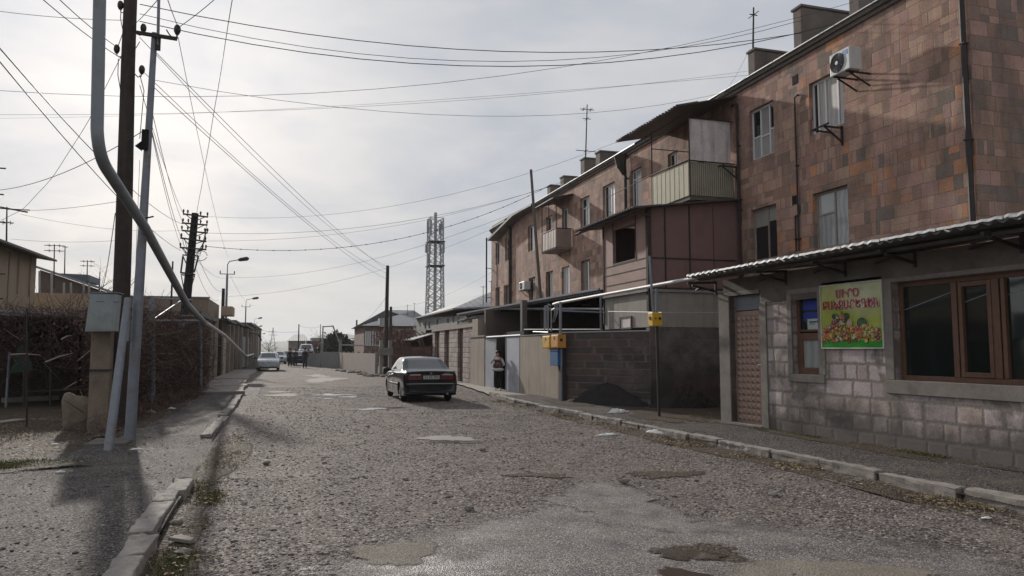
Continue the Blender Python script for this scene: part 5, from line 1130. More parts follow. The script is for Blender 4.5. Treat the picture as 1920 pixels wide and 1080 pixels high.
def tcorner(z, i):
    q = wb_+(wt_-wb_)*min(1, z/(TH*.72)); sx_, sy_ = ((-1,-1),(1,-1),(1,1),(-1,1))[i]; return Vector((TX+sx_*q, 120+sy_*q, z))
zs = np.linspace(0, TH, 17)
mb = MB()
for i in range(4): mb.tube([tcorner(z, i) for z in zs], .10, 5)
mb.build('leg', M['steel_lt'], tw)
mb = MB()
for z0, z1 in zip(zs, zs[1:]):
    for i in range(4):
        j = (i+1) % 4; mb.tube([tcorner(z0,i),tcorner(z1,j)], .05, 4); mb.tube([tcorner(z0,j),tcorner(z1,i)], .05, 4); mb.tube([tcorner(z1,i),tcorner(z1,j)], .045, 4)
        m_ = (tcorner(z0,i)+tcorner(z0,j))/2; mb.tube([m_,(tcorner(z1,i)+tcorner(z1,j))/2], .03, 4)
o = mb.build('lattice', M['steel_lt'], tw)
for v_ in (455, 500):
    z = onY(816, v_, 120).z; mb = MB(); mb.box((TX-1.4,118.6,z),(TX+1.35,121.35,z+.15)); mb.build('platform', M['darkmetal'], tw)
for (u, v0, v1) in ((802,416,436),(808,412,440),(825,420,440),(828,416,430),(799,458,474),(806,456,476),(826,456,478),(832,454,474),(803,478,492)):
    a = onY(u, v0, 118.4); b = onY(u, v1, 118.4); mb = MB(); mb.box((a.x-.15,118.3,b.z),(a.x+.15,118.5,a.z)); mb.tube([(a.x,118.4,(a.z+b.z)/2),(TX+(.9 if a.x > TX else -.9),119.2,(a.z+b.z)/2)], .04, 4); mb.build('panel_antenna', M['steel'], tw)
mb = MB(); mb.tube([(TX,120,0),(TX,120,TH+1)], .25, 6); o = mb.build('cable_ladder', M['steel_lt'], tw)
def far_house(name, u0, u1, vt, vb, Y_, depth, wallm, label, roofm=None, rv=None, ridge=None, wins_=()):
    a = onY(u0, vb, Y_); b = onY(u1, vb, Y_); zt_ = onY((u0+u1)/2, vt, Y_).z; t = thing(name, label, 'house', (a.x, Y_, 0))
    mb = MB(); mb.box((a.x,Y_,0),(b.x,Y_+depth,zt_)); mb.build('wall', M[wallm], t)
    if roofm:
        zr = onY((u0+u1)/2, rv, Y_+depth/2).z; xm = .3*(b.x-a.x); mb = MB()
        mb.add([(a.x-.3,Y_-.4,zt_),(b.x+.3,Y_-.4,zt_),(b.x+.3,Y_+depth+.4,zt_),(a.x-.3,Y_+depth+.4,zt_),(a.x+xm,Y_+depth/2,zr),(b.x-xm*(ridge or 1),Y_+depth/2,zr)], [(0,1,5,4),(1,2,5),(2,3,4,5),(3,0,4),(0,3,2,1)]); mb.build('roof', M[roofm], t)
    for (wu0, wu1, wv0, wv1) in wins_:
        p = onY(wu0, wv0, Y_); q = onY(wu1, wv1, Y_); mb = MB(); mb.box((p.x,Y_-.04,q.z),(q.x,Y_,p.z)); mb.build('window', DK, t)
    return t
far_house('grey_far_house', 540.5, 577, 639, 658, 190, 16, 'greybrick', 'grey two-storey house with a pale hipped roof at the end of the street', 'tinroof_l', 627, .5, [(546,549,643,650),(553,556,643,650),(566,569,643,650)])
far_house('dark_shed', 574, 600, 639, 672, 120, 9, 'brickfill', 'dark brown shed by the road in front of the grey far house')
far_house('blue_shed', 597, 634, 650, 672, 105, 6, 'clothblack' if False else 'darkfence', 'low dark shed behind the grey panel fence')
far_house('pale_far_wall', 509, 545, 658, 671, 230, 8, 'greywall', 'pale green-grey wall closing the street far away')
far_house('pink_far_house', 640, 667, 638, 668, 150, 10, 'beige_dk', 'small brownish house between the evergreens and the far pole', 'tinroof', 634, 1)
far_house('long_far_roof', 585, 686, 634, 640, 260, 20, 'greywall', 'long pale roof on the skyline behind the evergreens', 'tinroof_l', 626, 1)
# pylon
a = onY(511, 655, 420); pt = onY(511, 614, 420).z; t = thing('power_pylon', 'faint lattice power pylon on the horizon over the street', 'pylon', (a.x,420,0)); mb = MB()
for s_ in (-1, 1): mb.tube([(a.x+s_*1.6,420,0),(a.x,420,pt)], .14, 4)
for z in np.linspace(1, pt*.9, 7): mb.tube([(a.x-1.6*(1-z/pt),420,z),(a.x+1.6*(1-(z+1)/pt),420,z+1.2)], .09, 4)
for z in (.7, .82): mb.tube([(a.x-2.4,420,pt*z),(a.x+2.4,420,pt*z)], .1, 4)
mb.build('lattice', M['steel'], t)

# ---- trees
def tree(name, x, y, h, cr, label, leafm, trunkm='wood_dark', n=2600, leaf=.14, bare=False, cone=False, seed=1, group=None):
    rd = random.Random(seed); t = thing(name, label, 'tree', (x, y, 0), group); mb = MB()
    mb.tube([(x,y,0),(x+.05*h*.2,y,h*.45),(x,y,h*.9)], [h*.022+.03,h*.014+.02,.015], 7)
    tips = []
    for i in range(26 if bare else 14):
        z = h*rd.uniform(.25,.85); a = rd.uniform(0,6.28); L = cr*rd.uniform(.6,1.1)*((1.15-z/h) if cone else 1); p = Vector((x,y,z)); q = p+Vector((math.cos(a)*L, math.sin(a)*L, L*rd.uniform(.3,.9)*(0.3 if cone else 1)))
        m_ = p.lerp(q,.5)+Vector((0,0,-.05*L)); mb.tube([p,m_,q], [.012*h**.8*.4+.008,.012,.006], 4); tips.append(q); tips.append(m_)
        if bare:
            for k in range(7): r_ = m_.lerp(q, rd.random()); e = r_+Vector((rd.uniform(-1,1),rd.uniform(-1,1),rd.uniform(.1,1)))*L*.35; mb.tube([r_,e], [.008,.003], 3)
    mb.build('trunk', M[trunkm], t)
    if bare: return t
    P = []; 
    for i in range(n):
        c = rd.choice(tips); s_ = cr*.28; P.append((c.x+rd.gauss(0,s_), c.y+rd.gauss(0,s_), max(.3,c.z+rd.gauss(0,s_*.8))))
    P = np.array(P); nn = len(P); d1 = rng.normal(0,1,(nn,3)); d1 /= np.linalg.norm(d1,axis=1)[:,None]; d2 = np.cross(d1, rng.normal(0,1,(nn,3))); d2 /= np.linalg.norm(d2,axis=1)[:,None]
    L = leaf*rng.uniform(.5,1.3,(nn,1)); V = np.stack([P-d1*L,P-d2*L*.4,P+d1*L,P+d2*L*.4],1).reshape(-1,3); npmesh('crown', V, np.arange(nn*4).reshape(-1,4), M[leafm], t); return t
for i, (u, Y_, vt, cr, sd_, lb) in enumerate([(632,100,622,1.3,3,'dark evergreen right of the far pole, tallest of the clump'),(620,104,632,1.4,4,'dark evergreen left of the tallest one'),(645,98,634,1.2,5,'low dark evergreen at the right end of the clump')]):
    tp = onY(u, vt, Y_); tree('evergreen_tree', tp.x, Y_, tp.z, cr, lb, 'evergreen', n=2200, leaf=.28, cone=True, seed=sd_, group='evergreens behind the panel fence')
for i, (u, Y_, vt, lb) in enumerate([(598,118,622,'bare pale tree rising over the dark far shed'),(504,120,640,'bare tree beside the far garages on the left'),]):
    tp = onY(u, vt, Y_); tree('bare_tree', tp.x, Y_, tp.z, 1.6, lb, 'vine', trunkm='twig_pale' if i == 0 else 'twig', bare=True, seed=20+i)

# ================================================================== LEFT SIDE
# vine-covered fence along the pavement
def fence_line(Y): return float(np.interp(Y, [16.6, 21.7, 28.7, 33], [-3.75, -3.55, -3.0, -3.1]))
vf = thing('vine_fence', 'tall wire fence smothered in dead dark vines along the left pavement', 'fence', (-3.5, 17, 0))
for (u, v0, v1, Y_, r) in ((285,558,765,22.6,.085),(376,598,742,28.6,.06),(340,600,671,30.5,.075),(247,600,780,19.0,.03)):
    a = onY(u, v0, Y_); b = onY(u-(6 if u == 340 else 0), v1, Y_); mb = MB(); mb.tube([(b.x,Y_,max(0,b.z) if u == 340 else 0), a], r, 8); mb.build('post', M['steel'], vf)
mb = MB(); a = onY(285,601,22.6); b = onY(383,601,28.6); mb.tube([a, b], .035, 6); mb.tube([onY(285,559,22.6), onY(360,562,28)], .03, 6); mb.tube([onY(286,600,22.6), onY(345,560,26)], .022, 6); mb.tube([onY(340,592,28), onY(376,592,28.6)], .03, 6); mb.build('rail', M['steel'], vf)
pts_ = [(fence_line(y), y) for y in np.linspace(17, 33, 9)]
mb = MB()
for (x0, y0), (x1, y1) in zip(pts_, pts_[1:]): mb.add([(x0-.25,y0,0),(x1-.25,y1,0),(x1-.25,y1,1.9),(x0-.25,y0,1.9),(x0-.3,y0,0),(x1-.3,y1,0),(x1-.3,y1,1.9),(x0-.3,y0,1.9)], [(0,1,2,3),(7,6,5,4),(3,2,6,7)])
mb.build('light_block_backing', M['darkfence'], vf)  # dark sheet added behind the vines to block light
def vine_s(n):
    y = 16.8+16*rng.random(n); x = np.interp(y, [16.6,21.7,28.7,33], [-3.75,-3.55,-3.0,-3.1])+rng.normal(-.08,.13,n); top = 2.45+.22*np.sin(y*2.1)+.12*np.sin(y*5.3)+.35*rng.random(n)**5
    return np.stack([x, y, top*rng.random(n)**.8], 1)
twig_cloud('vine', 15000, vine_s, .26, .005, M['twig'], None, 'stuff', .0, vf)
twig_cloud('vine_stems', 900, vine_s, 1.0, .009, M['twig'], None, 'stuff', .3, vf); twig_cloud('vine_stems', 260, vine_s, .6, .008, M['twig_pale'], None, 'stuff', .2, vf)
twig_cloud('vine_leaves', 9000, vine_s, .05, .018, M['vine'], None, 'stuff', -.3, vf)
def litter_s(n):
    y = 15.5+13*rng.random(n); x = np.interp(y, [15,28], [-3.35,-2.85])+rng.normal(0,.15,n); return np.stack([x,y,.06+.35*rng.random(n)**2.5],1)
twig_cloud('dry_weeds', 5000, litter_s, .14, .004, M['vine'], 'dry brown weeds at the foot of the vine fence', up=.6)
# pergola shed with vines at the back of the yard
pg = thing('vine_pergola', 'low dark pergola shed overgrown with dead vines behind the left yard', 'pergola', (-12, 22, 0))
mb = MB(); mb.box((-15,27.2,0),(-3.6,27.3,2.7)); mb.build('light_block_wall', M['darkfence'], pg)  # dark wall added at the back of the pergola vines to stop light
zp = onY(80, 589, 24.2).z
mb = MB(); mb.add([(-15,23.6,zp),(-3.9,23.6,zp-.1),(-3.6,27.2,zp),(-15,27.2,zp+.1)],[(0,1,2,3)]); mb.build('roof', M['darkfence'], pg, fixn=False)
mb = MB(); mb.beam(onY(-40,580,23.6), onY(150,593,23.9), .07); mb.build('rail', M['steel'], pg); mb = MB(); mb.beam(onY(-40,587,23.5), onY(150,596,23.8), .05); mb.build('rail', M['steel'], pg)
for u, m_ in ((12,'steel'),(46,'darkfence'),(95,'wood_dark'),(150,'wood_dark')):
    a = onY(u, 745, 24); b = onY(u+(6 if u == 12 else 0), 660 if u == 12 else 590, 24); mb = MB(); mb.tube([(a.x,24,0), b], .035, 6); mb.build('post', M[m_], pg)
def pv_s(n):
    k = n//3; A = np.stack([rng.uniform(-14,-3.7,k), np.full(k,27.1)-rng.random(k)*.4, 2.7*rng.random(k)],1)
    B = np.stack([rng.uniform(-14,-3.9,k), 23.6+3.5*rng.random(k), np.full(k,zp)+rng.normal(0,.12,k)],1)
    C = np.stack([rng.uniform(-14,-3.9,n-2*k), 23.55+rng.normal(0,.12,n-2*k), zp-1.6*rng.random(n-2*k)**2.2],1); return np.concatenate([A,B,C])
twig_cloud('vine', 11000, pv_s, .33, .007, M['twig'], None, 'stuff', .0, pg)
twig_cloud('vine_stems', 700, pv_s, 1.0, .009, M['twig'], None, 'stuff', .2, pg); twig_cloud('vine_stems', 120, pv_s, .6, .007, M['twig_pale'], None, 'stuff', .2, pg)
twig_cloud('vine_leaves', 7000, pv_s, .06, .022, M['vine'], None, 'stuff', -.3, pg)
mb = MB(); a = onY(18, 700, 25.5); b = onY(44, 640, 25.5); mb.poly([(a.x,25.5,a.z),(b.x+.3,25.5,a.z+.1),(b.x,25.5,b.z),(a.x+.15,25.5,b.z-.3)]); o = mb.build('green_tarp', M['green_tarp'], fixn=False)
sm = o.modifiers.new('s', 'SOLIDIFY'); sm.thickness = .02; tag(o, 'dull green tarpaulin hung inside the dark pergola', 'tarpaulin')
for i, (p0, p1) in enumerate((((85,679),(137,662)),((115,636),(135,629)),((20,665),(76,666)))):
    a = onY(*p0, 23.0); b = onY(*p1, 23.3); mb = MB(); mb.tube([a, a.lerp(b,.5)+Vector((0,0,.03)), b], [.025,.02,.01], 5); o = mb.build('dead_branch', M['twig_pale']); tag(o, ['long pale dead branch caught low in the pergola vines','short pale branch caught high in the pergola vines','pale stick lying across the dark pergola opening'][i], 'branch')
t = thing('rebar_post', 'thin black iron rod standing upright in the left yard', 'rod', tuple(gr(50,800))); b = gr(50,800); mb = MB(); mb.tube([b, onY(50.5,578,b.y)], .018, 6); mb.build('rod', M['darkmetal'], t)
# concrete edging of the yard
for i, (u0, v0, u1, v1, lb) in enumerate([(12,756,112,750,'pale concrete edging slab at the back of the yard'),(150,744,240,752,'pale concrete edging slab behind the pole stub'),(0,797,52,790,'short pale concrete slab lying in the left yard')]):
    a = gr(u0,v0); b = gr(u1,v1); d = (b-a).normalized(); nn = Vector((-d.y,d.x,0))*.3; mb = MB(); mb.prism([a,b,b+nn,a+nn],(0,0,.15 if i < 2 else .06)); o = mb.build('edging_slab', M['slab'], bevel=.02); tag(o, lb, 'slab')
# concrete boulder
mb = MB(); c = gr(147,808); V = [onY(u, v, c.y+.05) for u, v in ((118,806),(114,752),(120,737),(131,735),(140,741),(157,742),(171,752),(176,770),(175,808),(148,812))]
n = len(V); bk = [v+Vector((.05*random.uniform(-1,1), .5, random.uniform(-.1,.05))) for v in V]; ctr = sum(V, Vector())/n
mid = [ctr.lerp(v, .55)+Vector((random.uniform(-.05,.05), -.09, random.uniform(-.04,.04))) for v in V]
mb.v = [tuple(v) for v in V+bk+mid]; mb.f = [(i, (i+1) % n, n+(i+1) % n, n+i) for i in range(n)]+[(i, (i+1) % n, 2*n+(i+1) % n, 2*n+i) for i in range(n)]+[tuple(2*n+i for i in range(n)), tuple(n+i for i in range(n))]; mb.mi = [0]*len(mb.f)
o = mb.build('concrete_block', M['concrete_tan'], bevel=.03); tag(o, 'broken brown concrete block lying beside the pole stub', 'concrete block')
# big wooden pole and its stub
WPY = 16.6
lo = onY(222, 700, WPY); hi = onY(247, -40, WPY); top = hi+(hi-lo)*.25; base = lo+(lo-hi)*(lo.z/(hi.z-lo.z))
wp = thing('wooden_utility_pole', 'massive dark wooden utility pole tied to a concrete stub, largest on the left', 'utility pole', (base.x, base.y, 0))
mb = MB(); mb.tube([base, base.lerp(top,.33)+Vector((.01,0,0)), base.lerp(top,.66)+Vector((-.015,0,0)), top], [.175,.16,.135,.115], 14); mb.build('shaft', M['wood_dark'], wp, smooth=True)
st = onY(190, 700, 16.25); stt = onY(191, 618, 16.25); mb = MB(); mb.box((st.x-.175,16.1,-.05),(st.x+.17,16.4,stt.z)); mb.build('concrete_stub', M['concrete_tan'], wp, bevel=.015)
z = onY(190,693,16.25).z; mb = MB(); mb.box((st.x-.2,16.06,z-.02),(st.x+.62,16.09,z+.01)); mb.box((st.x-.2,16.06,z-.02),(st.x-.18,16.45,z+.01)); mb.build('binding_wire', M['wire'], wp)
def insul(u, v, Y_, parent, side=1, attach=None):
    p = onY(u, v, Y_); mb = MB(); mb.tube([p+Vector((0,0,-.09)), p+Vector((0,0,-.04)), p, p+Vector((0,0,.05)), p+Vector((0,0,.09))], [.03,.055,.062,.055,.03], 10); o = mb.build('insulator', M['ceramic'], parent, smooth=True)
    a = p+Vector((side*.10,0,-.02)); mb = MB(); mb.tube([p+Vector((0,0,-.06)), p+Vector((side*.01,0,-.14)), p+Vector((side*.07,0,-.16)), p+Vector((side*.13,0,-.1)), p+Vector((side*.18,0,-.02))], .012, 5); mb.build('hook', M['ceramic'], o)
insul(226,10,WPY,wp,1); insul(219,92,WPY,wp,1); insul(269,53,WPY,wp,-1); insul(266,131,WPY,wp,-1)
mb = MB()
for pts_ in ([(227,16),(226,35),(231,60),(222,85)],[(222,110),(221,140),(226,170)],[(262,78),(255,90),(248,96)],[(262,140),(270,170),(262,260)]): mb.tube([onY(u, v, WPY-.1) for u, v in pts_], .008, 4)
mb.build('jumper_wire', M['wire'], wp)
# meter cabinet on the stub
t = thing('meter_cabinet', 'large pale grey metal cabinet mounted on the concrete stub', 'cabinet', tuple(onY(192,585,15.8)))
a = onY(160,622,15.72); b = onY(218,551,15.72); mb = MB(); mb.add([(a.x-.01,15.72,a.z),(b.x,15.72,a.z+.01),(b.x+.03,15.72,b.z),(a.x+.05,15.72,b.z+.01),(a.x-.01,16.07,a.z),(b.x,16.07,a.z+.01),(b.x+.03,16.07,b.z),(a.x+.05,16.07,b.z+.01)],[(0,1,2,3),(7,6,5,4),(0,4,5,1),(1,5,6,2),(2,6,7,3),(3,7,4,0)]); mb.build('casing', M['boxgrey'], t, bevel=.012)
mb = MB(); mb.box((a.x+.05,15.712,a.z+.04),(b.x-.04,15.719,b.z-.04)); dd = mb.build('door', M['boxgrey'], t, bevel=.004)
mb = MB()
for k in range(2): mb.box((a.x+.16+k*.3,15.708,b.z-.16),(a.x+.30+k*.3,15.7115,b.z-.145))
mb.build('louvre', M['plaster_grey'], dd)
mb = MB(); mb.box((a.x+.02,15.70,b.z+.012),(b.x+.06,16.09,b.z+.03)); mb.build('lid', M['steel'], t)
# steel pole with a brace leg
SY = 14.36
sb0 = Vector((gr(243,830).x, SY, 0)); s1 = onY(290, 62, SY); s2 = onY(299, -60, SY)
sp = thing('steel_pole', 'leaning grey steel pole with a crossarm and a long brace leg', 'pole', tuple(sb0))
mb = MB(); mb.tube([sb0, sb0.lerp(s1,.33), sb0.lerp(s1,.66), s1], [.092,.085,.065,.05], 12); mb.build('shaft', M['steel'], sp, smooth=True)
mb = MB(); q = onY(296,85,SY-.06); mb.tube([q, s2+(s2-q)*.4], .026, 8); mb.build('extension_tube', M['steel'], sp)
mb = MB(); bb0 = gr(203,848); bq = onY(240, 560, 14.2); mb.tube([Vector((bb0.x,bb0.y,0)), bq], [.075,.06], 10); mb.build('brace_leg', M['steel'], sp, smooth=True)
mb = MB(); a = onY(256,61,SY-.08); b = onY(332,73,SY-.08); mb.beam(a, b, .05, .06); mb.beam(b, b+Vector((0,0,.14)), .02); mb.build('crossarm', M['darkmetal'], sp)
mb = MB(); mb.cbox(onY(297,80,SY-.05), (.07,.06,.28)); mb.build('clamp', M['darkmetal'], sp)
insul(332.5,56,SY-.08,sp,-1)
mb = MB(); c = onY(272,262,SY-.09); mb.cbox(c, (.11,.06,.36)); mb.prism([c+Vector((-.05,0,-.02)), c+Vector((-.16,0,-.12)), c+Vector((-.05,0,-.2))], (0,.05,0)); mb.build('clamp_wrap', M['black'], sp)
a = onY(229,640,14.15); b = onY(243,574,14.15); t = thing('junction_box', 'narrow grey box strapped to the steel pole beside the big cabinet', 'box', tuple(a)); mb = MB(); mb.box((a.x,14.1,a.z),(b.x,14.26,b.z)); mb.build('casing', M['boxgrey'], t, bevel=.008)
mb = MB(); c = gr(222,838); mb.box((c.x-.5,c.y-.05,.0),(c.x+.12,c.y+.75,.075)); o = mb.build('pole_footing', M['lintel'], bevel=.02); tag(o, 'square concrete footing around the foot of the steel brace leg', 'footing')
# big gas pipe
bend = onY(184, 292, 11.3); upx = onY(181, -60, 11.3)
mid1 = onY(272,427,SY-.22); mid2 = onY(350,570,20.5); mid3 = onY(383,604,28.4); far1 = onY(420,628,40); far2 = onY(462,668,62); far3 = Vector((far2.x-.6,90,far2.z))
gpL = thing('gas_main', 'thick grey gas pipe dropping, bending and running off down the left side', 'gas pipe', tuple(gr(376,742)))
up0 = onY(181.5, 255, 11.3)
def arc(a, b, c, n=7):
    return [a*(1-t)**2+b*2*t*(1-t)+c*t*t for t in np.linspace(0, 1, n)]
pp = [upx+Vector((-2.5,0,2.3)), upx+Vector((-.25,0,2.3))]+arc(upx+Vector((-.25,0,2.3)), upx+Vector((0,0,2.3)), upx+Vector((0,0,2.0)), 4)[1:]+arc(up0+Vector((0,0,.1)), bend, bend.lerp(mid1,.16))+[mid1]
mb = MB(); mb.tube(pp, .083, 16); mb.build('pipe_drop', M['pipegrey'], gpL, smooth=True)
mb = MB(); mb.tube([mid1, mid2, mid3], [.083,.083,.08], 14); mb.build('pipe_slope', M['pipegrey'], gpL, smooth=True)
mb = MB(); mb.tube([mid3, far1, far2, far3], .085, 10); mb.build('pipe_far', M['pipesilver'], gpL, smooth=True)
mb = MB(); c = onY(268,420,SY-.15); mb.tube([c+Vector((-.1,-.1,.06)), c+Vector((.1,-.1,.1)), c+Vector((.16,.0,.14))], .015, 5); mb.build('tie', M['darkmetal'], gpL)
# telephone pole with many crossarms
PYY = 33.0
t_top = onY(366, 400, PYY); t_low = onY(346, 600, PYY); tb = t_low+(t_low-t_top)*(t_low.z/(t_top.z-t_low.z))
tp_ = thing('telephone_pole', 'black leaning pole with five crossarms full of small insulators', 'utility pole', (tb.x, PYY, 0))
mb = MB(); mb.tube([tb, t_low, t_top], [.20,.19,.135], 12); mb.build('shaft', M['wood_black'], tp_)
for k, (ul, vl, ur, vr, pins) in enumerate([(343,401,390,407,(344,352,376,389)),(341,418,389,422,(343,353,376,388)),(341,432,389,437,(341,352,384,389)),(338,446,387,453,(340,374,385)),(337,464,387,468,(338,380,386))]):
    mb = MB(); a = onY(ul, vl, PYY-.22); b = onY(ur, vr, PYY-.22); mb.beam(a, b, .06, .06); um = (ul+ur)/2-2-k*1.6; mb.tube([a.lerp(b,.1), onY(um, vl+14, PYY-.2)], .018, 4); mb.tube([b.lerp(a,.1), onY(um, vl+14, PYY-.2)], .018, 4); arm = mb.build('crossarm', M['darkmetal'], tp_)
    for pu in pins:
        c = a.lerp(b, (pu-ul)/(ur-ul)); mb = MB(); mb.tube([c, c+Vector((0,0,.06)), c+Vector((0,0,.10)), c+Vector((0,0,.17)), c+Vector((0,0,.20))], [.015,.02,.04,.036,.015], 7); mb.build('insulator', M['ceramic'], arm)
mb = MB()
for (u0, u1) in ((343,339),(372,364)): mb.tube([onY(u0,480,PYY-.2), onY(u1,511,PYY-.2)], .035, 5)
mb.beam(onY(338,511,PYY-.22), onY(366,515,PYY-.22), .07); mb.beam(onY(339,515,PYY+.1), onY(365,518,PYY+.1), .05); mb.beam(onY(342,478,PYY-.2), onY(372,480,PYY-.2), .05)
mb.tube([onY(340,517,PYY-.2), onY(348,560,PYY-.1)], .02, 4); mb.tube([onY(365,517,PYY-.2), onY(352,560,PYY-.1)], .02, 4); mb.tube([onY(343,480,PYY-.2), onY(352,500,PYY-.15)], .02, 4)
mb.build('cable_cradle', M['darkmetal'], tp_)
mb = MB(); c = onY(374,470,PYY-.25)
mb.tube([c+Vector((.3*math.cos(a),0,.22*math.sin(a)-.2)) for a in np.linspace(0,6.0,14)], .012, 4)
for k in range(6):
    a = onY(340+6*(k % 3)*1.1, 440+8*k, PYY-.3); b = onY(352+4*k, 470+4*k, PYY-.25); mb.tube([a, a.lerp(b,.5)+Vector((0,0,-.18)), b], .01, 4)
    a = onY(388-2*k, 420+9*k, PYY-.3); b = onY(372-2*k, 470+3*k, PYY-.25); mb.tube([a, a.lerp(b,.5)+Vector((.1,0,-.1)), b], .01, 4)
mb.build('jumper_wire', M['wire'], tp_)
t = onY(324,490,30); mast((t.x,30,2.5), t, .04, 'antenna', 'plain dark rod rising beside the crossarmed pole', cat='rod')
tp = onY(419,541,56); pole('utility_pole', (onY(414,700,56).x,56,0), tp, .14, 'short black pole left of the nearest street lamp', 'wood_black')
# street lamps
def lamp(u, vt, uh, Y_, label, crossarm=True):
    p = onY(u, vt, Y_); x = p.x; zt_ = p.z; sc_ = zt_/8.5
    t = thing('street_lamp', label, 'street lamp', (x, Y_, 0), 'street lamps along the left pavement'); mb = MB()
    zc_ = zt_-1.15*sc_; mb.tube([(x,Y_,0),(x,Y_,zc_*.55),(x,Y_,zc_)], [.11,.09,.075], 9); mb.build('column', M['steel'], t)
    hx = onY(uh, vt, Y_).x; L = hx-x; mb = MB(); mb.tube([(x,Y_,zc_),(x,Y_,zt_-.35),(x+.12,Y_,zt_-.12),(x+.4*L,Y_,zt_-.02),(x+.55*L,Y_,zt_+.03)], .035, 7); mb.build('arm', M['steel'], t)
    mb = MB(); mb.tube([(x+.5*L,Y_,zt_+.0),(x+.6*L,Y_,zt_+.03),(x+.95*L,Y_,zt_+.12),(x+1.05*L,Y_,zt_+.14)], [.05,.13,.15,.06], 8); mb.build('lantern', M['darkmetal'], t)
    mb = MB(); mb.beam((x-.5,Y_,zc_+.05),(x+.5,Y_,zc_+.05),.05)
    for s_ in (-.48,.48): mb.tube([(x+s_,Y_,zc_+.05),(x+s_,Y_,zc_+.28)], .035, 6)
    mb.build('crossarm', M['darkmetal'], t); return t
lamp(427,487,465,57,'nearest and tallest street lamp on the left'); lamp(461.5,560,484,100,'second street lamp on the left, over the far garages')
lamp(477,597,491,150,'third street lamp on the left, much smaller'); lamp(480,612,491.5,190,'fourth tiny street lamp just right of the third'); lamp(489,626,497,240,'last and faintest street lamp by the far cars')
# beige house with sheet roof, terrace wall, brown block
bh_ = thing('beige_house', 'two-storey beige plastered house with a thin overhanging sheet roof at the left edge', 'house', (-11, 34, 0))
HX = -11.0; ya = onX(68,500,HX).y; zt_ = onX(68,480,HX).z
mb = MB(); mb.box((HX-9,28,0),(HX,ya,5.75)); mb.build('wall', M['beige'], bh_)
a = onX(-60,430,HX+.75); b = onX(107,491,HX+.75); mb = MB(); mb.prism([(HX+.75,a.y,a.z),(HX+.75,b.y,b.z),(HX+.75,b.y,b.z+.09),(HX+.75,a.y,a.z+.09)],(-8,0,1.2)); mb.build('roof', M['roof_dk'], bh_)
for u in (3,): 
    mb = MB(); y = onX(12,600,HX+.02).y; mb.box((HX,y-.05,2.6),(HX+.03,y+.05,5.6)); mb.build('batten', M['beige_dk'], bh_)
for u in (28, 50):
    y = onX(u,600,HX).y; mb = MB(); mb.tube([(HX+.05,y,3.9),(HX+.05,y,5.7)], .03, 6); mb.build('rail_post', M['beige'], bh_)
tr = thing('terrace_building', 'long low brown-beige plastered building with a railed terrace behind the vines', 'building', (-14, 41, 0))
TY = 41.0; zT = onY(300,558,TY).z; x1_ = onY(390,600,TY).x; zL = onY(100,552,TY).z
mb = MB(); mb.box((-24,TY,0),(x1_,TY+6.2,zT)); mb.build('wall', M['beige_dk'], tr)
mb = MB(); mb.box((-24,TY-.05,zT),(x1_+.05,TY+.1,zT+.08)); mb.build('coping', M['concrete'], tr)
mb = MB(); mb.box((-24,TY-.12,zT-1.3),(onY(172,600,TY).x,TY-.02,zT+.12)); mb.build('balcony_front', M['beige'], tr)
for u in (74,97,120,133,157,167):
    a = onY(u,553,TY-.1); b = onY(u,508 if u in (74,97) else 530,TY-.1); mb = MB(); mb.tube([a,b], .05, 6); mb.build('rail_post', M['steel_lt'], tr)
a = onY(75,506,TY+2); b = onY(206,551,TY+2); mb = MB(); mb.prism([(a.x,TY+2,a.z),(b.x,TY+2,b.z),(b.x,TY+2,zT),(a.x,TY+2,zT)],(0,4,0)); mb.build('lean_to_wall', M['brown_in'], tr)
mb = MB(); mb.prism([(a.x-.5,TY+1.7,a.z+.2),(b.x+.2,TY+1.7,b.z),(b.x+.2,TY+1.7,b.z+.12),(a.x-.5,TY+1.7,a.z+.32)],(0,5,0)); mb.build('lean_to_roof', M['tinroof'], tr)
a = onY(105,512,TY+8); b = onY(165,527,TY+8); mb = MB(); mb.prism([(a.x,TY+8,a.z),(b.x,TY+8,onY(165,515,TY+8).z),(b.x,TY+8,b.z),(a.x+1.4,TY+8,b.z)],(0,3,0)); mb.build('rear_roof', M['roof_bl'], tr)
sg = thing('street_garage', 'low dark lean-to with a pale sheet gate just past the vine fence', 'garage', (-3.4, 33, 0))
mb = MB(); mb.box((-8,33.2,0),(-3.55,TY-.1,2.95)); mb.build('wall', M['darkfence'], sg)
mb = MB(); mb.box((-8,33.0,2.96),(-3.4,TY+.0-.12,3.15)); mb.build('roof', M['roof_dk'], sg)
for (y0, y1, mt) in ((33.6,36.6,'cream_gate'),):
    M['cream_gate'] = corrug('cream_rusty_gate', (.42,.37,.30), .3, 1, rust=(.22,.14,.10), metal=0); mb = MB(); mb.box((-3.54,y0,.1),(-3.48,y1,2.5)); mb.build('gate', M[mt], sg)
mb = MB(); mb.box((-3.54,37.4,.1),(-3.44,38.8,2.6)); mb.build('gate_post', M['beige_dk'], sg)
mb = MB(); mb.box((-3.9,45,3.2),(-3.1,47,4.1)); 
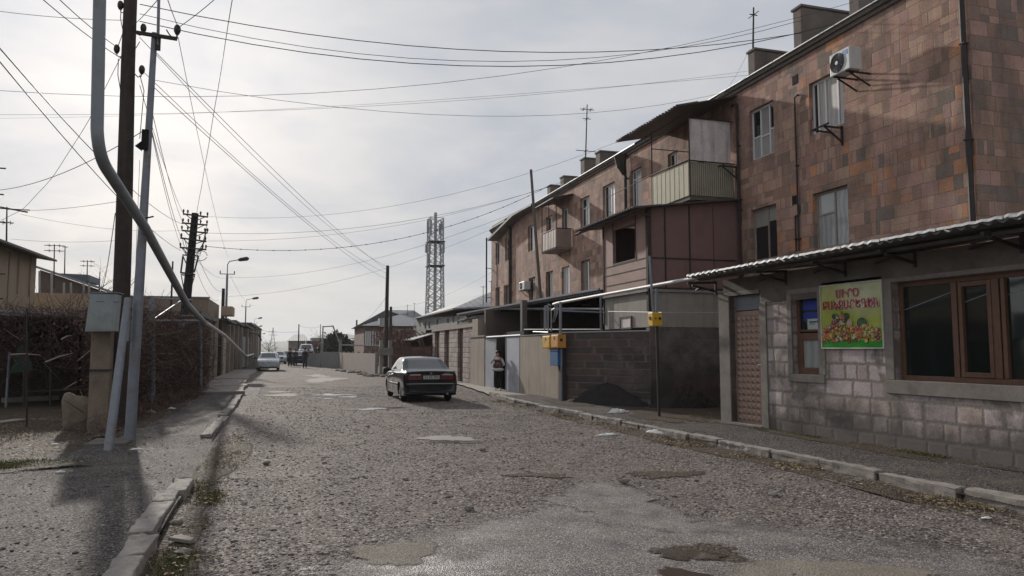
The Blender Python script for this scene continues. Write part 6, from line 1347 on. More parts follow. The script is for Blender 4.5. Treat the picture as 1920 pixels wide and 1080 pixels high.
for i, (y0, y1, x, h, mt, gm, lb) in enumerate([
  (47.5,55,-3.75,3.3,'darkfence','cream_gate','dark garage with a rusty cream gate below the short black pole'),
  (55.5,66,-3.8,3.5,'plaster_grey','darkmetal','grey garage with a dark metal gate behind the nearest lamp'),
  (66.5,80,-3.7,3.6,'darkfence','steel','dark garage with a grey gate beside the white car'),
  (81,98,-3.9,4.2,'greybrick','darkmetal','grey block garage past the white car'),
  (99,125,-4.2,4.6,'beige_dk','steel','last brown garage row at the far left')]):
    t = thing('street_garage', lb, 'garage', (x, y0, 0)); mb = MB(); mb.box((x-6,y0,0),(x,y1,h)); mb.build('wall', M[mt], t); mb = MB(); mb.box((x-6.2,y0-.1,h),(x+.35,y1,h+.14)); mb.build('roof', M['roof_dk'], t)
    for k in range(2):
        yy_ = y0+(y1-y0)*(.1+.48*k); mb = MB(); mb.box((x,yy_,.05),(x+.06,yy_+(y1-y0)*.3,h*.75)); mb.build('gate', M[gm], t)
        mb = MB(); mb.box((x,yy_+(y1-y0)*.33,.0),(x+.25,yy_+(y1-y0)*.38,h-.1)); mb.build('pillar', M['plaster'], t)
tp = thing('pipe_arch', 'dark pipe arch spanning above the far left garages', 'pipe', (-3.4,75,0)); mb = MB()
mb.tube([onY(432,620,60), onY(468,622,75), onY(484,626,88), onY(490,637,90)], .09, 6); mb.build('pipe', M['darkmetal'], tp)
a = onX(408,597,-3.2); mb = MB(); mb.box((-3.55,44.5,3.5),(-3.0,46.5,4.0)); o = mb.build('wall_cabinet', M['beige']); tag(o, 'small beige cabinet box high beside the short black pole', 'cabinet')
# rooftop antennas on the left
for (u, vb, vt, Y_, lb, arms) in ((12,462,388,34,'antenna on the beige house roof, nearest the left edge',((.6,.5,2),(.95,1.6,1))),(101,540,458,42,'double-armed antenna mast above the terrace lean-to',((.97,.9,2),(.85,.9,2))),(121,515,462,48,'thin bare antenna mast right of the double-armed one',((.98,.3,1),)),(163,530,488,50,'small cross-shaped antenna on the blue-grey roof',((.95,.8,2),(.75,.8,2)))):
    b = onY(u, vb, Y_); a = onY(u+1, vt, Y_); mast(b, a, .035, 'antenna', lb, arms)
tp = onY(188,488,52); t = tree('bare_tree', tp.x, 52, tp.z, 1.8, 'small bare tree between the terrace roof and the wooden pole', 'vine', trunkm='twig', bare=True, seed=31)
for i, (v, L) in enumerate(((316,8),(365,5),(387,40),(418,9),(514,8),(561,5))):
    pass
# antenna at the far left edge in front
t = thing('antenna', 'horizontal aerial arm poking in at the left picture edge', 'antenna', tuple(onY(-30,640,24))); mb = MB(); mb.tube([onY(-30,640,24), onY(-14,300,24)], .03, 6)
for (v0, v1, ur) in ((316,316,11),(365,365,7),(381,398,52),(417,417,10),(514,514,9),(561,560,6)): mb.tube([onY(-60,v0-4,24), onY(ur,v1,24)], .022, 5)
mb.build('aerial', M['darkmetal'], t)
for i, (u, v, lb) in enumerate([(922,530,'thin antenna just left of the apartment block end'),(907,540,'short antenna left of the apartment block end'),(765,575,'thin antenna on the hipped house roof, left one'),(778,572,'thin antenna on the hipped house roof, right one')]):
    Y_ = 52 if i < 2 else 84; a = onY(u-1, v-4, Y_); mast((a.x,Y_,a.z-2.6), a, .03, 'antenna', lb, ((.97,.4,1),))

# ================================================================== CARS
def catmull(P, n, mirror=False):
    P = np.array(P, float); m = len(P); out = []
    for i in range(m-1):
        p0 = P[max(i-1,0)]; p1 = P[i]; p2 = P[i+1]; p3 = P[min(i+2,m-1)] if not (mirror and i == m-2) else P[m-2]*np.array([1,-1,1])
        for t in np.linspace(0, 1, n, endpoint=False):
            out.append(.5*((2*p1)+(-p0+p2)*t+(2*p0-5*p1+4*p2-p3)*t*t+(-p0+3*p1-3*p2+p3)*t**3))
    out.append(P[-1]); return np.array(out)
# stations rear -> front; rows: underside, rocker, sill, mid, shoulder, belt, roof edge, roof centre  (x, y, z)
def stn(xs, ys, zs): return [(a, b, c) for a, b, c in zip(xs, ys, zs)]
CS = [
 stn([-2.15]*8, [.0]*8, [.34,.33,.36,.56,.82,.90,.93,.945]),
 stn([-2.16]*8, [.0,.45,.62,.70,.68,.64,.56,.0], [.34,.33,.36,.56,.82,.90,.93,.945]),
 stn([-2.19,-2.2,-2.2,-2.2,-2.17,-2.15,-2.12,-2.12], [.0,.66,.74,.77,.755,.71,.62,.0], [.30,.29,.34,.56,.83,.925,.955,.97]),
 stn([-2.1,-2.1,-2.1,-2.1,-2.05,-2.02,-2.0,-2.0], [.0,.72,.80,.83,.815,.765,.66,.0], [.24,.22,.30,.56,.84,.935,.968,.985]),
 stn([-1.8]*5+[-1.75,-1.72,-1.72], [.0,.74,.82,.845,.83,.785,.67,.0], [.2,.19,.28,.56,.85,.94,.975,.99]),
 stn([-1.5]*5+[-1.5,-1.42,-1.42], [.0,.74,.83,.85,.835,.785,.665,.0], [.2,.19,.28,.56,.855,.94,.985,1.0]),
 stn([-1.2]*5+[-1.28,-1.10,-1.10], [.0,.74,.83,.85,.835,.78,.635,.0], [.2,.19,.28,.56,.86,.94,1.13,1.15]),
 stn([-.9]*5+[-1.02,-.76,-.72], [.0,.74,.83,.85,.835,.78,.58,.0], [.2,.19,.28,.56,.86,.935,1.31,1.335]),
 stn([-.6]*5+[-.72,-.50,-.42], [.0,.74,.83,.85,.835,.78,.565,.0], [.2,.19,.28,.56,.86,.93,1.345,1.375]),
 stn([-.1]*5+[-.12,-.10,-.05], [.0,.74,.83,.85,.835,.78,.575,.0], [.2,.19,.28,.56,.86,.92,1.365,1.395]),
 stn([.4]*5+[.5,.35,.35], [.0,.74,.83,.85,.83,.775,.565,.0], [.2,.19,.28,.56,.85,.905,1.345,1.38]),
 stn([.7]*5+[.95,.56,.58], [.0,.74,.83,.85,.83,.77,.56,.0], [.2,.19,.28,.56,.84,.895,1.30,1.345]),
 stn([1.0]*5+[1.10,.86,.92], [.0,.74,.83,.85,.825,.765,.60,.0], [.2,.19,.28,.56,.83,.89,1.11,1.15]),
 stn([1.3]*5+[1.24,1.18,1.26], [.0,.74,.82,.845,.82,.76,.66,.0], [.2,.19,.28,.56,.82,.885,.925,.96]),
 stn([1.7]*8, [.0,.72,.81,.83,.80,.72,.62,.0], [.2,.2,.28,.56,.78,.845,.875,.89]),
 stn([2.05]*8, [.0,.66,.76,.79,.76,.68,.58,.0], [.24,.24,.32,.55,.72,.775,.80,.815]),
 stn([2.22]*8, [.0,.50,.60,.64,.62,.58,.50,.0], [.32,.34,.38,.54,.66,.69,.71,.72]),
 stn([2.24]*8, [.0]*8, [.32,.34,.38,.54,.66,.69,.71,.72]),
]
def make_car(label, loc, rz, sc=1.0, group=None, name='parked_car'):
    t = thing(name, label, 'car', (0, 0, 0), group)
    st = catmull([[c for p in s_ for c in p] for s_ in CS], 9); grid = []
    for row in st:
        pr_ = row.reshape(-1, 3); sec = catmull(pr_, 6)
        e_, c_ = pr_[-2], pr_[-1]
        for q_ in range(7):
            t_ = q_/6; a_ = 1-(1-t_)**2; sec[36+q_] = (e_[0]+(c_[0]-e_[0])*a_, e_[1]*(1-t_), e_[2]+(c_[2]-e_[2])*a_)
        grid.append(sec)
    grid = np.array(grid); ns, nr = grid.shape[:2]
    # sharpen the shoulder/belt line and glass base by keeping the control rows
    V = []; idx = {}
    for sgn in (1, -1):
        for i in range(ns):
            for j in range(nr):
                x, y, z = grid[i, j]; idx[(sgn, i, j)] = len(V); V.append((x, sgn*max(0, y), z))
    parts = {'body': [], 'glass': []}
    for sgn in (1, -1):
        for i in range(ns-1):
            for j in range(nr-1):
                q = [idx[(sgn,i,j)], idx[(sgn,i+1,j)], idx[(sgn,i+1,j+1)], idx[(sgn,i,j+1)]]
                c = np.mean([V[k] for k in q], axis=0); si, rj = i/9-1, j/6
                wheel = any((c[0]-wx)**2+(c[2]-.30)**2 < .335**2 for wx in (-1.32, 1.38)) and abs(c[1]) > .6
                if wheel: continue
                side = 5.12 < rj < 5.9 and 5.35 < si < 10.6 and not (7.93 < si < 8.12) and not (6.0 < si < 6.22)
                rear = rj > 6.12 and 4.12 < si < 5.95
                front = rj > 6.12 and 10.2 < si < 11.9
                parts['glass' if side or rear or front else 'body'].append(q)
    def emit(key, mat, nm):
        F = parts[key]; used = sorted({k for q in F for k in q}); mp = {k: n_ for n_, k in enumerate(used)}; mb = MB(); mb.v = [V[k] for k in used]; mb.f = [tuple(mp[k] for k in q) for q in F]; mb.mi = [0]*len(F)
        o = mb.build(nm, mat, t); me = o.data; bm = bmesh.new(); bm.from_mesh(me); bmesh.ops.remove_doubles(bm, verts=bm.verts, dist=.0005); bmesh.ops.recalc_face_normals(bm, faces=bm.faces); bm.to_mesh(me); bm.free()
        me.polygons.foreach_set('use_smooth', [True]*len(me.polygons)); return o
    body = emit('body', M['carpaint'], 'body'); emit('glass', M['carglass'], 'windows')
    mb = MB()   # inner wheel wells / floor
    mb.box((-1.75,-.70,.22),(1.85,.70,.62)); mb.build('underbody', M['trimblk'], t)
    for wx in (-1.32, 1.38):
        for sy in (-1, 1):
            mb = MB(); pr_ = [(.0,.20),(.03,.285),(.05,.305),(.15,.305),(.18,.285),(.2,.2)]; n = 28; vs = []
            for (yy_, r) in pr_:
                vs += [(wx+r*math.cos(a), sy*(.815-yy_), .305+r*math.sin(a)) for a in np.linspace(0, 2*math.pi, n+1)[:-1]]
            fs = [(k*n+i, k*n+(i+1) % n, (k+1)*n+(i+1) % n, (k+1)*n+i) for k in range(len(pr_)-1) for i in range(n)]+[tuple((len(pr_)-1)*n+i for i in range(n))]
            mb.add(vs, fs); wh = mb.build('wheel', M['rubber'], t, smooth=True)
            mb = MB(); mb.tube([(wx,sy*.80,.305),(wx,sy*.76,.305)], [.205,.19], 24, caps=True)
            ri = mb.build('rim', M['trimblk'], wh)
            mb = MB()
            for k in range(5):
                a = k*2*math.pi/5; mb.beam((wx,sy*.806,.305),(wx+.195*math.cos(a),sy*.806,.305+.195*math.sin(a)),.05,.02,up=(0,1,0))
            mb.tube([(wx,sy*.80,.305),(wx,sy*.82,.305)], .045, 12); mb.tube([(wx+.195*math.cos(a),sy*.803,.305+.195*math.sin(a)) for a in np.linspace(0,6.283,25)], .014, 5, caps=False)
            mb.build('spokes', M['rim'], wh)
    # rear details
    for sy in (-1, 1):
        mb = MB(); mb.add([(-2.215,sy*.30,.70),(-2.215,sy*.70,.69),(-2.205,sy*.70,.86),(-2.21,sy*.30,.87),(-2.17,sy*.30,.70),(-1.98,sy*.815,.69),(-1.96,sy*.80,.86),(-2.16,sy*.30,.87),(-2.14,sy*.775,.69),(-2.12,sy*.765,.86)],
            [(0,1,2,3),(1,8,9,2),(8,5,6,9),(0,4,5,8,1),(3,2,9,6,7),(0,3,7,4)]); tl = mb.build('taillight', M['taillight'], t, bevel=.01)
        mb = MB(); mb.box((-2.222,min(sy*.34,sy*.66),.835),(-2.212,max(sy*.34,sy*.66),.865)); mb.build('indicator_strip', M['lens_clear'], tl)
        mb = MB(); mb.add([(2.19,sy*.28,.56),(2.12,sy*.68,.56),(2.10,sy*.67,.70),(2.17,sy*.28,.71),(2.1,sy*.28,.56),(1.95,sy*.70,.56),(1.95,sy*.69,.70),(2.08,sy*.28,.71)],[(0,1,2,3),(7,6,5,4),(0,4,5,1),(1,5,6,2),(2,6,7,3),(3,7,4,0)]); mb.build('headlight', M['lens_clear'], t)
        mb = MB(); mb.ball((.62,sy*.96,.96),(.07,.12,.075),seg=10,rings=6); mb.beam((.66,sy*.78,.93),(.64,sy*.92,.95),.04); mb.build('mirror', M['trimblk'], t, smooth=True)
    mb = MB(); mb.box((-2.235,-.72,.535),(-2.2,.72,.565)); mb.box((-2.23,-.74,.56),(-2.205,.74,.572)); bp = mb.build('bumper_strip', M['trimblk'], t, bevel=.006)
    mb = MB(); mb.tube([(-2.14,-.80,.57),(-2.235,-.68,.575),(-2.245,0,.58),(-2.235,.68,.575),(-2.14,.80,.57)], .012, 6); mb.build('chrome_trim', M['rim'], bp)
    mb = MB(); mb.box((-2.232,-.25,.715),(-2.215,.25,.825)); pl_ = mb.build('licence_plate', M['plate'], t, bevel=.003)
    mb = MB(); mb.box((-2.218,-.29,.70),(-2.205,.29,.86)); mb.build('plate_recess', M['trimblk'], t)
    mb = MB(); mb.tube([(-2.18,0,.885),(-2.16,0,.888)], .035, 16); mb.build('round_badge', M['rim'], t)
    mb = MB()
    for k in range(4): mb.box((-2.185,-.58+k*.045,.885),(-2.17,-.55+k*.045,.905))
    mb.build('model_badge', M['rim'], t)
    mb = MB(); mb.tube([(-1.98,-.64,.962),(-2.165,-.63,.93),(-2.205,-.63,.70)], .004, 4); mb.tube([(-1.98,.64,.962),(-2.165,.63,.93),(-2.205,.63,.70)], .004, 4); mb.tube([(-2.218,-.7,.675),(-2.222,0,.675),(-2.218,.7,.675)], .004, 4)
    for (xx_, x2) in ((.75,.72),(-.18,-.16)): mb.tube([(xx_,.858,.30),(xx_,.868,.56),(x2,.85,.86),(x2,.79,.92)], .004, 4); mb.tube([(xx_,-.858,.30),(xx_,-.868,.56),(x2,-.85,.86),(x2,-.79,.92)], .004, 4)
    mb.build('panel_gap', M['black'], t)
    mb = MB()
    for sy in (-1, 1): mb.box((-.9,min(sy*.855,sy*.872),.50),(.95,max(sy*.855,sy*.872),.545))
    mb.build('side_moulding', M['trimblk'], t)
    mb = MB(); mb.tube([(-2.25,-.5,.27),(-2.0,-.5,.27)], .03, 10); mb.build('exhaust', M['rim'], t)
    # characters of the plate
    cu = bpy.data.curves.new('t', 'FONT'); cu.body = '33 SR 304'; cu.size = .1; cu.extrude = .001; cu.align_x = 'CENTER'; o = bpy.data.objects.new('t', cu); COL.objects.link(o); bpy.context.view_layer.update()
    me = bpy.data.meshes.new_from_object(o.evaluated_get(bpy.context.evaluated_depsgraph_get())); bpy.data.objects.remove(o)
    xs = [v.co.x for v in me.vertices]; sc_ = .43/(max(xs)-min(xs))
    for v in me.vertices: v.co = (-2.234-v.co.z, -v.co.x*sc_, .738+v.co.y*sc_*1.1)
    me.materials.clear(); me.materials.append(M['trimblk']); o = bpy.data.objects.new('plate_characters', me); COL.objects.link(o); o.parent = pl_
    t.location = loc; t.rotation_euler = (0, 0, rz); t.scale = (sc,)*3; return t
car = make_car('black-green saloon parked on the gravel facing away from the viewer', (4.14, 24.55, 0), R(91), .985)
def car_copy(loc, rz, label, mat, group='cars far down the street', scale=(1,1,1)):
    c = copy_tree(car); c.location = loc; c.rotation_euler = (0, 0, rz); c['label'] = label; c['group'] = group; c.scale = scale
    for ch in list(c.children):
        if ch.name.startswith('body'):
            ch.material_slots[0].link = 'OBJECT'; ch.material_slots[0].material = M[mat]
        if ch.name.startswith(('licence', 'model_badge', 'round_badge', 'panel_gap', 'plate_rec')):
            for g in list(ch.children): bpy.data.objects.remove(g)
            bpy.data.objects.remove(ch)
    return c
car_copy((-1.35,60.3,0), R(-90), 'pale silver saloon driving towards the viewer at the left kerb', 'carwhite')
p = onY(522,680,88); car_copy((p.x,88,0), R(-88), 'second pale saloon behind the silver one', 'carwhite')
p = onY(536,680,98); car_copy((p.x,98,0), R(-90), 'dark car in the middle of the far street', 'carblue')
p = onY(562,680,80); car_copy((p.x,80,0), R(85), 'dark car parked just left of the lone walker', 'carblue')
p = onY(574,676,92); car_copy((p.x,92,0), R(88), 'tall pale van roof above the far parked cars', 'carwhite', scale=(1,1.05,1.6))
p = onY(549,676,104); car_copy((p.x,104,0), R(90), 'farthest dull red car in the street', 'carred')

# ================================================================== PEOPLE
def skin_body(name, verts, edges, mat, parent, sub=2, root=0):
    me = bpy.data.meshes.new(name); off = rootloc(parent); me.from_pydata([Vector(v[:3])-off for v in verts], edges, []); o = bpy.data.objects.new(name, me); COL.objects.link(o); o.parent = parent
    me.materials.append(mat); m = o.modifiers.new('skin', 'SKIN'); m.use_smooth_shade = True
    for i, v in enumerate(verts):
        r = v[3]; r = r if isinstance(r, tuple) else (r, r); me.skin_vertices[0].data[i].radius = r; me.skin_vertices[0].data[i].use_root = (i == root)
    s_ = o.modifiers.new('sub', 'SUBSURF'); s_.levels = sub; s_.render_levels = sub; return o
def person(loc, H, label, facing, arms=('down','down'), coat='clothblack', legm='clothblack', detail=False, stride=.12, group=None):
    """facing: angle of the front direction; body one skinned surface, clothes and hair as children"""
    k = H/1.7; L = Vector(loc); f = Vector((math.cos(facing), math.sin(facing), 0)); rt = Vector((f.y, -f.x, 0))
    def P(a, b, z, r): q = L+rt*a*k+f*b*k; return (q.x, q.y, loc[2]+z*k, tuple(x*k for x in r) if isinstance(r, tuple) else r*k)
    t = thing('person', label, 'person', tuple(loc), group)
    v = [P(0,0,.93,(.14,.10)),P(0,0,1.12,(.125,.095)),P(0,.01,1.33,(.15,.10)),P(0,0,1.45,.06),P(0,.01,1.52,.052),P(0,.02,1.60,.09),P(0,.02,1.67,.07)]; e = [(0,1),(1,2),(2,3),(3,4),(4,5),(5,6)]
    for s_, ln in ((-1, stride), (1, -stride)):
        n = len(v); v += [P(s_*.09,0,.86,.085),P(s_*.10,ln*.5,.48,.06),P(s_*.10,ln,.09,.04),P(s_*.11,ln+.13,.035,(.04,.03))]; e += [(0,n),(n,n+1),(n+1,n+2),(n+2,n+3)]
    hands = []
    for s_, mode in ((-1, arms[0]), (1, arms[1])):
        n = len(v)
        if mode == 'down': pts_ = [(s_*.18,0,1.40,.05),(s_*.23,-.02,1.12,.04),(s_*.24,.04,.86,.03)]
        elif mode == 'face': pts_ = [(s_*.18,0,1.39,.05),(s_*.33,.07,1.18,.04),(s_*.12,.15,1.47,.03)]
        else: pts_ = [(s_*.18,0,1.39,.05),(s_*.27,.03,1.12,.042),(s_*.03,.22,1.03,.03)]
        v += [P(*p_) for p_ in pts_]; e += [(2,n),(n,n+1),(n+1,n+2)]; hands.append((pts_[-1], pts_[-2], s_))
    skin_body('body', v, e, M['skin'], t)
    # coat / trousers as shells following the body
    c = [P(0,0,.78,(.17,.13)),P(0,0,.88,(.175,.135)),P(0,0,1.10,(.16,.12)),P(0,.0,1.34,(.18,.12)),P(0,0,1.45,.09)]; ce = [(0,1),(1,2),(2,3),(3,4)]
    skin_body('jacket', c, ce, M[coat], t)
    for h in hands:
        n_ = h[2]; mode = arms[0] if n_ < 0 else arms[1]
        pts_ = {'down':[(n_*.15,0,1.38,.065),(n_*.23,-.02,1.12,.055),(n_*.24,.03,.92,.045)],'face':[(n_*.15,0,1.38,.065),(n_*.33,.07,1.18,.056),(n_*.17,.14,1.40,.045)],'hold':[(n_*.15,0,1.38,.065),(n_*.27,.03,1.12,.06),(n_*.10,.19,1.045,.05)]}[mode]
        skin_body('sleeve', [P(*p_) for p_ in pts_], [(0,1),(1,2)], M['clothwhite' if detail else coat], t)
    for s_, ln in ((-1, stride), (1, -stride)):
        skin_body('trouser_leg', [P(s_*.07,0,.98,.12),P(s_*.10,ln*.5,.48,.095),P(s_*.10,ln,.10,.085)], [(0,1),(1,2)], M[legm], t)
        skin_body('shoe', [P(s_*.10,ln-.04,.045,.045),P(s_*.11,ln+.15,.035,(.045,.035))], [(0,1)], M['clothwhite' if detail else 'trimblk'], t)
    mb = MB(); hc = L+f*(-.005*k); mb.ball((hc.x,hc.y,loc[2]+1.64*k),(.108*k,.108*k,.115*k),seg=14,rings=9,jit=.03); hr = mb.build('hair', M['hair'], t, smooth=True)
    if detail:
        fc = L+f*.068*k; mb = MB(); mb.ball((fc.x,fc.y,loc[2]+1.565*k),(.060*k,.055*k,.078*k),seg=14,rings=9); face = mb.build('face', M['skin'], t, smooth=True)
        for s_ in (-1, 1):
            q = L+f*.127*k+rt*s_*.028*k; mb = MB(); mb.ball((q.x,q.y,loc[2]+1.59*k),(.010*k,.008*k,.007*k),seg=8,rings=5); mb.build('eye', M['hair'], face)
            q = L+rt*s_*.078*k+f*.03*k; mb = MB(); mb.ball((q.x,q.y,loc[2]+1.58*k),(.012*k,.02*k,.028*k),seg=8,rings=5); mb.build('ear', M['skin'], face)
        q = L+f*.135*k; mb = MB(); mb.ball((q.x,q.y,loc[2]+1.565*k),(.012*k,.016*k,.02*k),seg=8,rings=5); mb.build('nose', M['skin'], face)
        q = L+f*.128*k; mb = MB(); mb.ball((q.x,q.y,loc[2]+1.53*k),(.022*k,.008*k,.006*k),seg=8,rings=5); mb.build('mouth', M['clothred'], face)
        for (h, el, s_) in hands:
            mode = arms[0] if s_ < 0 else arms[1]; b = Vector(P(*h)[:3]); a = Vector(P(*el)[:3]); d = (b-a).normalized(); sd_ = d.cross(f).normalized(); hv = [tuple(b)+(.028*k,), tuple(b+d*.07*k)+((.036*k,.018*k),)]
            skin_body('palm', hv, [(0,1)], M['skin'], t, 1)
            for q_ in range(4):
                o_ = sd_*(q_-1.5)*.02*k; L_ = (.062,.072,.067,.052)[q_]*k; cv = f*-.25 if mode != 'down' else Vector((0,0,0)); p0 = b+d*.08*k+o_; p1 = p0+(d+cv*.4)*L_*.55; p2 = p1+(d+cv*1.5)*L_*.5
                skin_body('finger', [tuple(p0)+(.009*k,), tuple(p1)+(.0085*k,), tuple(p2)+(.007*k,)], [(0,1),(1,2)], M['skin'], t, 1)
            p0 = b+d*.02*k+sd_*.035*k*s_; p1 = p0+(d*.6+sd_*s_*.6)*.035*k; p2 = p1+d*.03*k; skin_body('thumb', [tuple(p0)+(.011*k,), tuple(p1)+(.010*k,), tuple(p2)+(.008*k,)], [(0,1),(1,2)], M['skin'], t, 1)
    return t
pp_ = onX(936, 738, 7.72); PY_ = 27.6
per = person((7.72, PY_, .05), 1.47, 'dark-haired person in the open gateway holding a maroon bundle, one hand at the face', math.atan2(-PY_+4, -7.72+1.5), ('hold','face'), coat='clothblack', legm='clothblack', detail=True, stride=.04)
k = 1.47/1.7; f = Vector((-.27,-.96,0)); c = Vector((7.72,PY_,.05+1.08*k))+f*.2
mb = MB(); mb.ball(c, (.20,.11,.15), seg=14, rings=9, jit=.08); o = mb.build('bundle', M['clothred'], smooth=True); tag(o, 'maroon patterned bundle carried against the belly of the person at the gate', 'bundle')
mb = MB(); c2 = c+Vector((.0,-.02,-.14)); mb.ball(c2, (.24,.10,.07), seg=14, rings=7, jit=.1); o = mb.build('white_cloth', M['clothwhite'], smooth=True); tag(o, 'white cloth hanging under the maroon bundle held at the gate', 'cloth')
mb = MB(); mb.ball((7.72-.06,PY_-.1,.05+1.37*k), (.13,.06,.06), seg=12, rings=7); mb.build('collar', M['clothwhite'], per, smooth=True)
for i, (u, Y_, lb, H) in enumerate([(543.5,72,'far walker in black on the left of the group',1.7),(553.5,74,'far walker in grey beside the one on the left',1.65),(571.5,66,'lone far walker in dark blue at the right',1.72)]):
    p = onY(u, 690, Y_); person((p.x,Y_,0), H, lb, R(-90 if i < 2 else 90), coat=('clothblack','denim','clothblack')[i], legm=('clothblack','denim','denim')[i], group=None)

# ================================================================== OVERHEAD WIRES
def wire(a, b, sag, r, label, n=14, wob=0, pts=None, group='overhead wires'):
    a = Vector(a); b = Vector(b); P = []
    for i in range(n+1):
        t = i/n; p = a.lerp(b, t); p.z -= sag*4*t*(1-t)
        if wob: p.z += wob*math.sin(t*23); 
        P.append(p)
    mb = MB(); mb.tube(P, r*.74, 5); o = mb.build('overhead_wire', M['wire']); tag(o, label, 'wire', group); return o
bA = lambda u, v: onX(u, v, 12.4)
def oY(u, v, Y_): return onY(u, v, Y_)
WN = 0
TB = onY
wire(oY(262,8,16.6), bA(1502,62), .75, .013, 'upper of the two thick wires from the wooden pole to the apartment roof')
wire(oY(262,40,16.5), bA(1560,46), 1.0, .013, 'lower of the two thick wires from the wooden pole to the apartment roof')
wire(oY(262,26,16.5), bA(1503,38), 1.05, .009, 'short slack wire ending at the big chimney wall')
wire(oY(-30,168,18), bA(1600,4), .9, .007, 'long thin wire crossing below the thick pair to the roof edge')
wire(oY(0,20,17), bA(1640,5), .0, .004, 'faint taut wire at the top of the sky to the roof') if False else None
wire(oY(-30,17,18), oY(232,38,16.6), .05, .008, 'thin wire entering at the top left to the wooden pole')
wire(oY(288,150,14.4), bA(1392,165), .75, .006, 'faint slack wire from the steel pole towards the middle of the facade')
wire(oY(-20,215,19), bA(1412,132), .35, .005, 'faintest long wire crossing the sky at mid height')
wire(oY(437,-10,14), oY(369,398,32.8), .12, .011, 'wavy near-vertical cable hanging onto the crossarmed pole', wob=.03, n=30)
wire(oY(262,70,16.5), oY(725,500,45.4), .55, .009, 'upper wire from the wooden pole to the clamped black pole')
wire(oY(266,132,16.5), oY(724,512,45.4), .5, .009, 'middle wire from the wooden pole to the clamped black pole')
wire(oY(294,100,14.3), oY(724,505,45.4), .25, .009, 'wire from the steel pole crossarm to the clamped black pole')
wire(oY(290,165,14.3), oY(724,523,45.4), .35, .009, 'lowest wire from the steel pole to the clamped black pole')
wire(oY(-20,68,10), oY(342,420,32.8), .35, .011, 'upper diagonal wire from the left edge to the crossarmed pole')
wire(oY(-20,92,10), oY(339,470,32.8), .3, .011, 'lower diagonal wire from the left edge to the crossarmed pole')
wire(oY(70,-10,12), oY(232,112,16.6), .05, .010, 'left of two near wires dropping onto the wooden pole')
wire(oY(100,-12,12), oY(219,88,16.6), .04, .010, 'right of two near wires dropping onto the wooden pole')
wire(oY(-20,358,22), oY(274,242,14.4), .25, .010, 'slack wire rising from the left edge to the steel pole clamp')
wire(oY(226,108,16.6), oY(2,412,24), .7, .008, 'slack cable from the wooden pole down to the left house', wob=.02, n=24)
wire(oY(285,10,16.0), oY(300,-10,15.0), .0, .008, 'x') if False else None
wire(oY(256,42,16.5), oY(305,-12,12), .02, .009, 'short wire from the wooden pole up out of the frame')
wire(oY(334,52,14.3), oY(410,-8,12), .02, .009, 'short wire from the steel pole insulator up out of the frame')
wire(oY(312,-8,12), oY(334,50,14.3), .02, .009, 'second short wire onto the steel pole insulator')
wire(oY(334,70,14.3), oY(428,482,56), .5, .008, 'thin wire from the steel pole to the nearest street lamp')
wire(oY(262,160,16.5), oY(345,404,32.8), .2, .009, 'left of three wires from the wooden pole to the crossarmed pole')
wire(oY(283,200,14.5), oY(343,418,32.8), .2, .009, 'middle of three wires from the poles to the crossarmed pole')
wire(oY(284,242,14.4), oY(340,447,32.8), .15, .010, 'right of three wires from the poles to the crossarmed pole')
wire(oY(284,248,14.4), oY(341,465,32.8), .2, .008, 'lowest wire from the steel pole clamp to the crossarmed pole')
c = wire(oY(388,462,32.8), bA(1036,345), 1.25, .014, 'sagging beaded cable from the crossarmed pole to the apartment roof', n=30)
mb = MB()
a_, b_ = oY(388,462,32.8), bA(1036,345)
for i in range(1, 24):
    t_ = i/24; p = Vector(a_).lerp(Vector(b_), t_); p.z -= 1.25*4*t_*(1-t_); mb.ball(p, .03, seg=6, rings=4)
o = mb.build('cable_clip', M['wire'], c); o['kind'] = 'stuff'
wire(oY(387,437,32.8), bA(1090,330), .8, .009, 'upper thin wire from the crossarmed pole to the apartment roof')
wire(oY(387,452,32.8), bA(1060,338), .75, .007, 'lower thin wire from the crossarmed pole to the apartment roof')
wire(oY(388,406,32.8), bA(1250,228), 1.1, .007, 'highest slack wire between the crossarmed pole and the roof')
wire(oY(428,520,57), bA(1130,330), 1.2, .009, 'wire from the nearest street lamp up to the apartment roof')
wire(oY(428,556,57), oY(925,428,46.3), .9, .010, 'low wire from behind the nearest lamp to the far apartment corner')
wire(oY(432,517,57), oY(478,572,98), .7, .010, 'wire between the nearest and second street lamp')
wire(oY(371,480,33), oY(418,545,56), .5, .012, 'thick cable from the crossarmed pole to the short black pole')
wire(oY(368,505,33), oY(416,556,56), .7, .010, 'thin cable below the thick one to the short black pole')
wire(oY(371,490,33), oY(427,520,57), .3, .009, 'thin wire from the crossarmed pole to the nearest lamp')
wire(oY(40,395,24), oY(232,376,16.6), .05, .007, 'faint level wire left of the wooden pole')
wire(oY(40,402,26), oY(340,432,32.8), .2, .006, 'faint wire behind the wooden pole to the crossarmed pole')
wire(oY(20,448,34), oY(232,450,30), .1, .007, 'very low faint wire over the left roofs')
wire(oY(216,400,16.7), oY(187,545,30), .5, .012, 'cable hanging from the wooden pole behind the cabinet')
wire(oY(1405,92,17.5), bA(1330,190), .3, .006, 'thin wire from the roof rod down the facade')
wire(oY(262,300,16.6), oY(252,560,17), .1, .006, 'thin drop wire beside the wooden pole')
wire(oY(-40,222,40), bA(1414,140), .3, .006, 'faint wire across the brightest clouds')
wire(oY(480,618,110), oY(560,622,110), .2, .02, 'far wire between the lamps and the distant pole')
wire(oY(560,610,110), oY(601,612,120), .3, .02, 'far wire between two distant poles')
wire(oY(669,604,95), oY(722,560,46), .5, .012, 'wire from the far dark pole to the clamped black pole')
wire(oY(733,578,58), bA(930,505), .5, .010, 'wire from the shorter black pole to the apartment end')

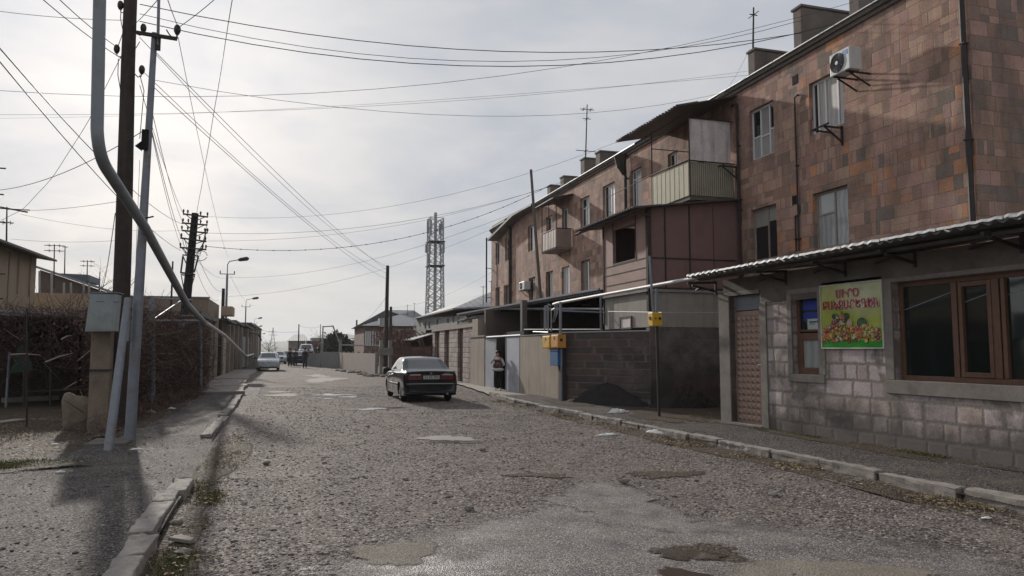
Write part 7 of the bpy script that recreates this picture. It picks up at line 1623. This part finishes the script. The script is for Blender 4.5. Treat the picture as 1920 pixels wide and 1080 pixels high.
# ================================================================== LITTER
def rag(name, u, v, sx, sy, h, label, seed, z=0.0, rot=0, mat='white'):
    rd = random.Random(seed); c = gr(u, v, z); mb = MB(); n, m = 12, 7; V = []
    for i in range(n):
        for j in range(m):
            a = (i/(n-1)-.5)*2; b = (j/(m-1)-.5)*2; x = a*sx*(1-.25*b*b)+rd.uniform(-.02,.02)*sx*4; y = b*sy*(1-.4*a*a)+rd.uniform(-.02,.02)*sx*3
            hh = h*(1-a*a)*(1-b*b)*rd.uniform(.5,1.4)+.006; V.append((c.x+x*math.cos(rot)-y*math.sin(rot), c.y+x*math.sin(rot)+y*math.cos(rot), z+hh))
    mb.v = V; mb.f = [(i*m+j,(i+1)*m+j,(i+1)*m+j+1,i*m+j+1) for i in range(n-1) for j in range(m-1)]; mb.mi = [0]*len(mb.f); o = mb.build(name, M[mat], smooth=True); sm_ = o.modifiers.new('s','SOLIDIFY'); sm_.thickness = .006; tag(o, label, 'litter'); return o
rag('white_rag', 1160, 774, .3, .12, .09, 'crumpled white plastic sheet lying by the dark walls', 1, .09)
rag('white_rag', 1228, 812, .2, .07, .05, 'white rag draped over the right kerb', 2, .16, rot=-1.2)
rag('white_rag', 1140, 816, .26, .08, .03, 'flat white scrap in the gutter below the right kerb', 3, .01, rot=.2)
rag('paper_scrap', 104, 833, .07, .04, .01, 'small white scrap on the yard dirt', 4, .01)
rag('paper_scrap', 1850, 972, .06, .03, .01, 'tiny white scrap on the gravel at the right edge', 5, .01)
rag('paper_scrap', 283, 774, .12, .06, .06, 'pale scrap at the foot of the vine fence', 6, .07)
rag('paper_scrap', 322, 767, .1, .05, .04, 'second pale scrap at the foot of the vine fence, farther off', 7, .07)
rag('paper_scrap', 255, 843, .09, .04, .02, 'pale scrap beside the steel pole foot', 8, .07)
rag('paper_scrap', 113, 885, .06, .03, .01, 'small white scrap on the grass edge', 10, .065)
c = gr(340,1018); mb = MB(); q = [(-.14,.05),(-.03,.12),(.13,-.02),(.1,-.09),(-.02,-.02)]; mb.prism([(c.x+a*.8,c.y+b*1.2,.012) for a, b in q],(0,0,.03)); o = mb.build('broken_tile', M['slab'], bevel=.004); tag(o, 'pale broken board lying in the left gutter', 'debris')
rd = random.Random(2)
for i, (u, v) in enumerate([(330,985),(345,1040),(325,1048),(990,885),(1170,905),(1450,930),(500,870),(690,800),(905,845),(880,955),(1330,870),(760,900)]):
    c = gr(u, v); r = rd.uniform(.025,.05); mb = MB(); mb.ball((c.x,c.y,r*.4),(r*1.3,r,r*.6),seg=8,rings=5,jit=.3); o = mb.build('loose_stone', M['concrete' if i % 2 else 'plaster_grey']); tag(o, 'single larger loose stone lying on the gravel road', 'stone', 'larger loose stones on the road')

# ================================================================== AIR
mb = MB(); mb.box((-3200,-70,-3.0),(3600,2600,70)); hz_ = mb.build('haze', None); hz_.data.materials.clear(); hz_['kind'] = 'stuff'
m = bpy.data.materials.new('haze'); m.use_nodes = True; t_ = m.node_tree; t_.nodes.clear(); o_ = t_.nodes.new('ShaderNodeOutputMaterial'); v_ = t_.nodes.new('ShaderNodeVolumePrincipled')
v_.inputs['Color'].default_value = (.86,.89,.92,1); v_.inputs['Density'].default_value = .00022; v_.inputs['Anisotropy'].default_value = .3; t_.links.new(v_.outputs[0], o_.inputs['Volume']); hz_.data.materials.append(m)
